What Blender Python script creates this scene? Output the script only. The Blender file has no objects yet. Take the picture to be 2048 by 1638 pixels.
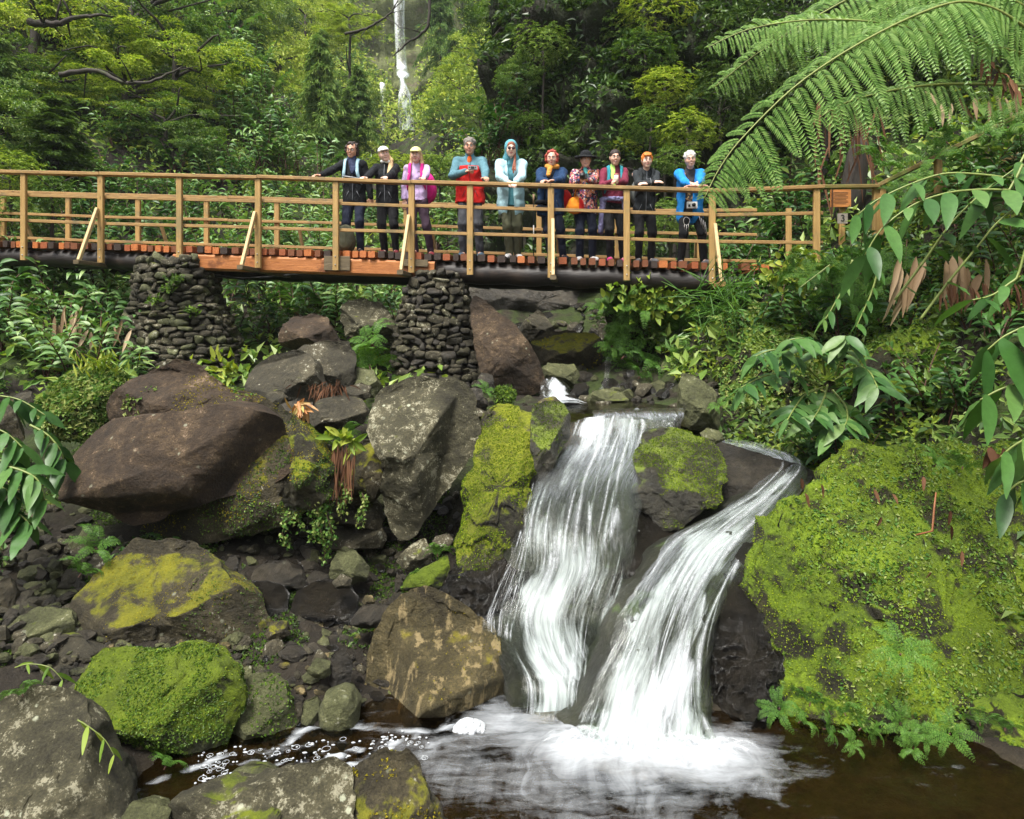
import bpy, math, random
import numpy as np
from mathutils import Vector, noise

# ------------------------------------------------------------------ basics
F = 1365.33; HY = 660.0; CZ = 2.7          # focal length in photo pixels, horizon row, eye height
SC = bpy.context.scene
COL = SC.collection
PI = math.pi

def W(px, py, d):
    return np.array([(px - 1024.0) / F * d, d, CZ + (HY - py) / F * d])

def nrm(a):
    a = np.asarray(a, float)
    l = np.linalg.norm(a, axis=-1, keepdims=True)
    return a / np.maximum(l, 1e-9)

def fbm(p, oct=4, seed=0.0):
    return noise.fractal(Vector((p[0] + seed * 7.31, p[1] - seed * 3.17, p[2] + seed * 1.93)), 0.9, 2.1, oct)

def mesh_data(name, V, Fs, mats=(), smooth=True, uv=None, attrs=None, midx=None):
    V = np.asarray(V, np.float32)
    me = bpy.data.meshes.new(name)
    arrs = [np.asarray(f, np.int32) for f in Fs] if isinstance(Fs, (list, tuple)) else [np.asarray(Fs, np.int32)]
    arrs = [a for a in arrs if len(a)]
    me.vertices.add(len(V)); me.vertices.foreach_set('co', V.ravel())
    loops = np.concatenate([a.ravel() for a in arrs])
    tot = np.concatenate([np.full(len(a), a.shape[1], np.int32) for a in arrs])
    st = np.concatenate([[0], np.cumsum(tot)[:-1]]).astype(np.int32)
    me.loops.add(len(loops)); me.loops.foreach_set('vertex_index', loops.astype(np.int32))
    me.polygons.add(len(tot)); me.polygons.foreach_set('loop_start', st)
    me.polygons.foreach_set('loop_total', tot)
    me.polygons.foreach_set('use_smooth', np.full(len(tot), bool(smooth)))
    for m in (mats if isinstance(mats, (list, tuple)) else [mats]):
        me.materials.append(m)
    if midx is not None:
        me.polygons.foreach_set('material_index', np.asarray(midx, np.int32))
    if uv is not None:
        l = me.uv_layers.new(name='UVMap')
        l.data.foreach_set('uv', np.asarray(uv, np.float32)[loops].ravel())
    if attrs:
        for k, v in attrs.items():
            a = me.attributes.new(k, 'FLOAT', 'POINT'); a.data.foreach_set('value', np.asarray(v, np.float32))
    me.update(); me.validate()
    return me

def link(name, me, parent=None, loc=None):
    o = bpy.data.objects.new(name, me); COL.objects.link(o)
    if loc is not None: o.location = loc
    if parent is not None: o.parent = parent
    return o

def tag(o, label, cat, group=None, kind=None):
    o['label'] = label; o['category'] = cat
    if group: o['group'] = group
    if kind: o['kind'] = kind
    return o

def thing(name, label, cat, loc=(0, 0, 0), group=None, kind=None):
    o = bpy.data.objects.new(name, None); COL.objects.link(o)
    o.empty_display_size = 0.1
    o.location = [float(v) for v in loc]
    return tag(o, label, cat, group, kind)

def copy_tree(o, parent=None):
    c = o.copy(); COL.objects.link(c); c.parent = parent
    for ch in list(o.children): copy_tree(ch, c)
    return c

class MB:
    """collects shapes into one mesh"""
    def __init__(s): s.V = []; s.F = {}; s.n = 0
    def add(s, V, Fs):
        V = np.asarray(V, float).reshape(-1, 3); Fs = np.asarray(Fs, int)
        s.V.append(V); s.F.setdefault(Fs.shape[1], []).append(Fs + s.n); s.n += len(V)
        return s
    def box(s, c, ax, ay, az):
        """centre and three half-axis vectors"""
        c, ax, ay, az = [np.asarray(v, float) for v in (c, ax, ay, az)]
        sg = [(-1,-1,-1),(1,-1,-1),(1,1,-1),(-1,1,-1),(-1,-1,1),(1,-1,1),(1,1,1),(-1,1,1)]
        V = [c + a*ax + b*ay + e*az for a, b, e in sg]
        return s.add(V, [(0,3,2,1),(4,5,6,7),(0,1,5,4),(1,2,6,5),(2,3,7,6),(3,0,4,7)])
    def bar(s, a, b, w, h, up=(0,0,1), bev=0.0):
        """a squared timber from a to b: width w sideways, height h along up, with chamfered edges"""
        a = np.asarray(a, float); b = np.asarray(b, float)
        t = nrm(b - a); up = np.asarray(up, float)
        sd = nrm(np.cross(t, up)); u = np.cross(sd, t)
        e = bev or min(w, h) * .12
        x, y = w/2, h/2
        prof = [(-x+e,-y),(x-e,-y),(x,-y+e),(x,y-e),(x-e,y),(-x+e,y),(-x,y-e),(-x,-y+e)]
        V = [a + sd*p + u*q for p, q in prof] + [b + sd*p + u*q for p, q in prof]
        s.add(V, [(i, (i+1) % 8, 8+(i+1) % 8, 8+i) for i in range(8)])
        s.F.setdefault(8, []).append(np.array([[7,6,5,4,3,2,1,0],[8,9,10,11,12,13,14,15]]) + s.n - 16)
        return s
    def tube(s, pts, rad, n=8, cap=True):
        P = np.asarray(pts, float); m = len(P)
        rad = np.full(m, rad) if np.isscalar(rad) else np.asarray(rad, float)
        T = nrm(np.gradient(P, axis=0)) if m > 2 else np.repeat(nrm(P[1:]-P[:1]), 2, 0)
        ref = np.array([0,0,1.]) if abs(T[0][2]) < .9 else np.array([1.,0,0])
        V = []
        A = nrm(np.cross(T[0], ref))
        for i in range(m):
            A = nrm(A - T[i]*np.dot(A, T[i])); B = np.cross(T[i], A)
            for k in range(n):
                a = 2*PI*k/n
                V.append(P[i] + rad[i]*(A*math.cos(a) + B*math.sin(a)))
        Fs = [(i*n+k, i*n+(k+1) % n, (i+1)*n+(k+1) % n, (i+1)*n+k) for i in range(m-1) for k in range(n)]
        base = s.n
        s.add(V, Fs)
        if cap:
            s.F.setdefault(n, []).append(np.array([list(range(n))[::-1], [(m-1)*n+k for k in range(n)]]) + base)
        return s
    def ell(s, c, r, R=None, nu=12, nv=8):
        c = np.asarray(c, float); r = np.asarray(r, float) * np.ones(3)
        V = []
        for j in range(nv+1):
            ph = PI*j/nv
            for i in range(nu):
                th = 2*PI*i/nu
                V.append((math.sin(ph)*math.cos(th), math.sin(ph)*math.sin(th), math.cos(ph)))
        V = np.array(V)*r
        if R is not None: V = V @ np.asarray(R).T
        return s.add(V + c, [(j*nu+i, j*nu+(i+1) % nu, (j+1)*nu+(i+1) % nu, (j+1)*nu+i) for j in range(nv) for i in range(nu)])
    def torus(s, c, R, r, nu=14, nv=6, flat=1.0):
        V = []
        for i in range(nu):
            a = 2*PI*i/nu
            for j in range(nv):
                b = 2*PI*j/nv
                V.append((c[0]+(R+r*math.cos(b))*math.cos(a), c[1]+(R+r*math.cos(b))*math.sin(a), c[2]+r*flat*math.sin(b)))
        return s.add(V, [(i*nv+j, ((i+1) % nu)*nv+j, ((i+1) % nu)*nv+(j+1) % nv, i*nv+(j+1) % nv) for i in range(nu) for j in range(nv)])
    def data(s, name, mat, smooth=False, origin=None, **k):
        V = np.concatenate(s.V)
        if origin is not None: V = V - np.asarray(origin)
        return mesh_data(name, V, [np.concatenate(f) for f in s.F.values()], mat, smooth, **k)
    def build(s, name, mat, parent=None, smooth=False, origin=None, loc=None, **k):
        return link(name, s.data(name, mat, smooth, origin, **k), parent, loc)

# ------------------------------------------------------------------ materials
class NB:
    def __init__(s, name):
        s.m = bpy.data.materials.new(name); s.m.use_nodes = True; s.t = s.m.node_tree; s.t.nodes.clear()
    def __call__(s, typ, ins=None, out=0, **props):
        n = s.t.nodes.new('ShaderNode' + typ)
        for k, v in props.items(): setattr(n, k, v)
        for k, v in (ins or {}).items():
            if isinstance(v, bpy.types.NodeSocket): s.t.links.new(v, n.inputs[k])
            else: n.inputs[k].default_value = v
        return n.outputs[out] if out is not None else n
    def ramp(s, fac, stops, interp='LINEAR'):
        n = s.t.nodes.new('ShaderNodeValToRGB'); n.color_ramp.interpolation = interp
        e = n.color_ramp.elements
        while len(e) < len(stops): e.new(0.5)
        for i, (p, c) in enumerate(stops):
            e[i].position = p
            e[i].color = (*c, 1) if isinstance(c, (tuple, list)) else (c, c, c, 1)
        s.t.links.new(fac, n.inputs[0]); return n.outputs[0]
    def mix(s, f, a, b, blend='MIX'):
        c = lambda v: (*v, 1) if isinstance(v, (tuple, list)) and len(v) == 3 else v
        return s('Mix', {0: f, 6: c(a), 7: c(b)}, out=2, data_type='RGBA', blend_type=blend)
    def math(s, op, a, b=0.0, c=None, clamp=False):
        i = {0: a, 1: b}
        if c is not None: i[2] = c
        return s('Math', i, operation=op, use_clamp=clamp)
    def noise(s, vec, scale, detail=5, rough=.6, dist=0.0, out=0):
        return s('TexNoise', {'Vector': vec, 'Scale': scale, 'Detail': detail, 'Roughness': rough, 'Distortion': dist}, out=out)
    def objvec(s, k=37.0):
        co = s('TexCoord', out='Object'); r = s('ObjectInfo', out='Random')
        return s('VectorMath', {0: co, 1: s('CombineXYZ', {0: s.math('MULTIPLY', r, k), 1: s.math('MULTIPLY', r, -k*.7), 2: s.math('MULTIPLY', r, k*1.3)})}, operation='ADD')
    def out(s, shader):
        o = s.t.nodes.new('ShaderNodeOutputMaterial'); s.t.links.new(shader, o.inputs[0]); return s.m

def smooth01(b, x, lo, hi):
    return b('MapRange', {0: x, 1: lo, 2: hi, 3: 0.0, 4: 1.0}, interpolation_type='SMOOTHSTEP')

def rock_mat(name, c1, c2, c3, lichen=(.45, .44, .36), lich=.3, moss=.0, mossc=((.05, .075, .008), (.17, .2, .012)),
             rough=.75, scale=1.0, spec=.35, streak=0.0, strk=(.42, .33, .2), mossbias=0.0, spots=.5, bsc=7.0, bdist=.075):
    c1, c2, c3 = [(c[0]*q, c[1]*1.02*q, c[2]*.80*q) for c, q in zip((c1, c2, c3), (.62, .86, 1.08))]
    b = NB(name)
    v = b.objvec()
    n1 = b.noise(v, 2.2*scale, 5, .62, .4)
    n2 = b.noise(v, 15*scale, 6, .7)
    n3 = b.noise(v, 75*scale, 3, .7)
    col = b.ramp(b.math('ADD', b.math('MULTIPLY', n1, .62), b.math('MULTIPLY', n2, .38)), [(.33, c1), (.5, c2), (.68, c3)])
    col = b.mix(1.0, col, b.ramp(n3, [(.25, .45), (.5, .95), (.75, 1.45)]), 'MULTIPLY')
    # thin pale crust lichen in irregular patches, and round spots
    lm = smooth01(b, b.math('ADD', b.math('ADD', b.math('MULTIPLY', n2, .62), b.math('MULTIPLY', n1, .38)), b.math('MULTIPLY', n3, .32)), .80-.16*lich, .86-.16*lich)
    col = b.mix(b.math('MULTIPLY', lm, .75), col, lichen)
    vor = b('TexVoronoi', {'Vector': v, 'Scale': 9*scale, 'Randomness': 1.0}, out='Distance')
    gate = smooth01(b, n1, .5, .6)
    sp = b.math('MULTIPLY', smooth01(b, b.math('ADD', vor, b.math('MULTIPLY', n3, .25)), .30, .22), gate)
    col = b.mix(b.math('MULTIPLY', sp, spots), col, (.48, .5, .36))
    if streak:
        sv = b('VectorMath', {0: v, 1: (7, 7, 1.0)}, operation='MULTIPLY')
        sm = smooth01(b, b.math('ADD', b.noise(sv, 1.6, 5, .6), b.math('MULTIPLY', n2, .25)), .66, .76)
        col = b.mix(b.math('MULTIPLY', sm, streak), col, strk)
    geo = b('NewGeometry', None, out=None)
    nz = b('SeparateXYZ', {0: geo.outputs['Normal']}, out='Z')
    mn = b.noise(v, 3.4*scale, 6, .62, .3)
    mfac = smooth01(b, b.math('ADD', b.math('ADD', b.math('MULTIPLY', nz, .45), b.math('MULTIPLY', mn, 1.3)), mossbias), 1.33-moss, 1.47-moss)
    mfac = b.math('MULTIPLY', mfac, 1.0 if moss > 0 else 0.0)
    mcol = b.ramp(b.math('ADD', b.math('MULTIPLY', n1, .45), b.math('ADD', b.math('MULTIPLY', n2, .35), b.math('MULTIPLY', n3, .2))), [(.34, mossc[0]), (.62, mossc[1])])
    col = b.mix(mfac, col, mcol)
    h = b.noise(v, bsc*scale, 10, .74, .25)
    bp = b('Bump', {'Height': h, 'Strength': 1.0, 'Distance': bdist})
    ro = b.math('ADD', b.math('MULTIPLY', n2, .3), rough-.15)
    ro = b.math('ADD', ro, b.math('MULTIPLY', mfac, .3), clamp=True)
    return b.out(b('BsdfPrincipled', {'Base Color': col, 'Roughness': ro, 'Normal': bp, 'Specular IOR Level': spec}))

def leaf_mat(name, cols, rough=.4, trans=.25, spec=.5, vein=0.0, hue=.0):
    """cols: ramp over a random value per leaf"""
    b = NB(name)
    geo = b('NewGeometry', None, out=None)
    rnd = geo.outputs['Random Per Island']
    oi = b('ObjectInfo', out='Random')
    co = b('TexCoord', out='Object')
    big = b.noise(co, .9, 3)
    f = b.math('ADD', b.math('MULTIPLY', rnd, .55), b.math('ADD', b.math('MULTIPLY', big, .55), b.math('MULTIPLY', b.math('SUBTRACT', oi, .5), .22)), clamp=True)
    n = len(cols)
    col = b.ramp(f, [(.18 + .64*i/(n-1), c) for i, c in enumerate(cols)])
    if vein:
        col = b.mix(1.0, col, b.ramp(b.noise(co, 26, 3), [(.3, 1-vein), (.7, 1+vein)]), 'MULTIPLY')
    p = b('BsdfPrincipled', {'Base Color': col, 'Roughness': rough, 'Specular IOR Level': spec})
    tr = b('BsdfTranslucent', {'Color': b.mix(1.0, col, (1.25, 1.3, .5), 'MULTIPLY')})
    return b.out(b('MixShader', {0: trans, 1: p, 2: tr}))

def wood_mat(name, c1, c2, axis=0, rough=.6, stain=None, knots=True, spec=.35, sc=1.0):
    b = NB(name)
    v = b.objvec(11)
    st = [18.0*sc]*3; st[axis] = 1.1*sc
    gv = b('VectorMath', {0: v, 1: tuple(st)}, operation='MULTIPLY')
    g = b.noise(gv, 1.6, 6, .65, .9)
    g2 = b.noise(gv, 6, 3, .6)
    col = b.ramp(b.math('ADD', b.math('MULTIPLY', g, .7), b.math('MULTIPLY', g2, .3)), [(.3, c1), (.7, c2)])
    if knots:
        kv = b('TexVoronoi', {'Vector': b('VectorMath', {0: v, 1: tuple(3.2 if i == axis else 9 for i in range(3))}, operation='MULTIPLY'), 'Scale': 1.0}, out='Distance')
        col = b.mix(b.math('MULTIPLY', smooth01(b, kv, .16, .05), .7), col, tuple(x*.3 for x in c1))
    if stain:
        s = smooth01(b, b.noise(v, 2.1, 6, .7), .52, .66)
        col = b.mix(b.math('MULTIPLY', s, .8), col, stain)
    bp = b('Bump', {'Height': b.math('ADD', g, b.math('MULTIPLY', b.noise(v, 40, 4), .3)), 'Strength': .5, 'Distance': .012})
    ro = b.math('ADD', b.math('MULTIPLY', b.noise(v, 4, 4), .35), rough-.18)
    return b.out(b('BsdfPrincipled', {'Base Color': col, 'Roughness': ro, 'Normal': bp, 'Specular IOR Level': spec}))

def plain_mat(name, c, rough=.6, spec=.4, var=.15, scale=20, bump=.15, metal=0.0, wave=0.0):
    b = NB(name)
    v = b.objvec(5)
    n = b.noise(v, scale, 5, .6)
    col = b.mix(1.0, (*c, 1), b.ramp(n, [(.3, 1-var), (.7, 1+var)]), 'MULTIPLY')
    bp = b('Bump', {'Height': n, 'Strength': bump, 'Distance': .02})
    return b.out(b('BsdfPrincipled', {'Base Color': col, 'Roughness': rough, 'Normal': bp, 'Specular IOR Level': spec, 'Metallic': metal}))

# ------------------------------------------------------------------ leaves and scattering (vectorised)
def leaves(P, D, N, L, Wd, fold=.25, droop=.15):
    P = np.asarray(P, float); n = len(P)
    D = nrm(D); N = nrm(N - D*np.sum(N*D, 1, keepdims=True)); S = np.cross(D, N)
    L = (np.ones(n)*L)[:, None]; Wd = (np.ones(n)*Wd)[:, None]
    mid = P + D*L*.42
    V = np.stack([P, mid + S*Wd*.5 + N*Wd*fold, P + D*L - N*L*droop, mid - S*Wd*.5 + N*Wd*fold], 1).reshape(-1, 3)
    b = np.arange(n)[:, None]*4
    return V, np.concatenate([b + [0, 1, 2], b + [0, 2, 3]])

def blades(P, D, N, L, Wd, droop=.4, seg=5, fold=.2, wave=0.0, rng=None, pw=.75, g=(0, 0, -1)):
    P = np.asarray(P, float); n = len(P)
    D = nrm(D); N = nrm(N - D*np.sum(N*D, 1, keepdims=True)); S = np.cross(D, N)
    L = (np.ones(n)*L)[:, None, None]; Wd = (np.ones(n)*Wd)[:, None, None]; dr = (np.ones(n)*droop)[:, None, None]
    t = np.linspace(0, 1, seg+1)[None, :, None]
    G = np.array(g, float)[None, None, :]
    C = P[:, None] + D[:, None]*L*(t - .25*np.minimum(dr, 1.2)*t**2) + G*dr*L*t**2*.75
    w = Wd*.5*np.sin(PI*np.clip(t, 0.0, 1)**pw)**.85 + .002
    up = N[:, None]*w*fold*2
    if wave and rng is not None:
        up = up + N[:, None]*Wd*wave*rng.normal(size=(n, seg+1, 1))
    V = np.stack([C + S[:, None]*w + up, C, C - S[:, None]*w + up*.9], 2).reshape(-1, 3)
    per = 3*(seg+1)
    q = []
    for i in range(seg):
        q += [(3*i, 3*i+1, 3*i+4, 3*i+3), (3*i+1, 3*i+2, 3*i+5, 3*i+4)]
    q = np.array(q)
    return V, (np.arange(n)[:, None, None]*per + q[None]).reshape(-1, 4)

def sample_surf(V, Fs, n, rng):
    V = np.asarray(V); T = []
    for f in (Fs if isinstance(Fs, list) else [Fs]):
        f = np.asarray(f)
        T.append(f[:, :3])
        if f.shape[1] == 4: T.append(f[:, [0, 2, 3]])
    T = np.concatenate(T)
    A, B, C = V[T[:, 0]], V[T[:, 1]], V[T[:, 2]]
    cr = np.cross(B-A, C-A); ar = np.linalg.norm(cr, axis=1)
    i = rng.choice(len(T), n, p=ar/ar.sum())
    u, v = rng.random(n), rng.random(n)
    m = u+v > 1; u[m] = 1-u[m]; v[m] = 1-v[m]
    return A[i] + (B-A)[i]*u[:, None] + (C-A)[i]*v[:, None], nrm(cr[i])

def vnoise(P, sc, seed=0.0, oct=3):
    return np.array([fbm(p*sc, oct, seed) for p in P])

def tufts(P, N, rng, L, Wd, tilt=.7, jit=.5, fold=.3, down=0.0):
    """small leaves standing on a surface"""
    n = len(P)
    R = rng.normal(size=(n, 3)); R[:, 2] -= down
    T = nrm(R - N*np.sum(R*N, 1, keepdims=True))
    D = nrm(T*tilt + N*(1-tilt) + rng.normal(size=(n, 3))*.15)
    Ls = L*(1-jit + 2*jit*rng.random(n))
    Nn = N*1.0 + rng.normal(size=(n, 3))*.35
    return leaves(P, D, Nn, Ls, Ls*Wd, fold)
# ------------------------------------------------------------------ terrain
CP = np.array([
 (-.2,3.6,-.32),(1,3.6,-.35),(2.2,3.8,-.16),(3.2,4.2,.02),(.3,4.6,-.35),(1,4.4,-.32),(-.9,4.1,-.3),(-1.5,4.0,-.12),(-2.3,4.1,-.02),
 (-1.9,4.75,-.02),(-1.58,5.1,.2),(-2.7,5.1,.3),(-3.8,5.2,.5),(-1.9,6.4,.42),(-.8,6.0,.3),(-.2,5.4,.0),(-3.7,7,.95),(-2.2,7.4,1.45),(-1,8.2,1.65),
 (-5,10.3,1.95),(-1.05,9.9,1.8),(-6.8,10,2.5),(-6.4,12,2.9),(-3.9,12.5,2.9),(-.2,13,2.6),(.1,7.2,1.45),
 (1.3,7.35,1.6),(.85,8.6,1.7),(1.0,9.6,1.8),(1.3,11.5,2.2),(1.2,6.6,1.15),(.95,5.7,.45),(.7,5.1,-.15),(2.6,6.4,1.05),(1.7,5.5,.5),(1.3,4.7,-.12),
 (3.1,9,2.8),(4.1,9.4,3.35),(4.9,9.5,3.7),(6.2,9,4.6),(5.4,7,3.3),(4.1,6.8,1.6),(4.6,5.8,1.5),(4.1,5,.5),(2.6,4.7,-.08),(3.4,4.7,.1),(3.3,7.8,1.6),
 (2.3,7.6,1.5),(2.1,9.2,1.9),(2.6,10.5,2.6),(4.6,3,.6),(5.2,1,1.2),(-5,3.2,.8),(-3.6,3.5,.3),(-5,1,1),(0,0,-.3),(0,-4,-.2),(0,-8,3),(0,-13,6.5),(-9,-9,7.5),(9,-9,7.5),(-8,-3,4),(8,-3,4.5),(2,2.4,-.3),(-2,2.4,-.2),(-1,3.2,-.2),  # points behind the eye: unseen hill added to block low frontal sky light
 (-5.5,6,1),(-7,8,1.8),(-9,9,2.7),(-10,6,2.8),(-12,14,5),(-10,18,8),(-16,20,13),(-6,17,5),(-8,15,4.8),(-5,25,8.2),(-12,30,15),(-25,35,30),(-6,40,13),(-9,55,18),
 (-13,80,26),(-13,95,30),(-25,60,36),(-30,85,50),(1,15.5,4.2),(3.5,14,4),(6.5,12,6.2),(9,11,8),(12,8,9),(10,3,6),(4,20,12),(8,18,14),(1,26,12),(4,30,20),(0,40,20),(5,60,42),
 (-3,70,33),(-10,60,14.5),(-11.5,70,17.5),(-9,50,12.5),(-7,36,10),(-12.5,78,22),(20,40,40),(25,20,34),(-30,15,22),(-20,5,10),(10,90,60),(-2,95,40),(-2,20,6.2),(-1.5,30,9.5),(3.6,11,3.1),(5,12.5,4.6)], float)
_d = np.linalg.norm(CP[:, None, :2]-CP[None, :, :2], axis=2)
_A = np.zeros((len(CP)+1,)*2); _A[:-1, :-1] = _d + np.eye(len(CP))*0.02; _A[-1, :-1] = 1; _A[:-1, -1] = 1
_w = np.linalg.solve(_A, np.append(CP[:, 2], 0))
def gz(x, y):
    x = np.atleast_1d(np.asarray(x, float)); y = np.atleast_1d(np.asarray(y, float))
    r = np.hypot(x[:, None]-CP[None, :, 0], y[:, None]-CP[None, :, 1])
    return r @ _w[:-1] + _w[-1]

xs = np.concatenate([np.linspace(-60, -15, 34)[:-1], np.linspace(-15, -6, 61)[:-1], np.linspace(-6, 6.5, 141)[:-1], np.linspace(6.5, 14, 41)[:-1], np.linspace(14, 50, 28)])
ys = np.concatenate([np.linspace(-14, 2, 22)[:-1], np.linspace(2, 12, 121)[:-1], np.linspace(12, 30, 90)[:-1], np.linspace(30, 100, 70)])
GX, GY = np.meshgrid(xs, ys)
gxy = np.stack([GX.ravel(), GY.ravel()], 1)
GZ = np.concatenate([gz(c[:, 0], c[:, 1]) for c in np.array_split(gxy, 20)])
amp = np.clip((gxy[:, 1]-8)/25, .10, .9)
nz_ = np.array([noise.fractal(Vector((x*.9, y*.9, 3.1)), .8, 2.1, 5) for x, y in gxy])
GV = np.stack([gxy[:, 0], gxy[:, 1], GZ + nz_*amp], 1)
nx_ = len(xs)
ii = np.arange((len(ys)-1)*nx_).reshape(-1, nx_)[:, :-1].ravel()
GF = np.stack([ii, ii+1, ii+1+nx_, ii+nx_], 1)

def ground_mat():
    b = NB('bank_soil')
    v = b('TexCoord', out='Object')
    n = b.noise(v, 1.3, 8, .65); n2 = b.noise(v, 14, 6, .7)
    col = b.ramp(b.math('ADD', b.math('MULTIPLY', n, .6), b.math('MULTIPLY', n2, .4)), [(.3, (.006, .005, .0035)), (.5, (.02, .016, .011)), (.7, (.05, .04, .026))])
    mv = smooth01(b, b.noise(v, .9, 7, .65), .44, .56)
    z = b('SeparateXYZ', {0: v}, out='Z')
    mv = b.math('MULTIPLY', mv, smooth01(b, z, .5, 1.6))
    col = b.mix(b.math('MULTIPLY', mv, .85), col, b.ramp(n2, [(.3, (.012, .022, .005)), (.7, (.05, .075, .014))]))
    col = b.mix(smooth01(b, z, .03, -.06), col, b.ramp(n2, [(.3, (.040, .030, .016)), (.7, (.105, .080, .045))]))
    bp = b('Bump', {'Height': n2, 'Strength': .9, 'Distance': .08})
    return b.out(b('BsdfPrincipled', {'Base Color': col, 'Roughness': .85, 'Normal': bp, 'Specular IOR Level': .25}))
SOIL = ground_mat()
g = link('ground', mesh_data('ground', GV, GF, SOIL)); g['kind'] = 'structure'

# ------------------------------------------------------------------ rocks
M_BROWN = rock_mat('brown_basalt', (.018, .011, .0075), (.050, .031, .021), (.12, .078, .052), lichen=(.24, .17, .115), lich=.30, moss=.02, rough=.75, spots=.4)
M_GREY = rock_mat('grey_basalt', (.018, .016, .012), (.052, .044, .033), (.115, .096, .07), lich=.35, moss=.14, spots=.4)
M_PALE = rock_mat('lichened_basalt', (.022, .019, .013), (.07, .062, .042), (.15, .13, .09), lich=.62, moss=.20, spots=.85, lichen=(.36, .34, .24))
M_TAN = rock_mat('ochre_basalt', (.03, .022, .011), (.07, .055, .028), (.14, .105, .055), lich=.15, moss=.22, streak=.55, strk=(.38, .29, .14), mossc=((.07, .06, .008), (.2, .17, .018)), spots=.3, rough=.6)
M_WET = rock_mat('wet_basalt', (.006, .005, .0045), (.020, .016, .0135), (.042, .033, .028), lich=-.8, moss=.0, rough=.22, spec=.9, spots=0, bsc=15, bdist=.16)
M_MOSS = rock_mat('mossy_basalt', (.018, .014, .009), (.046, .037, .024), (.10, .08, .05), lich=.15, moss=.42, rough=.65, spots=.3, mossc=((.05, .06, .006), (.20, .19, .012)))
M_GREEN = rock_mat('moss_cushion', (.012, .013, .007), (.03, .034, .012), (.06, .065, .02), lich=-.8, moss=.62, mossbias=.12, rough=.8, spots=0, mossc=((.028, .046, .003), (.13, .18, .009)))
M_BANK = rock_mat('moss_bank', (.010, .009, .005), (.022, .020, .009), (.045, .04, .015), lich=-.8, moss=.45, mossbias=.10, rough=.85, spots=0, mossc=((.014, .032, .003), (.17, .25, .012)))
M_DARK = rock_mat('dark_damp_basalt', (.010, .0085, .007), (.028, .022, .017), (.06, .048, .038), lich=.0, moss=.06, rough=.48, spec=.5, spots=.15)
M_OLIVE = rock_mat('olive_basalt', (.03, .03, .016), (.085, .088, .045), (.15, .15, .085), lich=.2, moss=.16, rough=.6, spots=.3)

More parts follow.
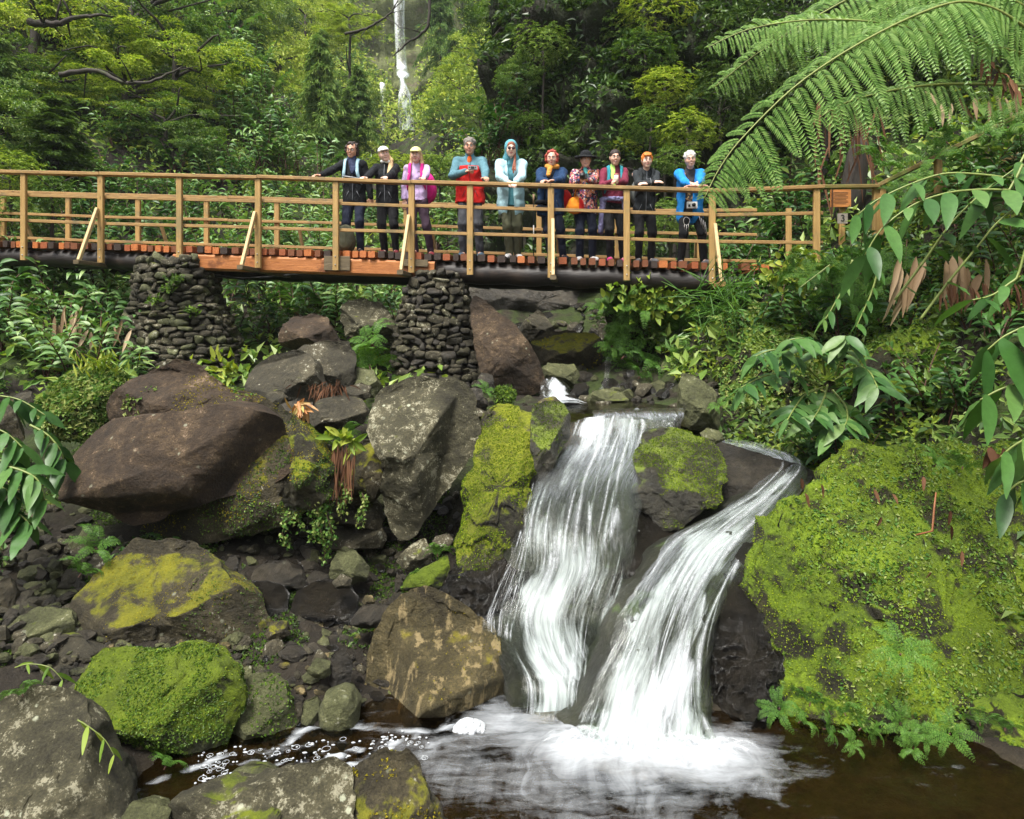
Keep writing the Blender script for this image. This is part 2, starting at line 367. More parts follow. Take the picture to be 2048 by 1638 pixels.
M_MOSSY = rock_mat('bright_mossy_basalt', (.014, .012, .008), (.035, .03, .018), (.08, .068, .045), lich=.1, moss=.48, mossbias=.06, rough=.7, spots=.2, mossc=((.03, .045, .004), (.20, .22, .012)))
M_WETMOSS = rock_mat('moss_patched_wet_basalt', (.012, .010, .007), (.028, .024, .016), (.055, .047, .034), lich=-.8, moss=.40, rough=.35, spec=.6, spots=0, mossc=((.028, .046, .003), (.15, .20, .009)))
ROCKS = {}
def rock(key, label, outline, d, th, mat, tilt=0.0, seed=None, facets=7, amp=.035, slope=.75, name='boulder', cat='boulder',
         back=None, group=None, kind=None, N=136, M=42, sq=.62, cut=None, ctr=None, nscale=1.0, chip=1.05, fine=.005):
    seed = seed if seed is not None else (sum(map(ord, key)) % 997)
    rs = random.Random(seed)
    O = np.array(outline, float)
    pc = O.mean(0)
    P3 = np.array([W(x, y, d + tilt*(y-pc[1])) for x, y in O])
    seg = np.linalg.norm(np.roll(P3, -1, 0)-P3, axis=1); cum = np.concatenate([[0], np.cumsum(seg)])
    s = np.linspace(0, cum[-1], N, endpoint=False)
    Q = np.vstack([P3, P3[:1]])
    R = np.stack([np.interp(s, cum, Q[:, k]) for k in range(3)], 1)
    R = (np.roll(R, 1, 0) + 2*R + np.roll(R, -1, 0))/4
    C = R.mean(0) if ctr is None else W(ctr[0], ctr[1], d + tilt*(ctr[1]-pc[1]))
    hw = np.ptp(R[:, 0])/2; hh = np.ptp(R[:, 2])/2; size = (hw*hh)**.5
    phis = np.concatenate([np.linspace(0.06, PI/2, M)**1.0, np.linspace(PI/2, PI-.06, M//2)[1:]])
    back = back or th
    planes = []
    U = rs.uniform
    if facets:
        planes = [(U(.28, .45), U(.75, 1.05), U(-.4, .4), 1.0), (U(.5, .7), U(.55, .85), U(-.45, .45), -1.0), (U(.5, .7), U(.6, .9), 1.0, U(-.35, .35)), (U(.5, .7), U(.6, .9), -1.0, U(-.35, .35))]
    for k in range(facets):
        a = rs.uniform(0, 2*PI)
        planes.append((rs.uniform(.35, .85), rs.uniform(.35, 1.0)*slope, math.cos(a), math.sin(a)))
    if cut: planes += cut
    V = []
    for ph in phis:
        rad = math.sin(ph)**sq
        t0 = -math.cos(ph)
        t0 = math.copysign(abs(t0)**.9, t0)
        for i in range(N):
            p = C + (R[i]-C)*rad
            u = (p[0]-C[0])/hw; v = (p[2]-C[2])/hh
            t = t0
            for off, sl, ca, sa in planes:
                tp = min(-off + sl*(u*ca+v*sa), .45)
                if tp > t: t = tp
            V.append((p[0], p[1] + t*(th if t < 0 else back), p[2]))
    nph = len(phis)
    V = np.array(V)
    n0 = len(V)
    V = np.vstack([V, V[:N].mean(0), V[n0-N:].mean(0)])
    dirs = nrm(V - C)
    so = seed*1.37
    f1 = np.array([noise.fractal(Vector(p/(size*1.1)*nscale + np.array([so, 0, -so])), .9, 2.1, 6) for p in V])
    f2 = np.array([noise.hetero_terrain(Vector(p/(size*.45)*nscale + np.array([0, so, so])), .9, 2.2, 4, .6) for p in V])
    f3 = []
    for p in V:
        q = noise.voronoi(Vector(p*[1, 1, 1.5]/(size*.42) + fbm(p/size*2, 3, so)*.35 + so))[1][0]
        f3.append(noise.noise(q*9.7))
    V = V + dirs*(f1*amp*1.2 + (f2-.6)*amp*.45 + np.array(f3)*amp*chip)[:, None]*size*1.6
    V = V + (dirs*.5 + np.where(V[:, 1:2] < C[1]+.1, 1.0, 0.0)*np.array([0, -.85, .25]))*(fine*np.array([noise.noise(Vector(p*21)) + .5*noise.noise(Vector(p*47)) + .8*noise.noise(Vector(p*9)) for p in V]))[:, None]
    Fq = [(j*N+i, j*N+(i+1) % N, (j+1)*N+(i+1) % N, (j+1)*N+i) for j in range(nph-1) for i in range(N)]
    Ft = [(n0, (i+1) % N, i) for i in range(N)] + [(n0+1, (nph-1)*N+i, (nph-1)*N+(i+1) % N) for i in range(N)]
    me = mesh_data(name, V-C, [Fq, Ft], mat)
    o = link(name, me, None, C.tolist()); tag(o, label, cat, group, kind)
    ROCKS[key] = (o, V, [np.array(Fq), np.array(Ft)], C)
    return o

def moss_on(key, n, L, Wd, mat, fn, seed=1, name='moss', tilt=.6, down=.6, nsc=2.5, thr=.0, label=None, zb=.0):
    """a felt of small leaves on the parts of a rock where fn(P,N) + patchy noise allows it"""
    o, V, Fs, C = ROCKS[key]
    rng = np.random.default_rng(seed)
    P, N = sample_surf(V, Fs, n, rng)
    flip = np.sum(N*(P-C), 1) < 0; N[flip] *= -1
    keep = (fn(P, N) + zb + vnoise(P, nsc, seed)*.9 > thr) & (N[:, 1] < .45)
    P, N = P[keep], N[keep]
    if not len(P): return
    LV, LF = tufts(P - N*.004, N, rng, L, Wd, tilt, .5, .3, down)
    c = link(name, mesh_data(name, LV - C, LF, mat, smooth=False), o)
    c['kind'] = 'stuff'
    if label: c['label'] = label
    return c

L_MOSS = leaf_mat('moss_leaf', [(.022, .048, .004), (.085, .145, .008), (.24, .31, .018)], rough=.8, trans=.3, spec=.15)
L_YMOSS = leaf_mat('golden_moss_leaf', [(.09, .075, .008), (.19, .16, .012), (.34, .29, .025)], rough=.8, trans=.3, spec=.15)
L_CREEP = leaf_mat('creeper_leaf', [(.022, .07, .010), (.055, .135, .018), (.12, .20, .035), (.23, .26, .075)], rough=.55, trans=.2, spec=.3)
L_LIV = leaf_mat('liverwort_leaf', [(.018, .044, .004), (.052, .105, .009), (.14, .23, .024)], rough=.5, trans=.25, spec=.35)

# --- the left bank
rock('R1', 'huge dark brown slab boulder with a broad smooth face, largest rock left of the falls',
 [(104,950),(121,910),(165,866),(205,844),(256,836),(330,831),(381,820),(450,806),(505,814),(538,838),(565,880),(577,921),(566,950),(513,987),(440,1010),(350,1034),(311,1042),(272,1066),(220,1079),(176,1060),(143,1031),(113,998)],
 6.0, .42, M_BROWN, tilt=-.0022, seed=11, facets=0, amp=.024, sq=.40, cut=[(.34, .30, .16, 1), (.50, 1.15, .1, -1), (.42, 1.3, 1, -.45), (.52, .8, -1, .35)], back=.8, chip=.45)
rock('R2', 'moss-draped slab wedged beneath the huge brown boulder, trailing creepers at its right end',
 [(300,1010),(440,850),(520,800),(575,845),(630,880),(662,930),(668,975),(640,1010),(590,1035),(520,1060),(455,1085),(400,1100),(330,1095),(262,1088)],
 6.35, .35, M_MOSS, seed=5, facets=5, amp=.05)
rock('R2c', 'bright moss-covered flank stone at the right end of the huge brown slab',
 [(536,806),(575,832),(628,878),(664,930),(672,978),(640,1014),(590,1036),(545,1030),(575,985),(592,940),(588,895),(560,848)], 5.95, .30, M_MOSSY, seed=51, facets=2, amp=.07)
rock('R3', 'dark pointed boulder with white lichen peeking over the huge brown slab',
 [(205,845),(208,800),(240,770),(278,745),(330,720),(372,733),(402,760),(440,778),(500,795),(540,822),(500,860),(380,870),(260,870)],
 6.75, .5, M_BROWN, seed=21, facets=6, amp=.05, cut=[(.35, .8, -.3, 1)])
rock('R4', 'rounded hump overgrown with pale creeper, left of the lichened peak rock',
 [(60,880),(62,820),(95,770),(140,742),(185,730),(225,745),(240,780),(225,840),(170,880)], 7.0, .5, M_BANK, seed=31, facets=2, amp=.06, name='overgrown_boulder')
rock('R5', 'big pale lichen-spotted boulder narrowing to a point below, right of the brown slab',
 [(738,802),(754,778),(802,764),(850,762),(897,766),(921,776),(944,802),(956,849),(960,901),(940,935),(905,975),(880,1005),(857,1032),(840,1058),(825,1086),(794,1103),(774,1087),(758,1044),(748,1004),(758,945),(768,917),(742,893),(730,860)],
 6.1, .6, M_PALE, tilt=-.0010, seed=44, facets=2, amp=.036, sq=.46, cut=[(.22, 1.0, -.1, .9), (.25, 1.5, 1, -.25), (.30, .8, -.35, -.9)])
rock('R6', 'mossy stone squeezed between the brown slab and the pale lichen boulder',
 [(668,915),(690,885),(735,884),(760,915),(768,950),(752,1000),(712,1012),(676,985)], 6.35, .35, M_MOSS, seed=8, facets=5)
rock('R6b', 'long dark ledge block in the shadow under the mossy wedged stone', [(660,1012),(700,1000),(752,1012),(766,1040),(762,1052),(700,1058),(664,1050)], 6.4, .4, M_GREY, seed=9, facets=3, name='ledge_stone', cat='rock')
rock('R6c', 'lower dark ledge block beneath the other ledge block in the shadow', [(655,1066),(700,1058),(758,1056),(768,1080),(760,1110),(700,1108),(660,1096)], 6.25, .4, M_GREY, seed=10, facets=3, name='ledge_stone', cat='rock')
rock('R7a', 'wide grey boulder with a rusty pebble seam, right of the left stone pier',
 [(484,752),(498,735),(530,712),(585,698),(628,728),(645,765),(668,800),(640,830),(575,835),(515,818),(490,790)], 7.9, .6, M_GREY, seed=71, facets=6)
rock('R7b', 'smooth tall grey boulder leaning behind the wide seamed grey boulder',
 [(575,712),(600,692),(640,681),(690,683),(705,715),(708,760),(690,800),(630,800),(590,770)], 8.3, .5, M_GREY, seed=72, facets=5)
rock('R8', 'squat dark brown boulder among ginger plants below the bridge\'s orange beam',
 [(556,665),(566,645),(580,632),(620,626),(648,636),(665,660),(682,692),(640,702),(590,702),(560,692)], 9.4, .5, M_BROWN, seed=81, facets=7)
rock('R9', 'split pale boulder with warm brown edges, behind the leaves left of the right pier',
 [(674,632),(690,602),(722,594),(760,604),(786,632),(797,662),(780,690),(722,692),(688,664)], 10.2, .5, M_PALE, seed=91, facets=8, amp=.06)
rock('R10', 'round dark boulder with a shaded hollow, above the wilted orange fronds', [(613,832),(636,802),(680,791),(715,800),(735,826),(722,852),(690,868),(645,870),(622,860)], 7.0, .45, M_GREY, seed=101, facets=4)
rock('R11a', 'small dark rock on top of the round dark boulder', [(676,795),(692,775),(718,767),(738,775),(740,795),(715,806),(690,806)], 7.4, .25, M_GREY, seed=111, name='rock', cat='rock')
rock('R11b', 'small round rock at the foot of the wide seamed grey boulder', [(522,800),(535,784),(556,782),(570,796),(566,815),(540,820)], 7.2, .2, M_GREY, seed=112, name='rock', cat='rock')
rock('R11c', 'dull grey rock beside the wilted orange fronds, lower left', [(555,812),(590,798),(618,806),(622,835),(596,850),(562,842)], 7.1, .25, M_DARK, seed=113, name='rock', cat='rock')
rock('R11d', 'mossy low rock left of the right stone pier\'s base', [(690,765),(712,735),(742,742),(760,770),(750,795),(705,795)], 8.4, .3, M_OLIVE, seed=114, name='rock', cat='rock')
# --- upstream
rock('R12', 'tall brown slab leaning against the right stone pier',
 [(938,610),(948,590),(968,600),(1000,628),(1032,652),(1062,690),(1082,730),(1094,765),(1082,786),(1048,796),(1000,786),(962,745),(948,690)], 9.3, .42, M_BROWN, seed=121, facets=4, amp=.022, sq=.5)
rock('R13', 'squared boulder with yellow moss patches over the small cascade',
 [(1060,700),(1066,678),(1092,665),(1150,662),(1192,668),(1208,692),(1204,722),(1190,752),(1162,760),(1138,732),(1082,728)], 10.6, .6, M_MOSS, seed=131, facets=6)
rock('R14', 'olive-green block below the moss-patched squared boulder', [(1078,740),(1098,727),(1150,729),(1162,752),(1144,778),(1118,772),(1094,762)], 9.7, .4, M_OLIVE, seed=141, facets=5)
rock('R15', 'grey pointed boulder upstream under the bridge beam', [(1036,662),(1050,640),(1078,618),(1098,640),(1112,666),(1080,680),(1048,678)], 12.2, .5, M_GREY, seed=151)
rock('R16', 'dark smooth boulder behind the ferns right of the squared mossy boulder', [(1196,660),(1206,632),(1240,610),(1262,618),(1270,670),(1240,690),(1206,688)], 12.0, .5, M_GREY, seed=161)
rock('R17', 'flat olive stone lying at the lip of the upper pool', [(1174,800),(1186,785),(1214,778),(1244,784),(1258,800),(1248,812),(1208,815),(1180,812)], 8.7, .3, M_OLIVE, seed=171, facets=4)
rock('R18', 'upright olive-brown stone at the right end of the small weir', [(1362,806),(1364,770),(1372,752),(1392,752),(1422,770),(1442,800),(1452,850),(1430,864),(1385,860),(1364,852)], 7.55, .35, M_OLIVE, seed=181, facets=4)
rock('R19', 'dark overhanging bank rock behind the ginger cluster right of the weir',
 [(1440,840),(1452,760),(1480,700),(1500,620),(1560,580),(1640,600),(1720,640),(1780,720),(1790,830),(1740,900),(1640,920),(1530,910),(1470,890)], 8.2, .9, M_BANK, seed=191, facets=4, amp=.06, name='bank_rock', cat='rock', tilt=-.002)
rock('R19b', 'dark shaded rock wall at the far right edge above the moss bank',
 [(1700,800),(1760,700),(1850,640),(1960,600),(2100,580),(2110,960),(1950,940),(1800,930),(1720,900)], 7.2, .7, M_BANK, seed=192, facets=4, amp=.06, name='bank_rock', cat='rock')
rock('R19c', 'low grey wet stone beside the right-hand chute', [(1404,868),(1420,858),(1444,864),(1452,884),(1430,892),(1410,886)], 7.0, .2, M_OLIVE, seed=193, name='rock', cat='rock')
# --- the falls' own ledges
rock('R20', 'bright green mossy ledge left of the waterfall',
 [(952,890),(962,835),(990,812),(1030,812),(1075,826),(1092,850),(1080,900),(1062,960),(1046,1020),(1044,1075),(1012,1120),(975,1160),(935,1150),(908,1120),(905,1090),(925,1050),(938,990),(950,940)],
 5.95, .45, M_MOSSY, tilt=-.0030, seed=201, facets=3, amp=.085, N=150, M=46, name='mossy_ledge', cat='rock')
rock('R20b', 'dark wet mossy knob at the left shoulder of the waterfall', [(1062,850),(1066,815),(1092,802),(1128,812),(1142,836),(1138,880),(1100,940),(1060,990),(1050,960),(1060,900)], 6.25, .35, M_WETMOSS, tilt=-.002, seed=202, facets=4, name='mossy_ledge', cat='rock')
rock('R20c', 'black wet rock foot at the left base of the falls', [(880,1190),(915,1140),(960,1120),(1010,1090),(1050,1060),(1080,1090),(1060,1160),(1020,1230),(985,1290),(940,1270),(900,1240)], 5.45, .3, M_WET, tilt=-.0015, seed=203, facets=5, amp=.09, N=220, M=80, chip=.8, fine=.030, name='wet_rock', cat='rock')
rock('R21', 'mossy mound splitting the waterfall into two streams',
 [(1268,950),(1276,905),(1296,876),(1332,862),(1384,868),(1430,892),(1446,930),(1436,985),(1400,1030),(1360,1060),(1310,1060),(1275,1010)],
 6.15, .42, M_WETMOSS, tilt=-.0026, seed=211, facets=3, amp=.08, N=140, M=44, name='mossy_ledge', cat='rock')
rock('R21b', 'dark wet rock spine between the two streams of the waterfall',
 [(1272,985),(1330,1030),(1405,1020),(1360,1085),(1300,1155),(1262,1225),(1228,1295),(1196,1385),(1168,1405),(1150,1400),(1188,1300),(1212,1200),(1240,1100)], 5.5, .26, M_WET, tilt=-.0027, seed=212, facets=3, amp=.10, N=220, M=80, chip=.8, fine=.030, name='wet_rock', cat='rock')
rock('R21c', 'flat wet rock shelf beside the right chute', [(1420,900),(1450,890),(1530,908),(1600,930),(1640,950),(1560,985),(1480,1000),(1420,1040),(1400,1000),(1425,950)], 6.35, .25, M_DARK, tilt=-.002, seed=213, facets=3, name='wet_rock', cat='rock')
rock('R22', 'black glistening rock face between the right stream and the moss bank',
 [(1470,1140),(1500,1095),(1540,1100),(1548,1180),(1545,1300),(1540,1420),(1540,1530),(1480,1530),(1436,1510),(1418,1420),(1424,1320),(1440,1220)], 5.02, .3, M_WET, tilt=-.0016, seed=221, facets=2, amp=.09, N=240, M=90, chip=.8, fine=.030, name='wet_rock', cat='rock')
rock('R23', 'large moss and creeper covered bank rising from the pool at the right',
 [(1500,1470),(1520,1400),(1522,1320),(1528,1240),(1545,1180),(1520,1120),(1555,1040),(1600,975),(1650,930),(1710,905),(1800,900),(1900,905),(2000,905),(2200,920),(2330,1200),(2330,1640),(2160,1620),(2060,1592),(1960,1562),(1850,1525),(1750,1498),(1680,1490),(1625,1530),(1600,1560),(1540,1545)],
 5.2, .55, M_BANK, tilt=-.0017, seed=231, facets=0, cut=[(.40, .55, .25, 1), (.85, .2, 0, -1), (.6, .5, -1, .2)], amp=.10, name='mossy_bank', cat='bank', N=170, M=50, ctr=(1800,1200))
rock('R23b', 'small dark stone at the right edge of the shallow pool', [(1935,1580),(1950,1545),(1990,1530),(2022,1550),(2030,1600),(1990,1615),(1945,1605)], 4.35, .2, M_DARK, seed=232, name='rock', cat='rock')
rock('R23d', 'dark mossy foot of the right bank at the lower right edge', [(1955,1500),(1975,1440),(2040,1400),(2160,1390),(2180,1600),(2080,1570),(1990,1545)], 4.45, .3, M_BANK, seed=234, facets=3, amp=.08, name='bank_rock', cat='rock')
rock('R23c', 'green mossy stone cut by the right frame edge above the pool', [(2018,1580),(2030,1545),(2060,1530),(2090,1560),(2080,1610),(2030,1600)], 4.2, .2, M_GREEN, seed=233, name='rock', cat='rock')
# --- lower left
rock('R30', 'large boulder with golden moss on top and slanted dark underside, below the brown slab',
 [(148,1250),(162,1190),(200,1128),(240,1090),(330,1094),(372,1108),(405,1132),(470,1172),(514,1212),(524,1265),(500,1303),(420,1318),(330,1330),(250,1318),(190,1292),(155,1280)],
 5.35, .5, M_MOSS, tilt=-.0012, seed=301, facets=4, amp=.04, cut=[(.4, .8, -.2, 1), (.4, .6, .6, -.8)])
rock('R31', 'boulder wrapped in dense bright green moss above the foam-edged pool',
 [(128,1430),(138,1358),(170,1325),(225,1318),(300,1325),(345,1308),(390,1310),(430,1326),(462,1362),(478,1405),(462,1450),(440,1512),(400,1542),(330,1548),(265,1535),(200,1505),(150,1480)],
 4.45, .42, M_GREEN, tilt=-.0006, seed=311, facets=3, amp=.05)
rock('R32', 'half-mossy grey boulder standing in the foam beside the dense green one',
 [(456,1420),(468,1385),(495,1366),(535,1362),(562,1382),(575,1420),(590,1455),(575,1488),(540,1502),(490,1506),(458,1490)], 4.6, .25, M_OLIVE, tilt=-.0006, seed=321, facets=5)
rock('R33', 'big ochre-stained boulder at the foot of the falls',
 [(716,1390),(722,1340),(742,1285),(765,1240),(795,1214),(845,1200),(895,1214),(940,1240),(985,1275),(1012,1322),(1032,1380),(1032,1412),(1008,1436),(940,1450),(860,1458),(780,1458),(728,1448)],
 4.95, .5, M_TAN, tilt=-.0008, seed=331, facets=2, amp=.032, sq=.44, cut=[(.12, 1.25, .1, 1), (.45, 1.5, -1, .1), (.62, .9, .9, -.5)])
rock('R34', 'smooth round pitted stone at the left foot of the ochre boulder', [(640,1412),(652,1386),(680,1374),(705,1380),(720,1405),(718,1440),(695,1458),(660,1456),(643,1440)], 4.75, .16, M_OLIVE, seed=341, facets=0, amp=.02)
rock('R34b', 'small mossy stone left of the round pitted stone in the foam', [(596,1440),(604,1412),(628,1400),(645,1425),(642,1455),(615,1462)], 4.7, .12, M_OLIVE, seed=342, name='rock', cat='rock')
rock('R35', 'tan boulder cut by the lower left corner of the picture',
 [(-60,1450),(-20,1415),(30,1405),(90,1408),(135,1425),(160,1468),(188,1528),(212,1580),(232,1640),(245,1740),(-60,1760)], 3.7, .4, M_PALE, seed=351, facets=4, amp=.04, tilt=-.0008)
rock('R36', 'rugged pale boulder at the bottom edge with vertical ribs',
 [(330,1660),(342,1612),(395,1590),(450,1598),(500,1588),(560,1558),(620,1552),(662,1538),(688,1562),(705,1600),(705,1740),(330,1740)], 3.55, .3, M_PALE, seed=361, facets=5, amp=.055)
rock('R36b', 'mossy boulder at the bottom edge, right of the ribbed pale one',
 [(690,1640),(694,1575),(720,1550),(760,1544),(808,1534),(838,1560),(856,1605),(880,1660),(890,1740),(690,1740)], 3.6, .3, M_MOSS, seed=362, facets=5, amp=.05)
rock('R37', 'low smooth stone just behind the ribbed pale boulder in the pool', [(428,1592),(450,1560),(490,1546),(535,1552),(560,1572),(550,1600),(480,1606)], 3.85, .18, M_OLIVE, seed=371, facets=3, name='rock', cat='rock')
rock('R37b', 'flat stone at the bottom edge right of the corner boulder', [(232,1650),(250,1622),(290,1612),(328,1620),(335,1660),(290,1700),(240,1700)], 3.5, .15, M_OLIVE, seed=372, name='rock', cat='rock')
rock('R37c', 'dark stone behind the tan corner boulder', [(212,1560),(222,1530),(245,1525),(258,1560),(252,1620),(230,1620)], 4.0, .15, M_DARK, seed=373, name='rock', cat='rock')
# --- medium stones under the big boulders
for i, (lab, ol, d, m) in enumerate([
 ('black wet rock with bright glints under the trailing creepers', [(578,1225),(588,1190),(630,1168),(690,1172),(716,1205),(712,1240),(680,1270),(650,1262),(610,1245)], 5.7, M_WET),
 ('dark reddish wet rock left of the glinting black rock', [(470,1190),(500,1168),(550,1172),(576,1200),(570,1240),(540,1262),(510,1225)], 5.7, M_WET),
 ('reddish-brown rock deep under the wedged slab', [(502,1150),(520,1130),(560,1128),(600,1145),(612,1175),(570,1182),(520,1178)], 6.0, M_DARK),
 ('pale angular stone in the dark gap below the creepers', [(658,1160),(662,1120),(684,1092),(710,1108),(740,1140),(730,1165),(690,1172)], 5.9, M_OLIVE),
 ('pale blocky stone under the point of the lichen-spotted boulder', [(790,1125),(820,1092),(848,1080),(868,1105),(860,1130),(845,1150),(810,1138)], 5.85, M_PALE),
 ('grey stone behind the pale blocky stone', [(855,1100),(870,1076),(900,1068),(905,1085),(885,1105)], 5.9, M_GREY),
 ('small grey chip stone at the foot of the pale angular stone', [(664,1165),(680,1150),(704,1160),(700,1178),(676,1178)], 5.6, M_GREY),
 ('flat dark stone behind the ochre boulder\'s left shoulder', [(700,1245),(715,1222),(750,1214),(790,1222),(760,1255),(725,1262)], 5.4, M_DARK),
 ('small terracotta-coloured stone behind the ochre boulder', [(722,1205),(730,1192),(744,1192),(750,1206),(738,1214)], 5.6, M_TAN),
 ('green mossy lump behind the ochre boulder\'s top', [(806,1180),(815,1155),(850,1140),(890,1118),(898,1140),(880,1180),(840,1198),(812,1198)], 5.5, M_GREEN),
 ('dark stone in the shade right of the reddish-brown one', [(608,1165),(625,1145),(655,1150),(660,1175),(630,1180)], 6.0, M_DARK),
 ('half-buried grey stone left of the reddish wet rock', [(436,1150),(460,1110),(476,1120),(472,1165),(455,1172)], 5.9, M_DARK),
 ('flat grey slab stone at the left edge above the pebbles', [(0,1150),(20,1110),(70,1104),(95,1120),(85,1150),(40,1168)], 5.9, M_GREY),
 ('long flat olive stone left of the golden-moss boulder', [(88,1195),(110,1176),(150,1174),(168,1186),(140,1203),(100,1206)], 5.6, M_OLIVE),
 ('grey-green block at the left edge', [(-20,1290),(10,1245),(50,1228),(120,1228),(140,1250),(138,1285),(90,1295),(30,1292)], 5.1, M_OLIVE),
 ('dark green-grey block under the left-edge block', [(30,1300),(80,1285),(140,1286),(200,1310),(196,1335),(140,1352),(80,1345),(40,1330)], 4.95, M_GREY),
 ('brown stone with a mossy face at the left, beside the long flat stone', [(30,1200),(45,1170),(80,1165),(95,1190),(80,1218),(50,1220)], 5.5, M_OLIVE),
 ('small pale stone among the pebbles at the left', [(90,1140),(100,1118),(120,1122),(122,1145),(104,1150)], 5.75, M_OLIVE),
 ('grey stone leaning on the golden-moss boulder\'s left flank', [(118,1160),(130,1140),(160,1140),(166,1165),(140,1176)], 5.7, M_GREY),
 ('brown rock in the shade left of the golden-moss boulder', [(60,1150),(72,1135),(90,1148),(84,1165),(64,1166)], 5.7, M_DARK),
 ('yellow-mossed rock cut by the left edge', [(-30,1250),(-20,1170),(10,1155),(30,1190),(25,1225),(0,1245)], 5.3, M_MOSS),
 ('grey mossy boulder at the left edge behind the ginger leaves', [(-30,880),(-20,810),(10,790),(30,830),(40,880),(0,900)], 7.0, M_MOSS),
 ('dark grey rock poking from the ginger at the left', [(10,820),(25,790),(55,785),(68,810),(50,830)], 7.4, M_GREY),
 ('grey pointed stone at the top of the pebble bar', [(620,1330),(636,1300),(655,1318),(650,1350),(628,1352)], 5.0, M_GREY),
 ('tall dark stone beside the ochre boulder\'s left edge', [(655,1370),(662,1320),(685,1300),(705,1330),(700,1375),(675,1385)], 4.95, M_DARK),
 ('greenish cube-like stone on the pebble bar', [(612,1345),(630,1320),(658,1325),(660,1350),(638,1362)], 4.9, M_OLIVE),
 ('mossy grey stone on the pebble bar by the golden-moss boulder', [(528,1270),(540,1248),(572,1245),(580,1270),(555,1285)], 5.3, M_MOSS),
 ('green stone touching the dense green boulder', [(462,1370),(470,1340),(500,1336),(506,1365),(482,1378)], 4.9, M_OLIVE),
 ('flat dark stone at the pool edge right of the half-mossy boulder', [(575,1440),(585,1410),(602,1405),(606,1440),(590,1460)], 4.7, M_GREY),
 ('rusty flat stone behind the dense green boulder', [(410,1325),(430,1315),(460,1320),(462,1332),(430,1338)], 4.9, M_TAN),
 ('small dark rock in the foam of the upper cascade', [(1122,800),(1132,790),(1150,790),(1158,804),(1140,808)], 8.5, M_WET),
 ('black wet rock right of the upper cascade', [(1140,790),(1150,768),(1172,765),(1180,790),(1160,800)], 9.2, M_WET),
 ('mossy stone at the left end of the weir', [(1066,822),(1080,800),(1110,792),(1124,806),(1110,824)], 7.9, M_MOSS),
 ('bright moss-topped stone left of the upper cascade', [(985,800),(995,775),(1020,770),(1034,790),(1024,812),(1000,815)], 8.2, M_GREEN),
 ('brown stone by the leaning slab\'s foot', [(930,800),(945,775),(965,780),(968,810),(945,820)], 8.2, M_DARK),
 ('dark stone at the right pier\'s right foot', [(950,770),(962,745),(985,750),(990,780),(970,788)], 8.8, M_DARK),
]):
    rock('S%d' % i, lab, ol, d, .9*np.ptp([p[0] for p in ol])/F*d*.5, m, seed=500+i*7, facets=6, amp=.05, name='rock', cat='rock', N=56, M=18)

# moss felts
up = lambda a, c: (lambda P, N: N[:, 2]*a - c)
moss_on('R31', 34000, .0145, .7, L_LIV, lambda P, N: .22 - .2*N[:, 2], 3, down=.8, nsc=3.0)
moss_on('R31', 9000, .013, .6, L_MOSS, up(1.2, .45), 4, nsc=3, name='moss')
moss_on('R30', 14000, .012, .6, L_YMOSS, up(1.3, .75), 5, nsc=2.2)
moss_on('R30', 7000, .014, .7, L_LIV, lambda P, N: np.where(P[:, 0] > -2.55, .0, -.8)+N[:, 0]*.5-.05, 6, nsc=3.0)
moss_on('R33', 2500, .014, .6, L_YMOSS, lambda P, N: N[:, 2]*.9 - .95 + np.where(P[:, 0] > -.5, .4, 0), 7)
moss_on('R2', 14000, .018, .7, L_LIV, lambda P, N: np.where(P[:, 0] > -2.9, .3, -.35)-N[:, 2]*.15, 8)
moss_on('R2', 12000, .016, .6, L_YMOSS, up(1.0, .15), 9)
moss_on('R2c', 16000, .015, .6, L_LIV, lambda P, N: np.full(len(P), .12), 27)
moss_on('R2c', 8000, .013, .6, L_YMOSS, up(.9, .1), 28)
moss_on('R3', 9000, .016, .6, L_YMOSS, lambda P, N: np.where(P[:, 0] > -3.3, .35, -.4)-.2*(P[:, 2]-2.0), 10)
moss_on('R20', 36000, .014, .5, L_MOSS, lambda P, N: .14 + .35*N[:, 2] - .30*(P[:, 2] < .75) - .5*np.clip(P[:, 0]+.05, 0, .5), 11, tilt=.45, nsc=2.2)
moss_on('R20b', 9000, .014, .5, L_MOSS, up(1.1, .55), 12, tilt=.45)
moss_on('R21', 28000, .014, .5, L_MOSS, lambda P, N: N[:, 2]*.9 - .22 + np.where(P[:, 0] > 1.30, .22, -.35), 13, tilt=.45, nsc=2.0)
moss_on('R23', 90000, .016, .5, L_MOSS, lambda P, N: .15+N[:, 2]*.35 - .22*np.clip(P[:, 0]-2.9, 0, 2), 14, tilt=.5, nsc=1.5)
moss_on('R32', 1800, .018, .6, L_LIV, lambda P, N: np.where((P[:, 0] > -1.72) & (P[:, 2] < .35), .3, -.7)+N[:, 2]*.5, 15)
moss_on('R36b', 3500, .016, .6, L_YMOSS, lambda P, N: np.full(len(P), .0), 16, nsc=3)
moss_on('R13', 1500, .03, .6, L_YMOSS, lambda P, N: np.full(len(P), -.05), 17, nsc=1.6)
moss_on('S9', 2500, .024, .6, L_LIV, lambda P, N: np.full(len(P), .3), 18)
moss_on('S33', 1500, .03, .6, L_LIV, lambda P, N: np.full(len(P), .3), 19)
moss_on('R23d', 6000, .02, .6, L_LIV, lambda P, N: np.full(len(P), .05), 29)
moss_on('R4', 9000, .045, .7, L_CREEP, lambda P, N: np.full(len(P), .6), 20, name='creeper', down=.5)
moss_on('R19', 14000, .05, .7, L_CREEP, lambda P, N: .05+.3*N[:, 2] + np.where(P[:, 0] < 3.6, .25, -.2), 21, name='creeper', down=.5, nsc=1.4)
moss_on('R19b', 9000, .05, .6, L_LIV, lambda P, N: N[:, 2]*.8-.1, 22, name='creeper', nsc=1.2)
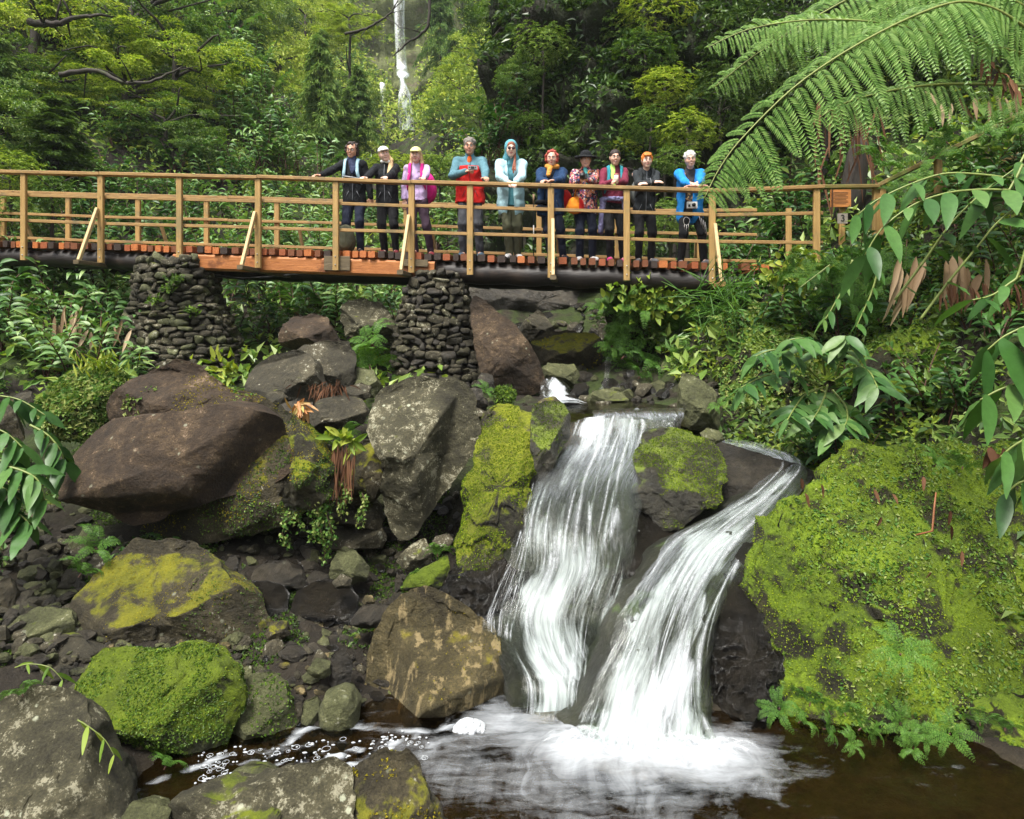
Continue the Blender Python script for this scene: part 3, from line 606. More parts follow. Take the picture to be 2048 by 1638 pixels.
moss_on('R23', 30000, .027, .7, L_CREEP, lambda P, N: np.where(P[:, 0] > 2.3, .12, -.6)+.08*(P[:, 2]-.8), 23, name='creeper', down=.9, nsc=1.9, thr=.05, zb=.02)
moss_on('R23', 30000, .028, .65, L_LIV, lambda P, N: np.where(P[:, 0] > 2.2, .06, -.35), 24, name='leafy_herbs', down=.4, nsc=1.7, thr=.05)
moss_on('R3', 2600, .035, .75, L_CREEP, lambda P, N: -.35-.5*(P[:, 2]-1.9), 25, name='creeper')

# trailing creepers hanging from the wedged slab
rng = np.random.default_rng(77)
for k, (px, py, ln, dd) in enumerate([(575,1000,.42,6.0),(600,990,.3,6.0),(645,960,.72,5.95),(660,985,.5,5.98),(632,985,.4,5.97),(690,960,.3,6.0),(725,985,.28,6.05)]):
    p0 = W(px, py, dd)
    t = np.linspace(0, 1, 9)
    path = np.stack([p0[0] + .03*np.sin(t*7+k), p0[1] - .05*np.sin(t*3), p0[2] - ln*t], 1)
    n = int(95*ln/.4)
    tt = rng.random(n)
    P = np.stack([np.interp(tt, t, path[:, i]) for i in range(3)], 1) + rng.normal(size=(n, 3))*.022
    LV, LF = leaves(P, rng.normal(size=(n, 3)) + [0, -.3, -.8], rng.normal(size=(n, 3)) + [0, -1, .5], .036, .028, .2)
    r = thing('trailing_creeper', ['short creeper strand hanging leftmost under the mossy slab', 'short creeper strand second from the left under the mossy slab', 'longest creeper strand hanging into the dark gap beside the pale angular stone', 'creeper strand just right of the longest strand', 'creeper strand just left of the longest strand', 'thin creeper strand over the mossy squeezed stone', 'rightmost creeper strand beside the pale lichen boulder'][k], 'creeper', p0)
    MB().tube(path, .004, 5).build('stem', wood_mat('vine_stem', (.05, .03, .02), (.12, .07, .04)) if k == 0 else bpy.data.materials['vine_stem'], r, origin=p0)
    link('foliage', mesh_data('foliage', LV-p0, LF, L_CREEP, False), r)

# gravel between the boulders (uncountable) as one object
def gravel(name, label, n, poly, dlo, seed, smin, smax, mats, lift=0.0):
    rng = np.random.default_rng(seed); B = MB(); idx = []
    x0, x1, y0, y1 = poly
    for i in range(n):
        x, y = rng.uniform(x0, x1), rng.uniform(y0, y1)
        s = smin + (smax-smin)*rng.random()**2.5
        z = gz(x, y)[0] + s*.25 + lift
        nu, nv = 7, 5
        q = nrm(rng.normal(size=(3, 3))); 
        V = []
        for j in range(nv+1):
            for a in range(nu):
                ph, th = PI*j/nv, 2*PI*a/nu
                V.append((math.sin(ph)*math.cos(th), math.sin(ph)*math.sin(th), math.cos(ph)))
        V = np.array(V)
        for pl in nrm(rng.normal(size=(7, 3))):
            dd = V @ pl; over = np.maximum(dd-.62, 0); V = V - over[:, None]*pl
        Q, _ = np.linalg.qr(rng.normal(size=(3, 3)))
        V = (V*[1, .75, .55]*s) @ Q.T
        V[:, 2] *= .8
        f = np.array([(j*nu+a, j*nu+(a+1) % nu, (j+1)*nu+(a+1) % nu, (j+1)*nu+a) for j in range(nv) for a in range(nu)])
        B.add(V + [x, y, z], f); idx += [int(rng.integers(0, len(mats)))]*len(f)
    o = B.build(name, mats, None, smooth=False, midx=idx)
    tag(o, label, 'gravel', kind='stuff')
gravel('gravel', 'bar of wet grey and brown pebbles between the left boulders and the pool', 950, (-3.0, -.9, 4.35, 6.0), 0, 5, .018, .085, [M_GREY, M_DARK, M_OLIVE, M_WET, M_TAN])
gravel('gravel', 'grey pebbles strewn at the left edge beside the golden-moss boulder', 520, (-4.6, -2.9, 4.7, 6.4), 0, 6, .03, .12, [M_GREY, M_OLIVE, M_DARK])
gravel('gravel', 'stones lying in the dark hollow under the big boulders', 220, (-2.2, .0, 5.6, 7.0), 0, 7, .04, .13, [M_DARK, M_WET, M_GREY])
rock('R40', 'rubbly dark outcrop under the bridge behind the leaning brown slab', [(900,640),(915,560),(1000,540),(1120,545),(1240,548),(1262,600),(1240,650),(1150,672),(1040,660)], 14.2, .8, M_DARK, seed=401, facets=4, amp=.09, chip=1.0, name='rock_outcrop', cat='rock', N=170, M=50)
rng = np.random.default_rng(88)
ms = (gxy[:, 0] > -5) & (gxy[:, 0] < -.6) & (gxy[:, 1] > 4.3) & (gxy[:, 1] < 8.2); Qs = GF[ms[GF].all(1)]
P, N = sample_surf(GV, Qs, 60000, rng); N[N[:, 2] < 0] *= -1
k_ = (vnoise(P, 1.1, 3) + .05*(P[:, 2]-.4) > .06) & (P[:, 2] > .12); P, N = P[k_], N[k_]
LV, LF = tufts(P, N, rng, .024, .6, .5, .5, .3, .2)
tag(link('ground_moss', mesh_data('ground_moss', LV, LF, L_LIV, False)), 'low moss and seedlings on the damp soil between the left boulders', 'moss', kind='stuff')
gravel('gravel', 'angular stones filling the gaps between the left boulders', 420, (-4.6, -.9, 4.9, 7.6), 0, 19, .04, .15, [M_DARK, M_GREY, M_OLIVE, M_GREY])
gravel('gravel', 'loose stones between the boulders under the golden-moss boulder', 300, (-3.4, -1.2, 5.2, 7.0), 0, 9, .03, .10, [M_DARK, M_GREY, M_OLIVE])
gravel('gravel', 'broken stones along the stream bed upstream of the weir', 520, (-.8, 2.8, 8.2, 13.8), 0, 8, .05, .22, [M_DARK, M_GREY, M_OLIVE, M_WET])
# ------------------------------------------------------------------ falling water
def fall_mat(name, seed):
    b = NB(name)
    uv = b('UVMap', out=0)
    dens = b('Attribute', out=2, attribute_name='foam')
    def st(su, sv, det, sd):
        return b.noise(b('VectorMath', {0: b('VectorMath', {0: uv, 1: (su, sv, 0)}, operation='MULTIPLY'), 1: (sd, sd*.37, seed)}, operation='ADD'), 1.0, det, .6, .22)
    a = st(15, 1.3, 4, 3.1); c = st(46, 3.0, 4, 9.7); e = st(4.5, 1.3, 3, 5.5)
    s = b.math('ADD', b.math('ADD', b.math('MULTIPLY', a, .52), b.math('MULTIPLY', c, .42)), b.math('MULTIPLY', e, .62))
    al = b('MapRange', {0: b.math('ADD', s, dens), 1: .90, 2: 1.30, 3: 0.0, 4: 1.0})
    w = b('BsdfPrincipled', {'Base Color': (.60, .63, .66, 1), 'Roughness': .55, 'Specular IOR Level': .3, 'Subsurface Weight': 0.0})
    w2 = b('BsdfTranslucent', {'Color': (.6, .63, .66, 1)})
    w = b('MixShader', {0: .25, 1: w, 2: w2})
    clear = b('MixShader', {0: b.math('MULTIPLY', b('Fresnel', {0: 1.33, 1: b('Bump', {'Height': s, 'Strength': .7, 'Distance': .05})}), .45), 1: b('BsdfTransparent', {'Color': (.93, .96, .93, 1)}),
              2: b('BsdfGlossy', {'Color': (1, 1, 1, 1), 'Roughness': .22, 'Normal': b('Bump', {'Height': s, 'Strength': .8, 'Distance': .05})})})
    return b.out(b('MixShader', {0: al, 1: clear, 2: w}))
FALL = [fall_mat('falling_water', 1.0), fall_mat('falling_water_veil', 7.0)]

def catmull(A, t):
    A = np.asarray(A, float); n = len(A)
    x = t*(n-1); i = np.clip(x.astype(int), 0, n-2); f = (x-i)[:, None]
    p0, p1, p2, p3 = A[np.maximum(i-1, 0)], A[i], A[i+1], A[np.minimum(i+2, n-1)]
    return .5*((2*p1) + (-p0+p2)*f + (2*p0-5*p1+4*p2-p3)*f*f + (-p0+3*p1-3*p2+p3)*f**3)

def stream(sections, nu=46, nv=120, bulge=.05, layer=0, shrink=0.0, off=0.0, seed=0, rid=.018, dfoam=0.0, edge=.55, wobble=.06, chan=.30):
    """sections: (left px, left py, right px, right py, depth left, depth right, foam) from top to bottom"""
    S = np.array(sections, float)
    Lp = np.array([W(a[0], a[1], a[4]) for a in S]); Rp = np.array([W(a[2], a[3], a[5]) for a in S])
    t = np.linspace(0, 1, nv)
    L, R, fo = catmull(Lp, t), catmull(Rp, t), np.interp(t, np.linspace(0, 1, len(S)), S[:, 6])
    u = np.linspace(0, 1, nu)
    V = L[:, None]*(1-u)[None, :, None] + R[:, None]*u[None, :, None]
    mid = (L+R)/2; ln = np.concatenate([[0], np.cumsum(np.linalg.norm(np.diff(mid, axis=0), axis=1))])
    T = nrm(np.gradient(mid, axis=0)); A = nrm(R-L); Nn = np.cross(A, T); Nn[Nn[:, 1] > 0] *= -1
    wid = np.linalg.norm(R-L, axis=1)
    us = u[None]*wid[:, None]
    rg = np.array([[noise.fractal(Vector((us[j, i]*9+seed*5, ln[j]*1.1, seed)), .8, 2.1, 4) for i in range(nu)] for j in range(nv)])
    prof = np.sin(PI*u)[None]**.7
    V = V + Nn[:, None]*((bulge*prof + rg*rid*1.6)*np.minimum(1, wid[:, None]/.25) + off)[..., None]
    # ragged edges
    wob = np.array([[fbm((ln[j]*2.2, k*9.0+seed, 0.3), 4) for k in (0, 1)] for j in range(nv)])*wobble
    V += A[:, None]*(wob[:, :1]*np.clip(1-u[None]/.16, 0, 1) + wob[:, 1:]*np.clip(1-(1-u[None])/.16, 0, 1))[..., None]
    e = np.minimum(u, 1-u)[None]*wid[:, None]
    eb = .17*(1+.7*np.array([[fbm((ln[j]*3.1, k*7.0+seed, 1.3), 3) for k in (0, 1)] for j in range(nv)])); eb = eb[:, :1]*(u[None] < .5) + eb[:, 1:]*(u[None] >= .5)
    foam = fo[:, None] + dfoam - edge*1.15*np.clip(1 - e/(np.maximum(eb, .04)*np.minimum(1, wid[:, None]/.45)), 0, 1)**1.3
    if wid.max() > .3: foam = foam + chan*np.array([[fbm((us[j, i]*2.6+seed, ln[j]*1.0, 4.4), 3) for i in range(nu)] for j in range(nv)])
    i = (np.arange(nv-1)[:, None]*nu + np.arange(nu-1)[None]).ravel()
    return V.reshape(-1, 3), np.stack([i, i+1, i+1+nu, i+nu], 1), np.stack([us.ravel(), np.repeat(ln, nu)], 1), foam.ravel()

def strand_mat():
    b = NB('water_strand'); uv = b('UVMap', out=0); x = b('SeparateXYZ', {0: uv}, out='X'); y = b('SeparateXYZ', {0: uv}, out='Y')
    ax_ = b.math('SUBTRACT', 1.0, b.math('ABSOLUTE', x)); n = b.noise(b('TexCoord', out='Object'), 26, 3)
    en = b.math('MULTIPLY', smooth01(b, y, 0, .25), smooth01(b, y, 1.0, .6))
    al = b.math('MULTIPLY', b.math('MULTIPLY', b.math('POWER', ax_, 1.2), en), b.math('ADD', b.math('MULTIPLY', n, .8), -.02), clamp=True)
    w = b('MixShader', {0: .35, 1: b('BsdfDiffuse', {'Color': (.66, .69, .72, 1)}), 2: b('BsdfTranslucent', {'Color': (.66, .69, .72, 1)})})
    return b.out(b('MixShader', {0: al, 1: b('BsdfTransparent'), 2: w}))
STRAND = strand_mat()
def ribbons(paths, widths):
    """paths (n,m,3), widths (n,) -> soft-edged ribbons of water turned broadside to the flow"""
    n, m, _ = paths.shape; t = np.linspace(0, 1, m); T = nrm(np.gradient(paths, axis=1)); up = np.array([0, -.8, .6]); sd = nrm(np.cross(T, up))
    w = (widths[:, None]*np.sin(PI*np.clip(t, .03, .97))[None]**.5)[..., None]
    V = np.stack([paths - sd*w, paths + up*w*.35, paths + sd*w], 2).reshape(-1, 3)
    uv = np.stack([np.tile([-1., 0, 1.], n*m), np.tile(np.repeat(t, 3), n)], 1)
    q = np.array([(3*i+k, 3*i+k+1, 3*i+k+4, 3*i+k+3) for i in range(m-1) for k in (0, 1)])
    return V, (np.arange(n)[:, None, None]*3*m + q[None]).reshape(-1, 4), uv
def strands(sections, n, seed, wmax=.020, parent=None, bulge=.05, span=(.08, .30), wide=-.05):
    rng = np.random.default_rng(seed); nu, nv, m = 40, 120, 16
    V, Q, uv, fo = stream(sections, nu=nu, nv=nv, bulge=bulge, off=.012, rid=.004, wobble=0); G = V.reshape(nv, nu, 3); fo = fo.reshape(nv, nu)
    P = []
    pv = np.clip(fo.mean(1)+.35, .05, 1); pv /= pv.sum()
    for k in range(n):
        v0 = rng.choice(nv, p=pv)/(nv-1) - .1; ln = rng.uniform(*span); t = np.linspace(0, 1, m); v = np.clip(v0+ln*t, 0, 1)
        u = np.clip(rng.uniform(-wide, 1+wide) + .035*rng.normal()*t, -.1, 1.1)
        uc = np.clip(u, 0, 1); fi, fj = v*(nv-1), uc*(nu-1); i0, j0 = np.minimum(fi.astype(int), nv-2), np.minimum(fj.astype(int), nu-2); a, c = (fi-i0)[:, None], (fj-j0)[:, None]
        p = G[i0, j0]*(1-a)*(1-c) + G[i0+1, j0]*a*(1-c) + G[i0, j0+1]*(1-a)*c + G[i0+1, j0+1]*a*c
        p = p + (u-uc)[:, None]*(G[i0, -1]-G[i0, 0])
        hgt = rng.uniform(.0, .05)*np.sin(PI*t)
        P.append(p + hgt[:, None]*np.array([0, -.8, .5]))
    V, Q, uv = ribbons(np.array(P), rng.uniform(.2, 1, n)**1.5*wmax)
    return link('strands', mesh_data('strands', V, Q, STRAND, True, uv), parent)
def fall(name, label, sections, veil=True, ns=0, wmax=.02, **k):
    V, Q, uv, fo = stream(sections, rid=.005, **k)
    o = link(name, mesh_data(name, V, Q, FALL[0], True, uv, {'foam': fo}))
    o['kind'] = 'structure'; o['label'] = label; o['category'] = 'waterfall'
    if veil:
        V, Q, uv, fo = stream(sections, off=.035, seed=4, dfoam=-.16, rid=.005, **k)
        link('veil', mesh_data('veil', V, Q, FALL[1], True, uv+3.7, {'foam': fo}), o)
    if ns: strands(sections, ns, ns, wmax, o, k.get('bulge', .05))
    return o

LEFT = [(1140,852,1300,846,6.95,7.0,.30),(1130,878,1300,872,6.65,6.75,.26),(1115,910,1285,915,6.35,6.45,.12),(1080,960,1280,960,6.05,6.2,-.06),(1055,1010,1278,1020,5.8,5.95,-.02),(1042,1070,1270,1080,5.6,5.72,.08),
        (1040,1130,1258,1140,5.45,5.55,.16),(1020,1185,1245,1190,5.35,5.42,.12),(1000,1240,1222,1250,5.22,5.28,.16),(1012,1300,1205,1310,5.1,5.16,.34),(1040,1350,1190,1365,5.0,5.05,.42),(1050,1392,1180,1400,4.90,4.92,.40),(1045,1440,1185,1450,4.84,4.86,.4)]
fall('waterfall', 'left stream of the near waterfall', LEFT, bulge=.07, ns=90, wmax=.035)
RIGHT = [(1440,893,1462,886,6.95,7.0,-.22),(1490,905,1540,902,6.75,6.8,-.2),(1545,935,1612,935,6.45,6.5,.0),(1500,985,1600,975,6.15,6.2,.12),(1420,1035,1545,1045,5.9,5.85,.12),(1340,1085,1500,1105,5.6,5.55,.15),(1290,1150,1468,1160,5.35,5.3,.24),
         (1255,1215,1440,1225,5.12,5.1,.32),(1225,1290,1420,1300,4.92,4.9,.30),(1195,1360,1418,1380,4.72,4.7,.30),(1175,1420,1425,1450,4.58,4.52,.30),(1160,1465,1440,1505,4.45,4.38,.30),(1150,1530,1450,1570,4.40,4.33,.30)]
fall('waterfall', 'right stream of the near waterfall', RIGHT, bulge=.06, ns=100, wmax=.035)
fall('waterfall', 'short curtain of water over the weir', [(1186,826,1362,822,7.35,7.4,-.25),(1190,836,1360,832,7.22,7.25,-.02),(1192,854,1356,850,7.12,7.15,.02),(1196,880,1345,872,7.05,7.08,.16)], bulge=.01, nv=30, nu=60, edge=.2, ns=80, wmax=.02)
fall('waterfall', 'white water from the weir into the left stream', [(1200,872,1352,862,7.02,7.05,.2),(1180,888,1330,880,6.8,6.85,.34),(1150,905,1280,905,6.55,6.6,.3)], bulge=.05, nv=30, ns=60, wmax=.04)
fall('waterfall', 'thin trickle at the far left of the near waterfall', [(1062,970,1090,965,6.0,6.0,-.1),(1045,1040,1064,1045,5.72,5.72,-.02),(1030,1100,1056,1110,5.5,5.5,-.05),(1000,1160,1046,1175,5.35,5.36,-.05),(972,1225,1030,1240,5.22,5.22,.0),(968,1262,1024,1285,5.12,5.1,.05)], bulge=.02, nu=20, veil=False, ns=60, wmax=.012)
fall('waterfall', 'small cascade upstream beside the leaning slab', [(1086,764,1120,766,9.25,9.25,.2),(1082,780,1134,780,9.05,9.05,.34),(1080,798,1150,800,8.7,8.7,.42),(1092,815,1178,812,8.2,8.3,.34)], bulge=.05, nv=40, nu=24, ns=60)
fall('waterfall', 'thin spout falling beside the ferny wall upstream', [(1210,714,1224,714,9.75,9.75,.06),(1210,750,1221,750,9.65,9.65,.02),(1199,778,1216,779,9.5,9.5,.2)], bulge=.02, nv=20, nu=10, veil=False, edge=.1, wobble=.01)
fall('waterfall', 'tall distant waterfall at the head of the ravine', [(784,-60,813,-60,82,82,.10),(787,0,809,0,81,81,.08),(789,70,810,70,80,80,.02),(792,130,814,132,79,79,.08),(792,146,820,152,78,78,.24),(799,162,811,164,77.4,77.4,.26),(798,180,819,182,77,77,.18),(796,205,824,206,76.6,76.6,.20),(798,262,830,262,76,76,.16)], bulge=.3, nv=80, nu=24, veil=True, edge=.1)
fall('waterfall', 'narrow distant trickle left of the tall distant waterfall', [(758,166,772,168,78,78,.12),(759,190,772,190,77.4,77.4,.12),(760,262,772,262,76.6,76.6,.08)], bulge=.2, nv=30, nu=12, veil=False, edge=.1)

# the wet rock the streams slide over
BED = rock_mat('algae_wet_basalt', (.006, .006, .004), (.016, .018, .009), (.034, .034, .018), lich=-.8, moss=.22, rough=.35, spec=.55, spots=0, mossc=((.012, .022, .004), (.045, .075, .010)))
def bed(sections, wl, wr, seed):
    S = [(a[0]-wl, a[1], a[2]+wr, a[3], a[4], a[5], 0) for a in sections]
    V, Q, uv, fo = stream(S, nu=60, nv=130, bulge=.03, off=-.075, seed=seed, rid=.0)
    uu = np.tile(np.linspace(0, 1, 60), 130); eg = np.clip((np.abs(2*uu-1)-.62)/.38, 0, 1)**2
    V = V + eg[:, None]*np.array([0, .34, -.05]) + np.array([noise.hetero_terrain(Vector(p*4.5), .8, 2.1, 5, .5) for p in V])[:, None]*np.array([0, -.045, .02])
    o = link('stream_bed', mesh_data('stream_bed', V, Q, BED)); o['kind'] = 'structure'
bed(LEFT, 60, 25, 51); bed(RIGHT, 30, 30, 52)
bed([(1186,826,1362,822,7.38,7.44,0),(1180,860,1362,856,7.2,7.25,0),(1150,905,1330,895,6.8,6.85,0)], 10, 10, 53)

# ------------------------------------------------------------------ the pool
def seg_dist(P, A, B):
    A, B = np.array(A, float), np.array(B, float); t = np.clip(((P-A) @ (B-A))/((B-A) @ (B-A)), 0, 1)
    return np.linalg.norm(P - (A + t[:, None]*(B-A)), axis=1)
def G0(px, py): d = CZ*F/(py-HY); return np.array([(px-1024)/F*d, d])
px_ = np.linspace(-5.5, 5.5, 300); py_ = np.linspace(.5, 6.4, 240)
PX, PY = np.meshgrid(px_, py_); PP = np.stack([PX.ravel(), PY.ravel()], 1)
base1 = (G0(1150, 1500), G0(1440, 1515)); base2 = (G0(1010, 1290), G0(1190, 1400))
d1 = seg_dist(PP, *base1); d2 = seg_dist(PP, *base2)
foam = np.maximum(.72*np.exp(-(d1/.28)**1.6), .72*np.exp(-(d2/.26)**1.6))
foam = np.maximum(foam, .36*np.exp(-(seg_dist(PP, G0(1010, 1450), G0(1250, 1545))/.32)**2))
foam = np.maximum(foam, .22*np.exp(-(seg_dist(PP, G0(880, 1530), G0(1300, 1600))/.36)**2))
sh = [(280,1572),(340,1552),(400,1532),(440,1513),(470,1504),(540,1500),(575,1486),(600,1462),(640,1452),(720,1452),(760,1462),(860,1462),(930,1450)]
ds = np.min([seg_dist(PP, G0(*sh[i]), G0(*sh[i+1])) for i in range(len(sh)-1)], 0)
foam = np.maximum(foam, (.34+.5*np.array([fbm((p[0]*6, p[1]*6, 4.), 3) for p in PP]))*np.exp(-(ds/.026)**2))
mouth = G0(1260, 1470)
fl = np.array([fbm((p[0]*7, p[1]*11, 9.), 4) for p in PP]); lft = np.exp(-(seg_dist(PP, G0(520, 1545), G0(830, 1495))/.16)**2)
foam = np.maximum(foam, .62*np.clip((fl-.20)/.12, 0, 1)*lft)
rel = PP - mouth; rr = np.hypot(*rel.T); th = np.arctan2(rel[:, 1], rel[:, 0])
warp = np.array([fbm((p[0]*1.5, p[1]*1.5, .7), 3) for p in PP])
swirl = np.stack([th*1.1 + warp*.35, rr*1.0 + warp*.25], 1)
zz = .012*np.array([fbm((p[0]*5, p[1]*7, 2.0), 3) for p in PP])*(.4 + 3.2*np.clip(foam*1.5, 0, 1)) + .05*np.exp(-(d1/.3)**2) + .04*np.exp(-(d2/.25)**2)
def pool_mat():
    b = NB('pool_water')
    uv = b('UVMap', out=0); v = b('TexCoord', out='Object')
    f = b('Attribute', out=2, attribute_name='foam')
    s1 = b.noise(b('VectorMath', {0: uv, 1: (2.6, 3.4, 1)}, operation='MULTIPLY'), 1.0, 7, .66, .5)
    s2 = b.noise(b('VectorMath', {0: v, 1: (4, 15, 1)}, operation='MULTIPLY'), 1.0, 6, .65, .6)
    s = b.math('ADD', b.math('MULTIPLY', s1, .62), b.math('MULTIPLY', s2, .5))
    fac = b('MapRange', {0: b.math('ADD', s, f), 1: .64, 2: 1.50, 3: 0.0, 4: 1.0})
    bp = b('Bump', {'Height': b.math('ADD', b.noise(v, 5, 4, .5), b.math('MULTIPLY', s, b.math('MULTIPLY', f, 2.0))), 'Strength': .4, 'Distance': .05})
    refl = b('BsdfGlossy', {'Roughness': .06, 'Normal': bp})
    tr = b('BsdfTransparent', {'Color': (.42, .35, .22, 1)})
    wat = b('MixShader', {0: b.math('ADD', b('Fresnel', {0: 1.33, 1: bp}), .02), 1: tr, 2: refl})
    fo = b('BsdfPrincipled', {'Base Color': (.50, .53, .56, 1), 'Roughness': .6, 'Specular IOR Level': .3, 'Normal': b('Bump', {'Height': s, 'Strength': .6, 'Distance': .04})})
    return b.out(b('MixShader', {0: fac, 1: wat, 2: fo}))
n_ = len(px_); ii = (np.arange(len(py_)-1)[:, None]*n_ + np.arange(n_-1)[None]).ravel()
o = link('water', mesh_data('water', np.stack([PP[:, 0], PP[:, 1], zz], 1), np.stack([ii, ii+1, ii+1+n_, ii+n_], 1), pool_mat(), True, swirl, {'foam': foam}))
o['kind'] = 'structure'

# splash where the streams strike the pool
rng = np.random.default_rng(66); P = []
for A_, B_, n in ((G0(1155, 1495), G0(1440, 1520), 330), (G0(1010, 1300), G0(1190, 1400), 230)):
    for k in range(n):
        q = A_ + (B_-A_)*rng.uniform(-.05, 1.05); a = rng.uniform(PI*1.02, PI*1.98); L = rng.uniform(.04, .30)*(1 if n > 250 else .8); h = rng.uniform(.01, .10); t = np.linspace(0, 1, 12)
        P.append(np.stack([q[0] + math.cos(a)*L*t, q[1] + .06 + math.sin(a)*L*t*.8, .03 + 4*h*t*(1-t) - .02*t], 1))
V, Q, uv = ribbons(np.array(P), rng.uniform(.3, 1, len(P))**1.5*.026)
o = link('splash', mesh_data('splash', V, Q, STRAND, True, uv)); tag(o, 'white splash thrown up where both streams strike the pool', 'splash', kind='stuff')

# upper pool behind the weir
up_ = MB(); pts = [W(1068,822,7.7), W(1190,826,7.38), W(1364,822,7.42), W(1372,806,8.0), W(1250,800,8.9), W(1180,798,9.2), W(1110,806,8.7)]
zt = 1.79
V = [(p[0], p[1], zt) for p in pts]; V.append((np.mean([v[0] for v in V]), np.mean([v[1] for v in V]), zt))
up_.add(V, [(i, (i+1) % 7, 7) for i in range(7)])
def still_mat():
    b = NB('upper_pool_water'); v = b('TexCoord', out='Object')
    bp = b('Bump', {'Height': b.noise(v, 7, 4, .5), 'Strength': .3, 'Distance': .03})
    return b.out(b('MixShader', {0: b('Fresnel', {0: 1.33, 1: bp}), 1: b('BsdfTransparent', {'Color': (.45, .40, .2, 1)}), 2: b('BsdfGlossy', {'Roughness': .05, 'Normal': bp})}))
o = up_.build('water', still_mat()); o['kind'] = 'structure'
# the weir's stone lip
lip = MB()
pa, pb = W(1188,832,7.36), W(1362,828,7.4)
for i in range(14):
    t0, t1 = i/14, (i+1)/14 - .01
    a_, b_ = pa+(pb-pa)*t0, pa+(pb-pa)*t1
    lip.bar(a_ + [0, .08, -.26], b_ + [0, .08, -.26], .22, .46 + .02*math.sin(i*3.1), bev=.03)
o = lip.build('weir_sill', M_DARK); tag(o, 'low dark stone sill the water curtain drops over', 'weir')

# foam: bubbles floating on the left arm of the pool, and one rounded lump
FOAM = plain_mat('foam', (.42, .44, .46), .45, .4, .3, 60, .6)
rng = np.random.default_rng(4); B = MB()
def inpool(p):
    return p[1] > 1500-(p[0]-470)*.1 and p[1] > 1465 and p[1] < 1610-(p[0]-300)*.16
k = 0
while k < 210:
    p = (rng.uniform(400, 850), rng.uniform(1460, 1590))
    if not inpool(p): continue
    k += 1; c = G0(*p)
    if rng.random() < .5:
        r = .006+.022*rng.random()**2; B.torus((c[0], c[1], .008), r, .0010+.016*r, 18, 6, 1.0)
        if rng.random() < .6: B.ell((c[0]+r*.3, c[1]-r*.2, .012), (r*.3, r*.2, .005), nu=8, nv=5)
    else:
        n = int(rng.integers(1, 3))
        for q in range(n):
            r = rng.uniform(.002, .008); B.ell((c[0]+rng.normal()*.03, c[1]+rng.normal()*.02, .006), (r*rng.uniform(1, 2.6), r, .005), nu=9, nv=5)
o = B.build('foam', FOAM, smooth=True); tag(o, 'floating bubbles and foam flecks on the dark left arm of the pool', 'foam', kind='stuff')
B = MB(); c = G0(938, 1468)
for q in range(60):
    a = rng.uniform(0, 2*PI); r = rng.random()**.6
    B.ell((c[0]+.10*r*math.cos(a), c[1]+.06+.055*r*math.sin(a), .05*(1-r*r)), (.028, .026, .022), nu=12, nv=8)
o = B.build('foam_lump', FOAM, smooth=True); tag(o, 'rounded white lump of foam at the foot of the ochre boulder', 'foam')
# ------------------------------------------------------------------ the footbridge
PINE = wood_mat('pine_rail', (.17, .095, .032), (.40, .245, .09), 0, stain=(.15, .115, .055))
PINEZ = wood_mat('pine_post', (.22, .125, .04), (.46, .295, .105), 2, stain=(.20, .155, .07))
PALEW = wood_mat('pale_pine_brace', (.36, .25, .11), (.58, .43, .22), 2)
GREYW = wood_mat('weathered_plank', (.06, .045, .025), (.16, .12, .065), 0)
NEWLOG = wood_mat('new_red_timber', (.21, .066, .017), (.47, .185, .058), 0, rough=.5, stain=(.10, .032, .012))
OLDLOG = wood_mat('wet_black_log', (.005, .004, .0035), (.018, .012, .009), 0, rough=.5, knots=False, spec=.35, stain=(.035, .022, .014))
PLANKS = [wood_mat('deck_plank_%s' % n, a, c, 1, rough=.5, sc=1.5) for n, a, c in
          (('orange', (.28, .075, .018), (.50, .17, .05)), ('brown', (.10, .032, .012), (.20, .07, .028)), ('dark', (.02, .013, .01), (.05, .032, .024)), ('red', (.17, .042, .014), (.34, .10, .035)))]
NA, NB_ = np.array([-8.06, 10.75]), np.array([4.16, 9.45])          # near edge of the bridge in plan
ax = (NB_-NA)/np.linalg.norm(NB_-NA); out = np.array([ax[1], -ax[0]]); inn = -out
LEN = np.linalg.norm(NB_-NA)
def s_of(px):                                                          # distance along the bridge where a photo column meets it
    k = (px-1024)/F; return (k*NA[1]-NA[0])/(ax[0]-k*ax[1])
ZS = [s_of(p) for p in (0, 500, 829, 1252, 1420, 1625)]
ZD = [4.10, 3.93, 3.83, 3.695, 3.635, 3.585]
def zd(s): return float(np.interp(s, ZS, ZD)) if s >= ZS[0] else ZD[0] + (ZS[0]-s)*.06
ZR = [5.175, 5.0, 4.862, 4.722, 4.65, 4.665]
def zr(s): return float(np.interp(s, ZS, ZR)) if s >= ZS[0] else ZR[0] + (ZS[0]-s)*.05
def BP(s, w, z): p = NA + ax*s + inn*w; return np.array([p[0], p[1], z])   # w = distance from the near rail towards the back
S0, S1 = -2.2, s_of(1632)
ax3 = np.array([ax[0], ax[1], 0]); in3 = np.array([inn[0], inn[1], 0])
bridge = thing('footbridge', 'timber footbridge with log beams and slatted railings crossing the ravine', 'bridge', BP(LEN/2, .6, 3.6))
org = np.array(bridge.location)
def bb(m, name, mat, parent=None, smooth=False, **k):
    return m.build(name, mat, parent or bridge, smooth, origin=org, **k)
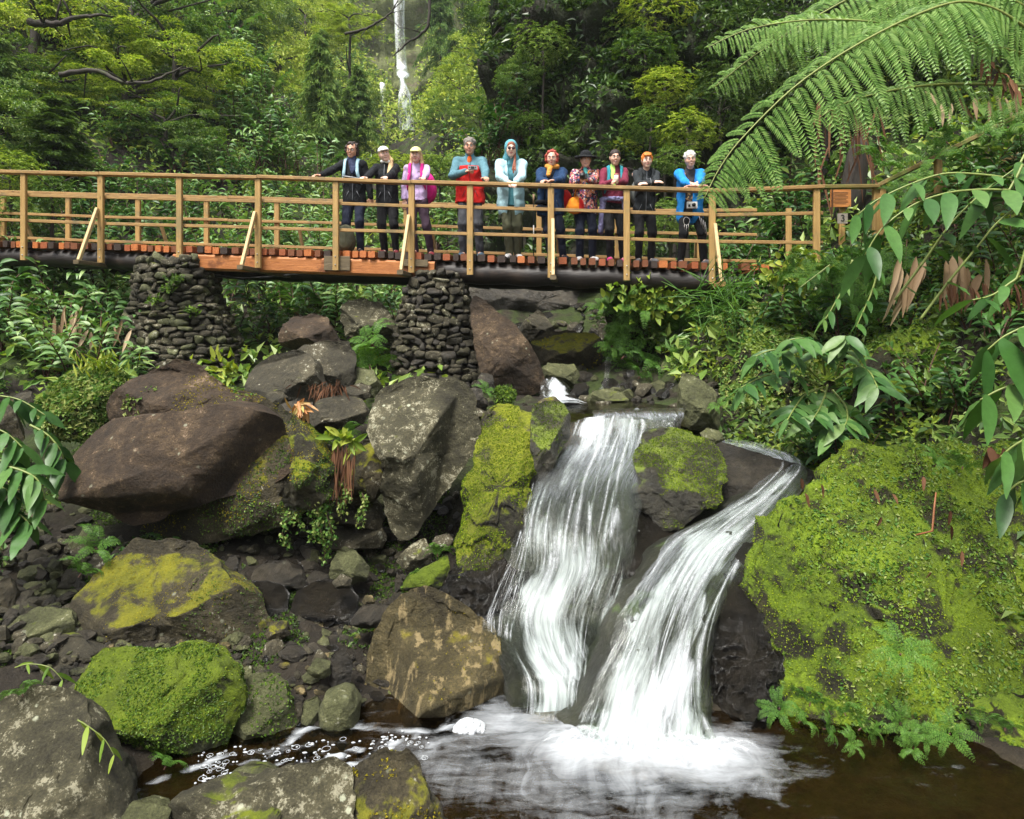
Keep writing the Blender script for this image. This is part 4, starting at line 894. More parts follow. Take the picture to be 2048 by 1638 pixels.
# deck: squared sleepers with ragged ends
rs = random.Random(3); D = MB(); mi = []
s = S0
while s < s_of(1612):
    w = rs.uniform(.075, .115); z = zd(s) - .05 + rs.uniform(-.008, .008)
    a, c = BP(s, -.11 + rs.uniform(-.03, .03), z), BP(s+rs.uniform(-.02, .02), 1.30 + rs.uniform(-.04, .04), z)
    n0 = sum(len(f) for fs in D.F.values() for f in fs)
    D.bar(a, c, w, .098, bev=.008)
    n1 = sum(len(f) for fs in D.F.values() for f in fs)
    s += w + rs.uniform(.03, .055)
    frac = (s-S0)/(S1-S0)
    mi.append(rs.choices([0, 1, 2, 3], [3.2, 2.2, 1.6, 1.2] if frac < .60 else [.7, 2.4, 3.4, 1.8])[0])
quads = [v for v in mi for _ in range(8)]; octs = [v for v in mi for _ in range(2)]
bb(D, 'deck', PLANKS, midx=quads+octs)
def log(name, s0, s1, w, r, drop, mat, sag=0.0):
    n = 26; P = [BP(s0+(s1-s0)*i/(n-1), w, zd(s0+(s1-s0)*i/(n-1)) - drop + .012*math.sin(i*1.7)) for i in range(n)]
    m = MB(); m.tube(P, [r*(1+.05*math.sin(i*2.1)+.03*math.sin(i*5.3)) for i in range(n)], 20)
    return bb(m, name, mat, smooth=True)
sL, sM = s_of(350), s_of(874)
log('log_beam', S0, sL, .06, .135, .115+.135, OLDLOG)
log('log_beam', sM, s_of(1600), .06, .15, .115+.15, OLDLOG)
log('log_beam', S0, s_of(420), 1.1, .145, .115+.145, OLDLOG)
log('log_beam', s_of(380), s_of(960), 1.1, .15, .115+.15, OLDLOG)
log('log_beam', s_of(900), s_of(1620), 1.1, .15, .115+.15, OLDLOG)
o = bb(MB().bar(BP(sL+.02, .02, zd(sL)-.235), BP(sM-.02, .02, zd(sM)-.235), .24, .235, bev=.03), 'squared_beam', NEWLOG); o['label'] = 'new orange-red squared beam in the middle of the bridge'
o = bb(MB().bar(BP(s_of(655), -.125, zd(s_of(680))-.19), BP(s_of(706), -.125, zd(s_of(690))-.195), .03, .21), 'splice_plate', GREYW)
o = bb(MB().bar(BP(s_of(806), -.13, zd(s_of(806))-.155), BP(s_of(860), -.13, zd(s_of(860))-.155), .03, .10), 'splice_plate', GREYW)
# railings
near = thing('near_railing', 'x', 'x', BP(LEN/2, 0, 4.3)); far = thing('far_railing', 'x', 'x', BP(LEN/2, 1.2, 4.3))
for r in (near, far):
    del r['label']; del r['category']; r.parent = bridge; r.location = np.array(r.location)-org
def rb(m, name, mat, root, o3): return m.build(name, mat, root, False, origin=o3)
no, fo_ = np.array(bridge.location)+np.array(near.location), np.array(bridge.location)+np.array(far.location)
npost = [-87, 65, 217, 372, 527, 680, 829, 944, 1103, 1252, 1420, 1625]
low = {829: 3.62, 944: 3.50, 680: 3.62}
for px in npost:
    s = s_of(px)
    rb(MB().bar(BP(s, -.165, zd(s)-.30 if px < 1600 else zd(s)-.05), BP(s, -.165, zr(s)-.045), .088, .055, up=in3), 'post', PINEZ, near, no)
for px in [-95, 5, 135, 275, 412, 553, 690, 812, 925, 1078, 1235, 1400, 1578]:
    k = (px-1024)/F; a = NA + inn*1.30; s = (k*a[1]-a[0])/(ax[0]-k*ax[1])
    rb(MB().bar(BP(s, 1.32, zd(s)-.22), BP(s, 1.32, zr(s)-.05), .085, .055, up=in3), 'post', PINEZ, far, fo_)
def railing(w, root, o3, s0, s1, hs, breaks):
    edges = [s0] + [b for b in breaks if s0 < b < s1] + [s1]
    for hi, (frac, hgt, wid) in enumerate(hs):
        for i in range(len(edges)-1):
            a, b = edges[i]+.004, edges[i+1]-.004
            j = .006*math.sin(i*7.1+hi*3)
            f = lambda s: zd(s) + (zr(s)-zd(s))*frac - (hgt/2 if frac == 1 else 0)
            rb(MB().bar(BP(a, w, f(a)+j), BP(b, w, f(b)-j*.6), wid, hgt), 'rail', PINE, root, o3)
HS = [(1.0, .052, .13), (.645, .048, .034), (.27, .048, .034)]
brk = [s_of(p) for p in (217, 527, 829, 1103, 1420)]
railing(-.15, near, no, S0, s_of(1640), [(1.0, .05, .13)], brk)
railing(-.118, near, no, S0, s_of(1640), [(.655, .046, .034), (.285, .046, .034)], brk)
railing(1.275, far, fo_, S0, s_of(1560), [(.93, .05, .04), (.57, .046, .034), (.17, .046, .034)], [s_of(p) for p in (90, 370, 640, 860, 1150, 1330)])
# outriggers with pale braces
for px, ex, thr in ((217, -.48, .5), (527, -.50, .5), (829, -.42, .5), (1103, -.42, .45), (1420, -.45, .45), (-87, -.45, .5)):
    s = s_of(px); z = zd(s)-.31
    sh = -.05 if px < 1000 else .05
    bb(MB().bar(BP(s+sh, -.62, z-.02), BP(s+sh, 1.9, z-.02), .085, .06), 'outrigger', GREYW if px != 1420 else PINE)
    bb(MB().bar(BP(s+sh, -.56, z+.01), BP(s+sh*.6, -.205, zd(s)+.52), .055, .045, up=ax3), 'brace', PALEW)
    bb(MB().bar(BP(s+sh, 1.82, z+.01), BP(s+sh*.6, 1.37, zd(s)+.5), .055, .045, up=ax3), 'brace', PALEW)
# bolts
m = MB()
for px in npost:
    s = s_of(px)
    for dz in (-.1, -.22): m.ell(BP(s, -.197, zd(s)+dz), (.010, .010, .010), nu=8, nv=6)
bb(m, 'bolts', plain_mat('galvanised_steel', (.5, .5, .48), .4, .5, metal=.8))
# ------------------------------------------------------------------ dry-stone piers
def pier(name, label, rows, d, dep, seed, mats):
    """rows: (py, left px, right px); stones packed course by course round an oval stack"""
    root = thing(name, label, 'bridge pier', W((rows[-1][1]+rows[-1][2])/2, rows[-1][0], d))
    o3 = np.array(root.location); rng = np.random.default_rng(seed)
    R = np.array(rows, float)
    z = CZ + (HY-R[:, 0])/F*d; xl = (R[:, 1]-1024)/F*d; xr = (R[:, 2]-1024)/F*d
    zo = np.argsort(z)
    core = MB(); zs_ = np.linspace(z.min(), z.max(), 8); CV = []
    for zz_ in zs_:
        a, c = np.interp(zz_, z[zo], xl[zo])+.06, np.interp(zz_, z[zo], xr[zo])-.06
        for k in range(20):
            t = 2*PI*k/20; ct, st_ = math.copysign(abs(math.cos(t))**.6, math.cos(t)), math.copysign(abs(math.sin(t))**.6, math.sin(t))
            CV.append(((a+c)/2 + (c-a)/2*ct, d + (dep-.06)*st_*(1.15-.3*(zz_-z.min())/np.ptp(z)), zz_))
    core.add(CV, [(j*20+k, j*20+(k+1) % 20, (j+1)*20+(k+1) % 20, (j+1)*20+k) for j in range(7) for k in range(20)])
    core.build('core', M_DARK, root, True, origin=o3)
    S = MB(); idx = []; zc = z.min()-.02
    while zc < z.max():
        h = rng.uniform(.06, .115)
        a, c = np.interp(zc, z[zo], xl[zo]), np.interp(zc, z[zo], xr[zo])
        dp = dep*(1.15-.3*(zc-z.min())/np.ptp(z)); hw = (c-a)/2
        per = 2*PI*math.sqrt((hw*hw+dp*dp)/2)*1.08; t = rng.uniform(0, .3)
        t1 = t + 2*PI
        tab = np.linspace(0, 2*PI, 400); e_ = lambda q: np.sign(q)*np.abs(q)**.6
        qx, qy = hw*e_(np.cos(tab)), dp*e_(np.sin(tab)); arc = np.concatenate([[0], np.cumsum(np.hypot(np.diff(qx), np.diff(qy)))]); per = arc[-1]; arc = arc/per
        while t < t1:
            w = rng.uniform(.07, .25); dt = w/per*2*PI
            tm = t+dt/2; t += dt
            tm = float(np.interp(tm % (2*PI), arc*2*PI, tab))
            if math.sin(tm) > .55: continue
            ct, st_ = math.copysign(abs(math.cos(tm))**.6, math.cos(tm)), math.copysign(abs(math.sin(tm))**.6, math.sin(tm))
            pc = np.array([(a+c)/2 + hw*ct, d + dp*st_, zc + h/2 + rng.normal()*.018])
            dq = .02; tang = nrm(np.array([hw*(e_(math.cos(tm+dq))-e_(math.cos(tm-dq))), dp*(e_(math.sin(tm+dq))-e_(math.sin(tm-dq))), 0])); nout = np.array([tang[1], -tang[0], 0])
            nu, nv = 10, 8; V = []
            for j in range(nv+1):
                for q in range(nu):
                    ph, th_ = PI*j/nv, 2*PI*q/nu
                    e = lambda x: math.copysign(abs(x)**.5, x)
                    V.append((e(math.sin(ph)*math.cos(th_)), e(math.sin(ph)*math.sin(th_)), e(math.cos(ph))))
            V = np.array(V)
            for pl in nrm(rng.normal(size=(6, 3))):
                ov = np.maximum(V @ pl - rng.uniform(.6, .85), 0); V = V - ov[:, None]*pl
            hh = h*rng.uniform(.42, .72)
            r_ = rng.normal()*.22
            tt = tang*math.cos(r_) + np.array([0, 0, 1])*math.sin(r_); uu = -tang*math.sin(r_) + np.array([0, 0, 1])*math.cos(r_)
            V = pc - nout*rng.uniform(.0, .04) + V[:, :1]*tt*w*.54 + V[:, 1:2]*nout*rng.uniform(.05, .085) + V[:, 2:]*uu*hh
            f = np.array([(j*nu+q, j*nu+(q+1) % nu, (j+1)*nu+(q+1) % nu, (j+1)*nu+q) for j in range(nv) for q in range(nu)])
            S.add(V, f); idx += [int(rng.choice(len(mats), p=[.55, .23, .22]))]*len(f)
        zc += h*.93
    S.build('stonework', mats, root, True, origin=o3, midx=idx)
    return root, o3
p1, o1 = pier('stone_pier', 'dry-stone pier under the left part of the bridge, with moss tufts', [(520,298,408),(560,288,425),(600,284,430),(640,268,448),(690,258,470),(755,246,492)], 10.55, .55, 1, [M_GREY, M_OLIVE, M_PALE])
p2, o2 = pier('stone_pier', 'dry-stone pier under the middle of the bridge, with reddish mortar stains and no moss', [(548,846,918),(580,822,928),(640,800,944),(700,794,956),(740,788,970),(790,786,984)], 10.2, .55, 2, [M_GREY, M_DARK, M_PALE])
rng = np.random.default_rng(12)
for px, py, n in ((352,560,90),(308,600,60),(385,622,50),(336,578,60)):
    P = W(px, py, 9.95) + rng.normal(size=(n, 3))*[.05, .04, .03]
    LV, LF = tufts(P, np.tile([0, -1, .6], (len(P), 1)), rng, .06, .5)
    link('moss_tuft', mesh_data('moss_tuft', LV-o1, LF, L_LIV, False), p1)
o = MB().ell(W(874,588,10.0), (.16, .10, .12), nu=18, nv=12).build('mortar_patch', plain_mat('red_mortar', (.24, .12, .085), .85, .2, .35, 14, .8), p2, True, origin=o2)
# ------------------------------------------------------------------ stair handrail and signs on the right bank
hr = thing('stair_handrail', 'mossy timber handrail climbing the right bank from the bridge end', 'handrail', W(1760,380,9.5)); h3 = np.array(hr.location)
MOSSW = wood_mat('mossy_timber', (.10, .075, .02), (.26, .18, .06), 0, stain=(.10, .13, .02))
MB().bar(BP(s_of(1625), -.15, zr(s_of(1625))-.02), W(1757,373,9.3), .11, .05).build('rail', MOSSW, hr, origin=h3)
MB().bar(W(1757,371,9.3), W(2075,213,8.6), .11, .055).build('rail', MOSSW, hr, origin=h3)
MB().bar(W(1800,415,9.3), W(2075,292,8.7), .05, .05).build('rail', MOSSW, hr, origin=h3)
for px, y0, y1, dd in ((1752,376,470,9.32),(1764,376,470,9.3),(1876,316,400,9.05)):
    MB().bar(W(px,y1,dd), W(px,y0,dd), .085, .07, up=(0, 1, 0)).build('post', PINEZ, hr, origin=h3)
sg = thing('info_board', 'orange-brown wooden information board on a post at the bridge end', 'sign', W(1682,440,10.2)); g3 = np.array(sg.location)
c = W(1681,396,10.2)
MB().box(c, (.148, 0, 0), (0, .018, 0), (0, 0, .135)).build('board', wood_mat('orange_board', (.33, .12, .03), (.5, .21, .06), 0, knots=False), sg, origin=g3)
MB().bar(W(1684,520,10.26), W(1684,380,10.26), .08, .06, up=(0, 1, 0)).build('post', PINEZ, sg, origin=g3)
m = MB()
for i in range(9):
    z = c[2]+.08-.021*i
    m.box((c[0]-.005*(i % 3), c[1]-.0195, z), (.105-.02*(i % 3 == 2), 0, 0), (0, .0015, 0), (0, 0, .0035))
m.build('engraved_lines', plain_mat('engraving', (.10, .045, .018), .8), sg, origin=g3)
ns = thing('number_sign', 'small square white sign with the number 3 below the information board', 'sign', W(1685,437,10.1)); n3 = np.array(ns.location)
c = W(1685,437,10.1)
MB().box(c, (.075, 0, 0), (0, .008, 0), (0, 0, .075)).build('panel', plain_mat('grey_panel', (.22, .19, .16), .7), ns, origin=n3)
cu = bpy.data.curves.new('digit', 'FONT'); cu.body = '3'; cu.size = .14; cu.align_x = 'CENTER'; cu.align_y = 'CENTER'; cu.extrude = .002
tmp = bpy.data.objects.new('digit', cu); COL.objects.link(tmp); dg = bpy.context.evaluated_depsgraph_get()
me = bpy.data.meshes.new_from_object(tmp.evaluated_get(dg)); bpy.data.objects.remove(tmp)
me.materials.clear(); me.materials.append(plain_mat('black_paint', (.015, .015, .015), .6))
o = link('digit', me, ns); o.rotation_euler = (PI/2, 0, 0); o.location = (0, -.0115, 0)
# dark hose under the bridge
hp = [W(420,548,10.6), W(470,556,10.9), W(520,555,10.95), W(570,551,11), W(640,545,11)]
o = MB().tube(catmull(hp, np.linspace(0, 1, 24)), .016, 8).build('water_hose', plain_mat('black_hose', (.01, .01, .01), .4), smooth=True); tag(o, 'thin black hose strung under the orange beam beside the left pier', 'hose')
# ------------------------------------------------------------------ vegetation
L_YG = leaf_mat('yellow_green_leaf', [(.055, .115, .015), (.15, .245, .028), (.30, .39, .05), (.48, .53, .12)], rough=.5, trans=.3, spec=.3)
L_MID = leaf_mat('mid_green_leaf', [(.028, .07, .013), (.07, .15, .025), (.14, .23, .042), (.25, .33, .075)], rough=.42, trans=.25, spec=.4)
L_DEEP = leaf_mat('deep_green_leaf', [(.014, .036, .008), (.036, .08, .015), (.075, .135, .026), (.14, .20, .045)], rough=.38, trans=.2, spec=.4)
L_CEDAR = leaf_mat('cedar_needle', [(.035, .085, .022), (.08, .16, .04), (.15, .25, .06), (.24, .33, .08)], rough=.6, trans=.2, spec=.2)
L_CEDARY = leaf_mat('bright_cedar_needle', [(.03, .07, .012), (.07, .13, .02), (.12, .19, .028)], rough=.6, trans=.25, spec=.2)
L_GING = leaf_mat('ginger_leaf', [(.018, .060, .013), (.038, .105, .022), (.066, .15, .034), (.12, .20, .05)], rough=.42, trans=.24, spec=.28, vein=.15)
L_GINGP = leaf_mat('pale_ginger_leaf', [(.045, .12, .03), (.09, .19, .052), (.14, .25, .075), (.22, .31, .10)], rough=.42, trans=.22, spec=.35, vein=.15)
L_GINGD = leaf_mat('deep_ginger_leaf', [(.014, .048, .010), (.03, .085, .016), (.055, .13, .026)], rough=.4, trans=.2, spec=.28, vein=.15)
L_FERN = leaf_mat('fern_leaf', [(.035, .10, .012), (.07, .17, .022), (.13, .25, .04)], rough=.5, trans=.35, spec=.3)
L_TFERN = leaf_mat('tree_fern_leaf', [(.08, .17, .035), (.16, .285, .065), (.27, .40, .12)], rough=.45, trans=.35, spec=.35)
L_HERB = leaf_mat('herb_leaf', [(.04, .09, .010), (.10, .18, .018), (.19, .27, .03), (.30, .34, .05)], rough=.5, trans=.35, spec=.3)
L_DRY = leaf_mat('dry_leaf', [(.10, .06, .03), (.22, .15, .085), (.36, .27, .17)], rough=.7, trans=.2, spec=.2)
L_RUST = leaf_mat('rusty_frond', [(.035, .018, .010), (.085, .04, .022), (.15, .075, .04)], rough=.8, trans=.15, spec=.1)
BARK = wood_mat('dark_bark', (.012, .010, .008), (.05, .04, .03), 2, rough=.8, knots=False, stain=(.05, .06, .02))
STEM = plain_mat('green_stem', (.16, .20, .05), .45, .4)
STEMD = plain_mat('dark_stem', (.07, .03, .02), .6, .3)
RACH = plain_mat('frond_stalk', (.17, .20, .045), .5, .4)

# ---- crowns (radius 1 metre spheres of leaves, scaled per tree)
def crown_broad(seed, nclump=130, per=95, L=.055, Wd=.42, flat=.35, R=1.0, mat=L_YG, hollow=.55):
    rng = np.random.default_rng(seed)
    c = nrm(rng.normal(size=(nclump, 3))); rad = hollow + (1-hollow)*rng.random(nclump)**.6
    lump = 1 + .35*np.array([fbm(p*1.7, 3, seed) for p in c])
    c = c*(rad*lump)[:, None]*[1, 1, .85]
    cr = rng.uniform(.10, .26, nclump)
    ci = np.repeat(np.arange(nclump), per)
    q = nrm(rng.normal(size=(len(ci), 3)))*rng.random((len(ci), 1))**.45
    P = c[ci] + q*[1, 1, flat]*cr[ci][:, None] + [0, 0, .0]
    P[:, 2] -= .35*(q[:, 0]**2+q[:, 1]**2)*cr[ci]
    outw = nrm(P*[1, 1, .5])
    D = nrm(outw*.6 + q*[1, 1, .2]*.8 + rng.normal(size=P.shape)*.45 + [0, 0, -.1])
    N = np.array([0, 0, 1.0]) + outw*.55 + rng.normal(size=P.shape)*.35
    V, Fc = leaves(P*R, D, N, L*R*(.6+.8*rng.random(len(P))), L*R*Wd, .2, .25)
    return mesh_data('crown', V, Fc, mat, False)
def crown_rosette(seed, n=520, L=.11, mat=L_MID, R=1.0, per=11):
    rng = np.random.default_rng(seed)
    c = nrm(rng.normal(size=(n, 3))); rad = (.5 + .5*rng.random(n)**.5)*(1+.4*np.array([fbm(p*1.9, 3, seed) for p in c]))
    c = c*rad[:, None]*[1, 1, .8]
    ci = np.repeat(np.arange(n), per)
    ax_ = nrm(nrm(c)*.7 + [0, 0, .8] + rng.normal(size=c.shape)*.3)[ci]
    rv = rng.normal(size=(len(ci), 3)); rv = nrm(rv - ax_*np.sum(rv*ax_, 1, keepdims=True))
    D = nrm(rv + ax_*rng.uniform(.1, .8, (len(ci), 1)))
    V, Fc = leaves((c[ci]+ax_*.02)*R, D, ax_ - rv*.2, L*R*(.6+.7*rng.random(len(ci))), L*R*.27, .2, .3)
    return mesh_data('crown', V, Fc, mat, False)
def crown_cedar(seed, H=4.0, R=1.0, nb=105, per=110, mat=L_CEDAR):
    """feathery cone, base at z=0, height H"""
    rng = np.random.default_rng(seed); Ps, Ds = [], []
    for b in range(nb):
        t = rng.random()**.85; z = H*t; r = R*(1-t)**.8*rng.uniform(.35, 1.3)+.08; a = rng.uniform(0, 2*PI)
        s = rng.random(per)**.6
        dr = np.array([math.cos(a), math.sin(a), 0])
        p = np.stack([dr[0]*r*s, dr[1]*r*s, z + .22*r*s - .75*r*s**2.2], 1)
        side = np.array([-dr[1], dr[0], 0]); w = (rng.random(per)-.5)
        p += side*(w*.55*r*(1.1-s)*1.2)[:, None] + rng.normal(size=p.shape)*.03
        Ps.append(p); Ds.append(nrm(dr*.7 + side*(w*2.2)[:, None] + [0, 0, -.55] + rng.normal(size=p.shape)*.35))
    P, D = np.concatenate(Ps), np.concatenate(Ds)
    V, Fc = leaves(P, D, np.array([0, 0, 1.]) + rng.normal(size=P.shape)*.5, .17*(.6+.8*rng.random(len(P))), .030, .2, .3)
    return mesh_data('crown', V, Fc, mat, False)
CR = {
 'yg': [crown_broad(s, mat=L_YG) for s in (1, 2)], 'mid': [crown_broad(s, mat=L_MID, L=.06) for s in (3, 4)],
 'deep': [crown_broad(s, mat=L_DEEP, L=.065) for s in (5, 6)], 'ros': [crown_rosette(s, mat=L_MID) for s in (7, 8)],
 'rosy': [crown_rosette(s, mat=L_YG) for s in (9, 10)], 'rosd': [crown_rosette(s, mat=L_DEEP) for s in (14, 15)],
 'layer': [crown_broad(s, 60, 210, .05, .42, .18, mat=L_YG, hollow=.35) for s in (11, 12)],
 'layerm': [crown_broad(s, 60, 210, .05, .42, .18, mat=L_MID, hollow=.35) for s in (21, 22)]}
CE = {'cedar': [crown_cedar(31), crown_cedar(32)], 'cedary': [crown_cedar(33, mat=L_CEDARY), crown_cedar(34, mat=L_CEDARY)]}
def trunk_mesh(h, r0, rad, seed, lean=.0):
    rs = random.Random(seed); m = MB()
    n = 9; pts = [(rs.gauss(0, .03*h/8)+lean*h*(i/(n-1))**2, rs.gauss(0, .03*h/8), h*i/(n-1)) for i in range(n)]
    pts[0] = (0, 0, -.4)
    m.tube(pts, [r0*(1-.6*i/(n-1)) for i in range(n)], 10)
    for k in range(7):
        i = rs.randint(4, n-1); p = np.array(pts[i]); a = rs.uniform(0, 2*PI); q = np.array([math.cos(a), math.sin(a), rs.uniform(.1, .7)])
        L = rad*rs.uniform(.7, 1.0)
        cp = [p, p+q*L*.35+[0, 0, .05*L], p+q*L*.7+np.array([rs.gauss(0, .12), rs.gauss(0, .12), rs.gauss(.05, .1)])*L, p+q*L+np.array([rs.gauss(0, .15), rs.gauss(0, .15), -.05])*L]
        m.tube(catmull(cp, np.linspace(0, 1, 9)), [r0*.38*(1-.75*j/8) for j in range(9)], 7)
    return m.data('trunk', BARK, True)
def tree(kind, label, px, py, d, rpx, seed, sz=1.0, cat='tree', name=None, group=None):
    """crown centred on a real point d metres away; the trunk goes down to the slope under it"""
    c = W(px, py, d); r = rpx/F*d; rs = random.Random(seed)
    z0 = min(float(gz(c[0], c[1])[0]), c[2]-r*.4)
    z0 = max(z0, c[2]-14)
    root = thing(name or 'broadleaf_tree', label, cat, (c[0], c[1], z0), group)
    link('trunk', trunk_mesh(c[2]-z0+.15*r, max(.05, min(.20, r*.07)), r, seed), root)
    o = link('crown', CR[kind][seed % 2], root, (0, 0, c[2]-z0)); o.scale = (r, r, r*sz); o.rotation_euler = (0, 0, rs.uniform(0, 6.28))
    return root
def cedar(kind, label, px, ytop, ybot, d, rpx, seed, group=None):
    t, bt = W(px, ytop, d), W(px, ybot, d); z0 = min(float(gz(t[0], t[1])[0]), bt[2]); z0 = max(z0, bt[2]-5)
    root = thing('cedar_tree', label, 'tree', (t[0], t[1], z0), group)
    m = MB(); h = t[2]-z0; m.tube([(0, 0, -.3), (.02*h/5, 0, h*.5), (0, 0, h*.97)], [.10, .06, .015], 8); m.build('trunk', BARK, root, True)
    o = link('crown', CE[kind][seed % 2], root, (0, 0, bt[2]-z0)); o.scale = (rpx/F*d, rpx/F*d, (t[2]-bt[2])/4.0); o.rotation_euler = (0, 0, seed*1.3)
    return root

# ---- cliffs
def cliff(name, label, corners, nu, nv, amp, sc, mat, seed, kind='structure', chip=0.0):
    """corners: top-left, top-right, bottom-left, bottom-right points"""
    a, b_, c, d_ = [np.array(q, float) for q in corners]; V = []
    nn = nrm(np.cross(b_-a, c-a)); nn = -nn if nn[1] > 0 else nn
    for j in range(nv):
        for i in range(nu):
            u, v = i/(nu-1), j/(nv-1)
            p = (a*(1-u)+b_*u)*(1-v) + (c*(1-u)+d_*u)*v
            q = p/sc
            ch = noise.noise(noise.voronoi(Vector(p*[1, 1, 1.4]/(sc*.42)))[1][0]*9.7) if chip else 0.0
            V.append(p + nn*chip*ch + nn*amp*(noise.fractal(Vector(q*[1, 1, .8]) + Vector((seed, 0, 0)), .8, 2.1, 6) + .5*abs(noise.noise(Vector(q*2.3)))))
    ii = (np.arange(nv-1)[:, None]*nu + np.arange(nu-1)[None]).ravel()
    Q = np.stack([ii, ii+1, ii+1+nu, ii+nu], 1)
    o = link(name, mesh_data(name, V, Q, mat)); tag(o, label, 'cliff', kind=kind)
    return np.array(V), Q
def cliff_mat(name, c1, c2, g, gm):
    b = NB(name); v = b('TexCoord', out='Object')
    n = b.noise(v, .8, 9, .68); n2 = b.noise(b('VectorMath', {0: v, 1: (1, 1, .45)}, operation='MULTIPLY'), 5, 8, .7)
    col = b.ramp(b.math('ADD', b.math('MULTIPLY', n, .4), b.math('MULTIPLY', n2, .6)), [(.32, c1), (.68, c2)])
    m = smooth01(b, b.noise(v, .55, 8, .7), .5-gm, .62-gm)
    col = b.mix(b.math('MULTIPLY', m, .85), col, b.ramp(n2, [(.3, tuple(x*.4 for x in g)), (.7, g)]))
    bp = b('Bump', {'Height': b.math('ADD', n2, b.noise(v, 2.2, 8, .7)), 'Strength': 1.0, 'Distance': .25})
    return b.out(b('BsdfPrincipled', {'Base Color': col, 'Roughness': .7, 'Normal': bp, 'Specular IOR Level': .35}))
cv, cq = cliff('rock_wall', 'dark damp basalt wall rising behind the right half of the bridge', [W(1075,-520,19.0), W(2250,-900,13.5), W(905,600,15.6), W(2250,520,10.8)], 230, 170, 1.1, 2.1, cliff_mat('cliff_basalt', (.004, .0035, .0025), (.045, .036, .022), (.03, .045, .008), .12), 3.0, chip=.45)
fv, fq = cliff('cliff', 'far sunlit cliff at the head of the ravine behind the tall waterfall', [W(300,-420,93), W(1350,-420,96), W(420,300,86), W(1250,300,88)], 110, 90, 3.4, 7.0, cliff_mat('far_cliff', (.045, .040, .025), (.16, .13, .075), (.13, .16, .04), .16), 8.0)

# ---- ground cover on the slopes (uncountable)
def cover(name, label, V, Q, n, rng, L, Wd, mat, fn, tilt=.55, lift=.0, down=.3):
    P, N = sample_surf(V, Q, n, rng); N[N[:, 2] < -.2] *= -1
    k = fn(P, N); P, N = P[k], N[k]
    P = P + N*(lift*rng.random((len(P), 1)))
    if L == 'far': L = .0062*P[:, 1]
    LV, LF = tufts(P, N, rng, L, Wd, tilt, .5, .25, down)
    o = link(name, mesh_data(name, LV, LF, mat, False)); tag(o, label, 'undergrowth', kind='stuff')
def sub(V, Q, lo, hi):
    c = V[Q].mean(1); k = np.all((c >= lo) & (c <= hi), 1); return Q[k]
rng = np.random.default_rng(5)
vis = lambda P: (np.abs(P[:, 0]) < P[:, 1]*.80+.6)
Qm = sub(GV, GF, [-16, 8.5, 0], [13, 30, 60])
cover('undergrowth', 'low leafy undergrowth carpeting the slopes behind the bridge', GV, Qm, 60000, rng, .17, .42, L_MID, lambda P, N: vis(P) & ((P[:, 0] < -.9) | (P[:, 0] > 2.2) | (P[:, 1] > 15)), lift=.35)
cover('undergrowth', 'yellow-green herbs sprinkled over the slopes around the bridge', GV, Qm, 30000, rng, .13, .5, L_HERB, lambda P, N: vis(P) & ((P[:, 0] < -1.2) | (P[:, 0] > 2.6)) & (vnoise(P, .5, 3) > .12), lift=.35)
Qr = sub(GV, GF, [2.2, 4.5, .4], [9, 10.6, 9])
cover('undergrowth', 'small herbs and fern litter on the right bank', GV, Qr, 26000, rng, .075, .5, L_HERB, lambda P, N: vnoise(P, .9, 5) > .04, lift=.16)
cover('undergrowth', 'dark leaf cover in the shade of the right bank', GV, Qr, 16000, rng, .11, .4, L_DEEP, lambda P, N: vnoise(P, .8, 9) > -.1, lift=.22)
Ql = sub(GV, GF, [-9, 5.2, .5], [-2.8, 10, 6])
cover('undergrowth', 'creeping herbs between the boulders of the left bank', GV, Ql, 26000, rng, .055, .6, L_CREEP, lambda P, N: vnoise(P, .9, 7) > .0, lift=.08)
Qf = sub(GV, GF, [-60, 30, 0], [50, 100, 90])
cover('distant_forest', 'distant forest covering the far slopes of the ravine', GV, Qf, 110000, rng, 'far', .5, L_YG, lambda P, N: (np.abs(P[:, 0]) < P[:, 1]*.62) & ~((np.abs(P[:, 0]/P[:, 1]+.162) < .062) & (P[:, 1] > 29) & (P[:, 1] < 77)), lift=2.2)
cover('distant_forest', 'darker distant forest patches on the far slopes', GV, Qf, 60000, rng, 'far', .45, L_CEDAR, lambda P, N: (np.abs(P[:, 0]) < P[:, 1]*.62) & ~((np.abs(P[:, 0]/P[:, 1]+.162) < .062) & (P[:, 1] > 29) & (P[:, 1] < 77)) & (vnoise(P, .07, 4) > .05), lift=2.4)
cover('cliff_plants', 'ferns and shrubs clinging to the far cliff', fv, fq, 80000, rng, .45, .5, L_YG, lambda P, N: (vnoise(P, .08, 2) > -.12) & (np.abs(P[:, 0]+13.3) > 1.7), lift=.9, down=.9)
cover('cliff_plants', 'olive hanging plants on the far cliff', fv, fq, 20000, rng, .9, .35, L_CREEP, lambda P, N: (vnoise(P, .1, 12) > .0) & (np.abs(P[:, 0]+13.3) > 1.5), lift=.7, down=1.2)
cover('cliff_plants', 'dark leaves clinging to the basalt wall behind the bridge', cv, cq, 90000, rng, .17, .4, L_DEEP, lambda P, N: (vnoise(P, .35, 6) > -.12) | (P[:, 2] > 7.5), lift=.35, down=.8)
cover('cliff_plants', 'sparse ferns and moss tufts on ledges of the basalt wall', cv, cq, 40000, rng, .13, .4, L_MID, lambda P, N: vnoise(P, .6, 16) > .08, lift=.12, down=.6)

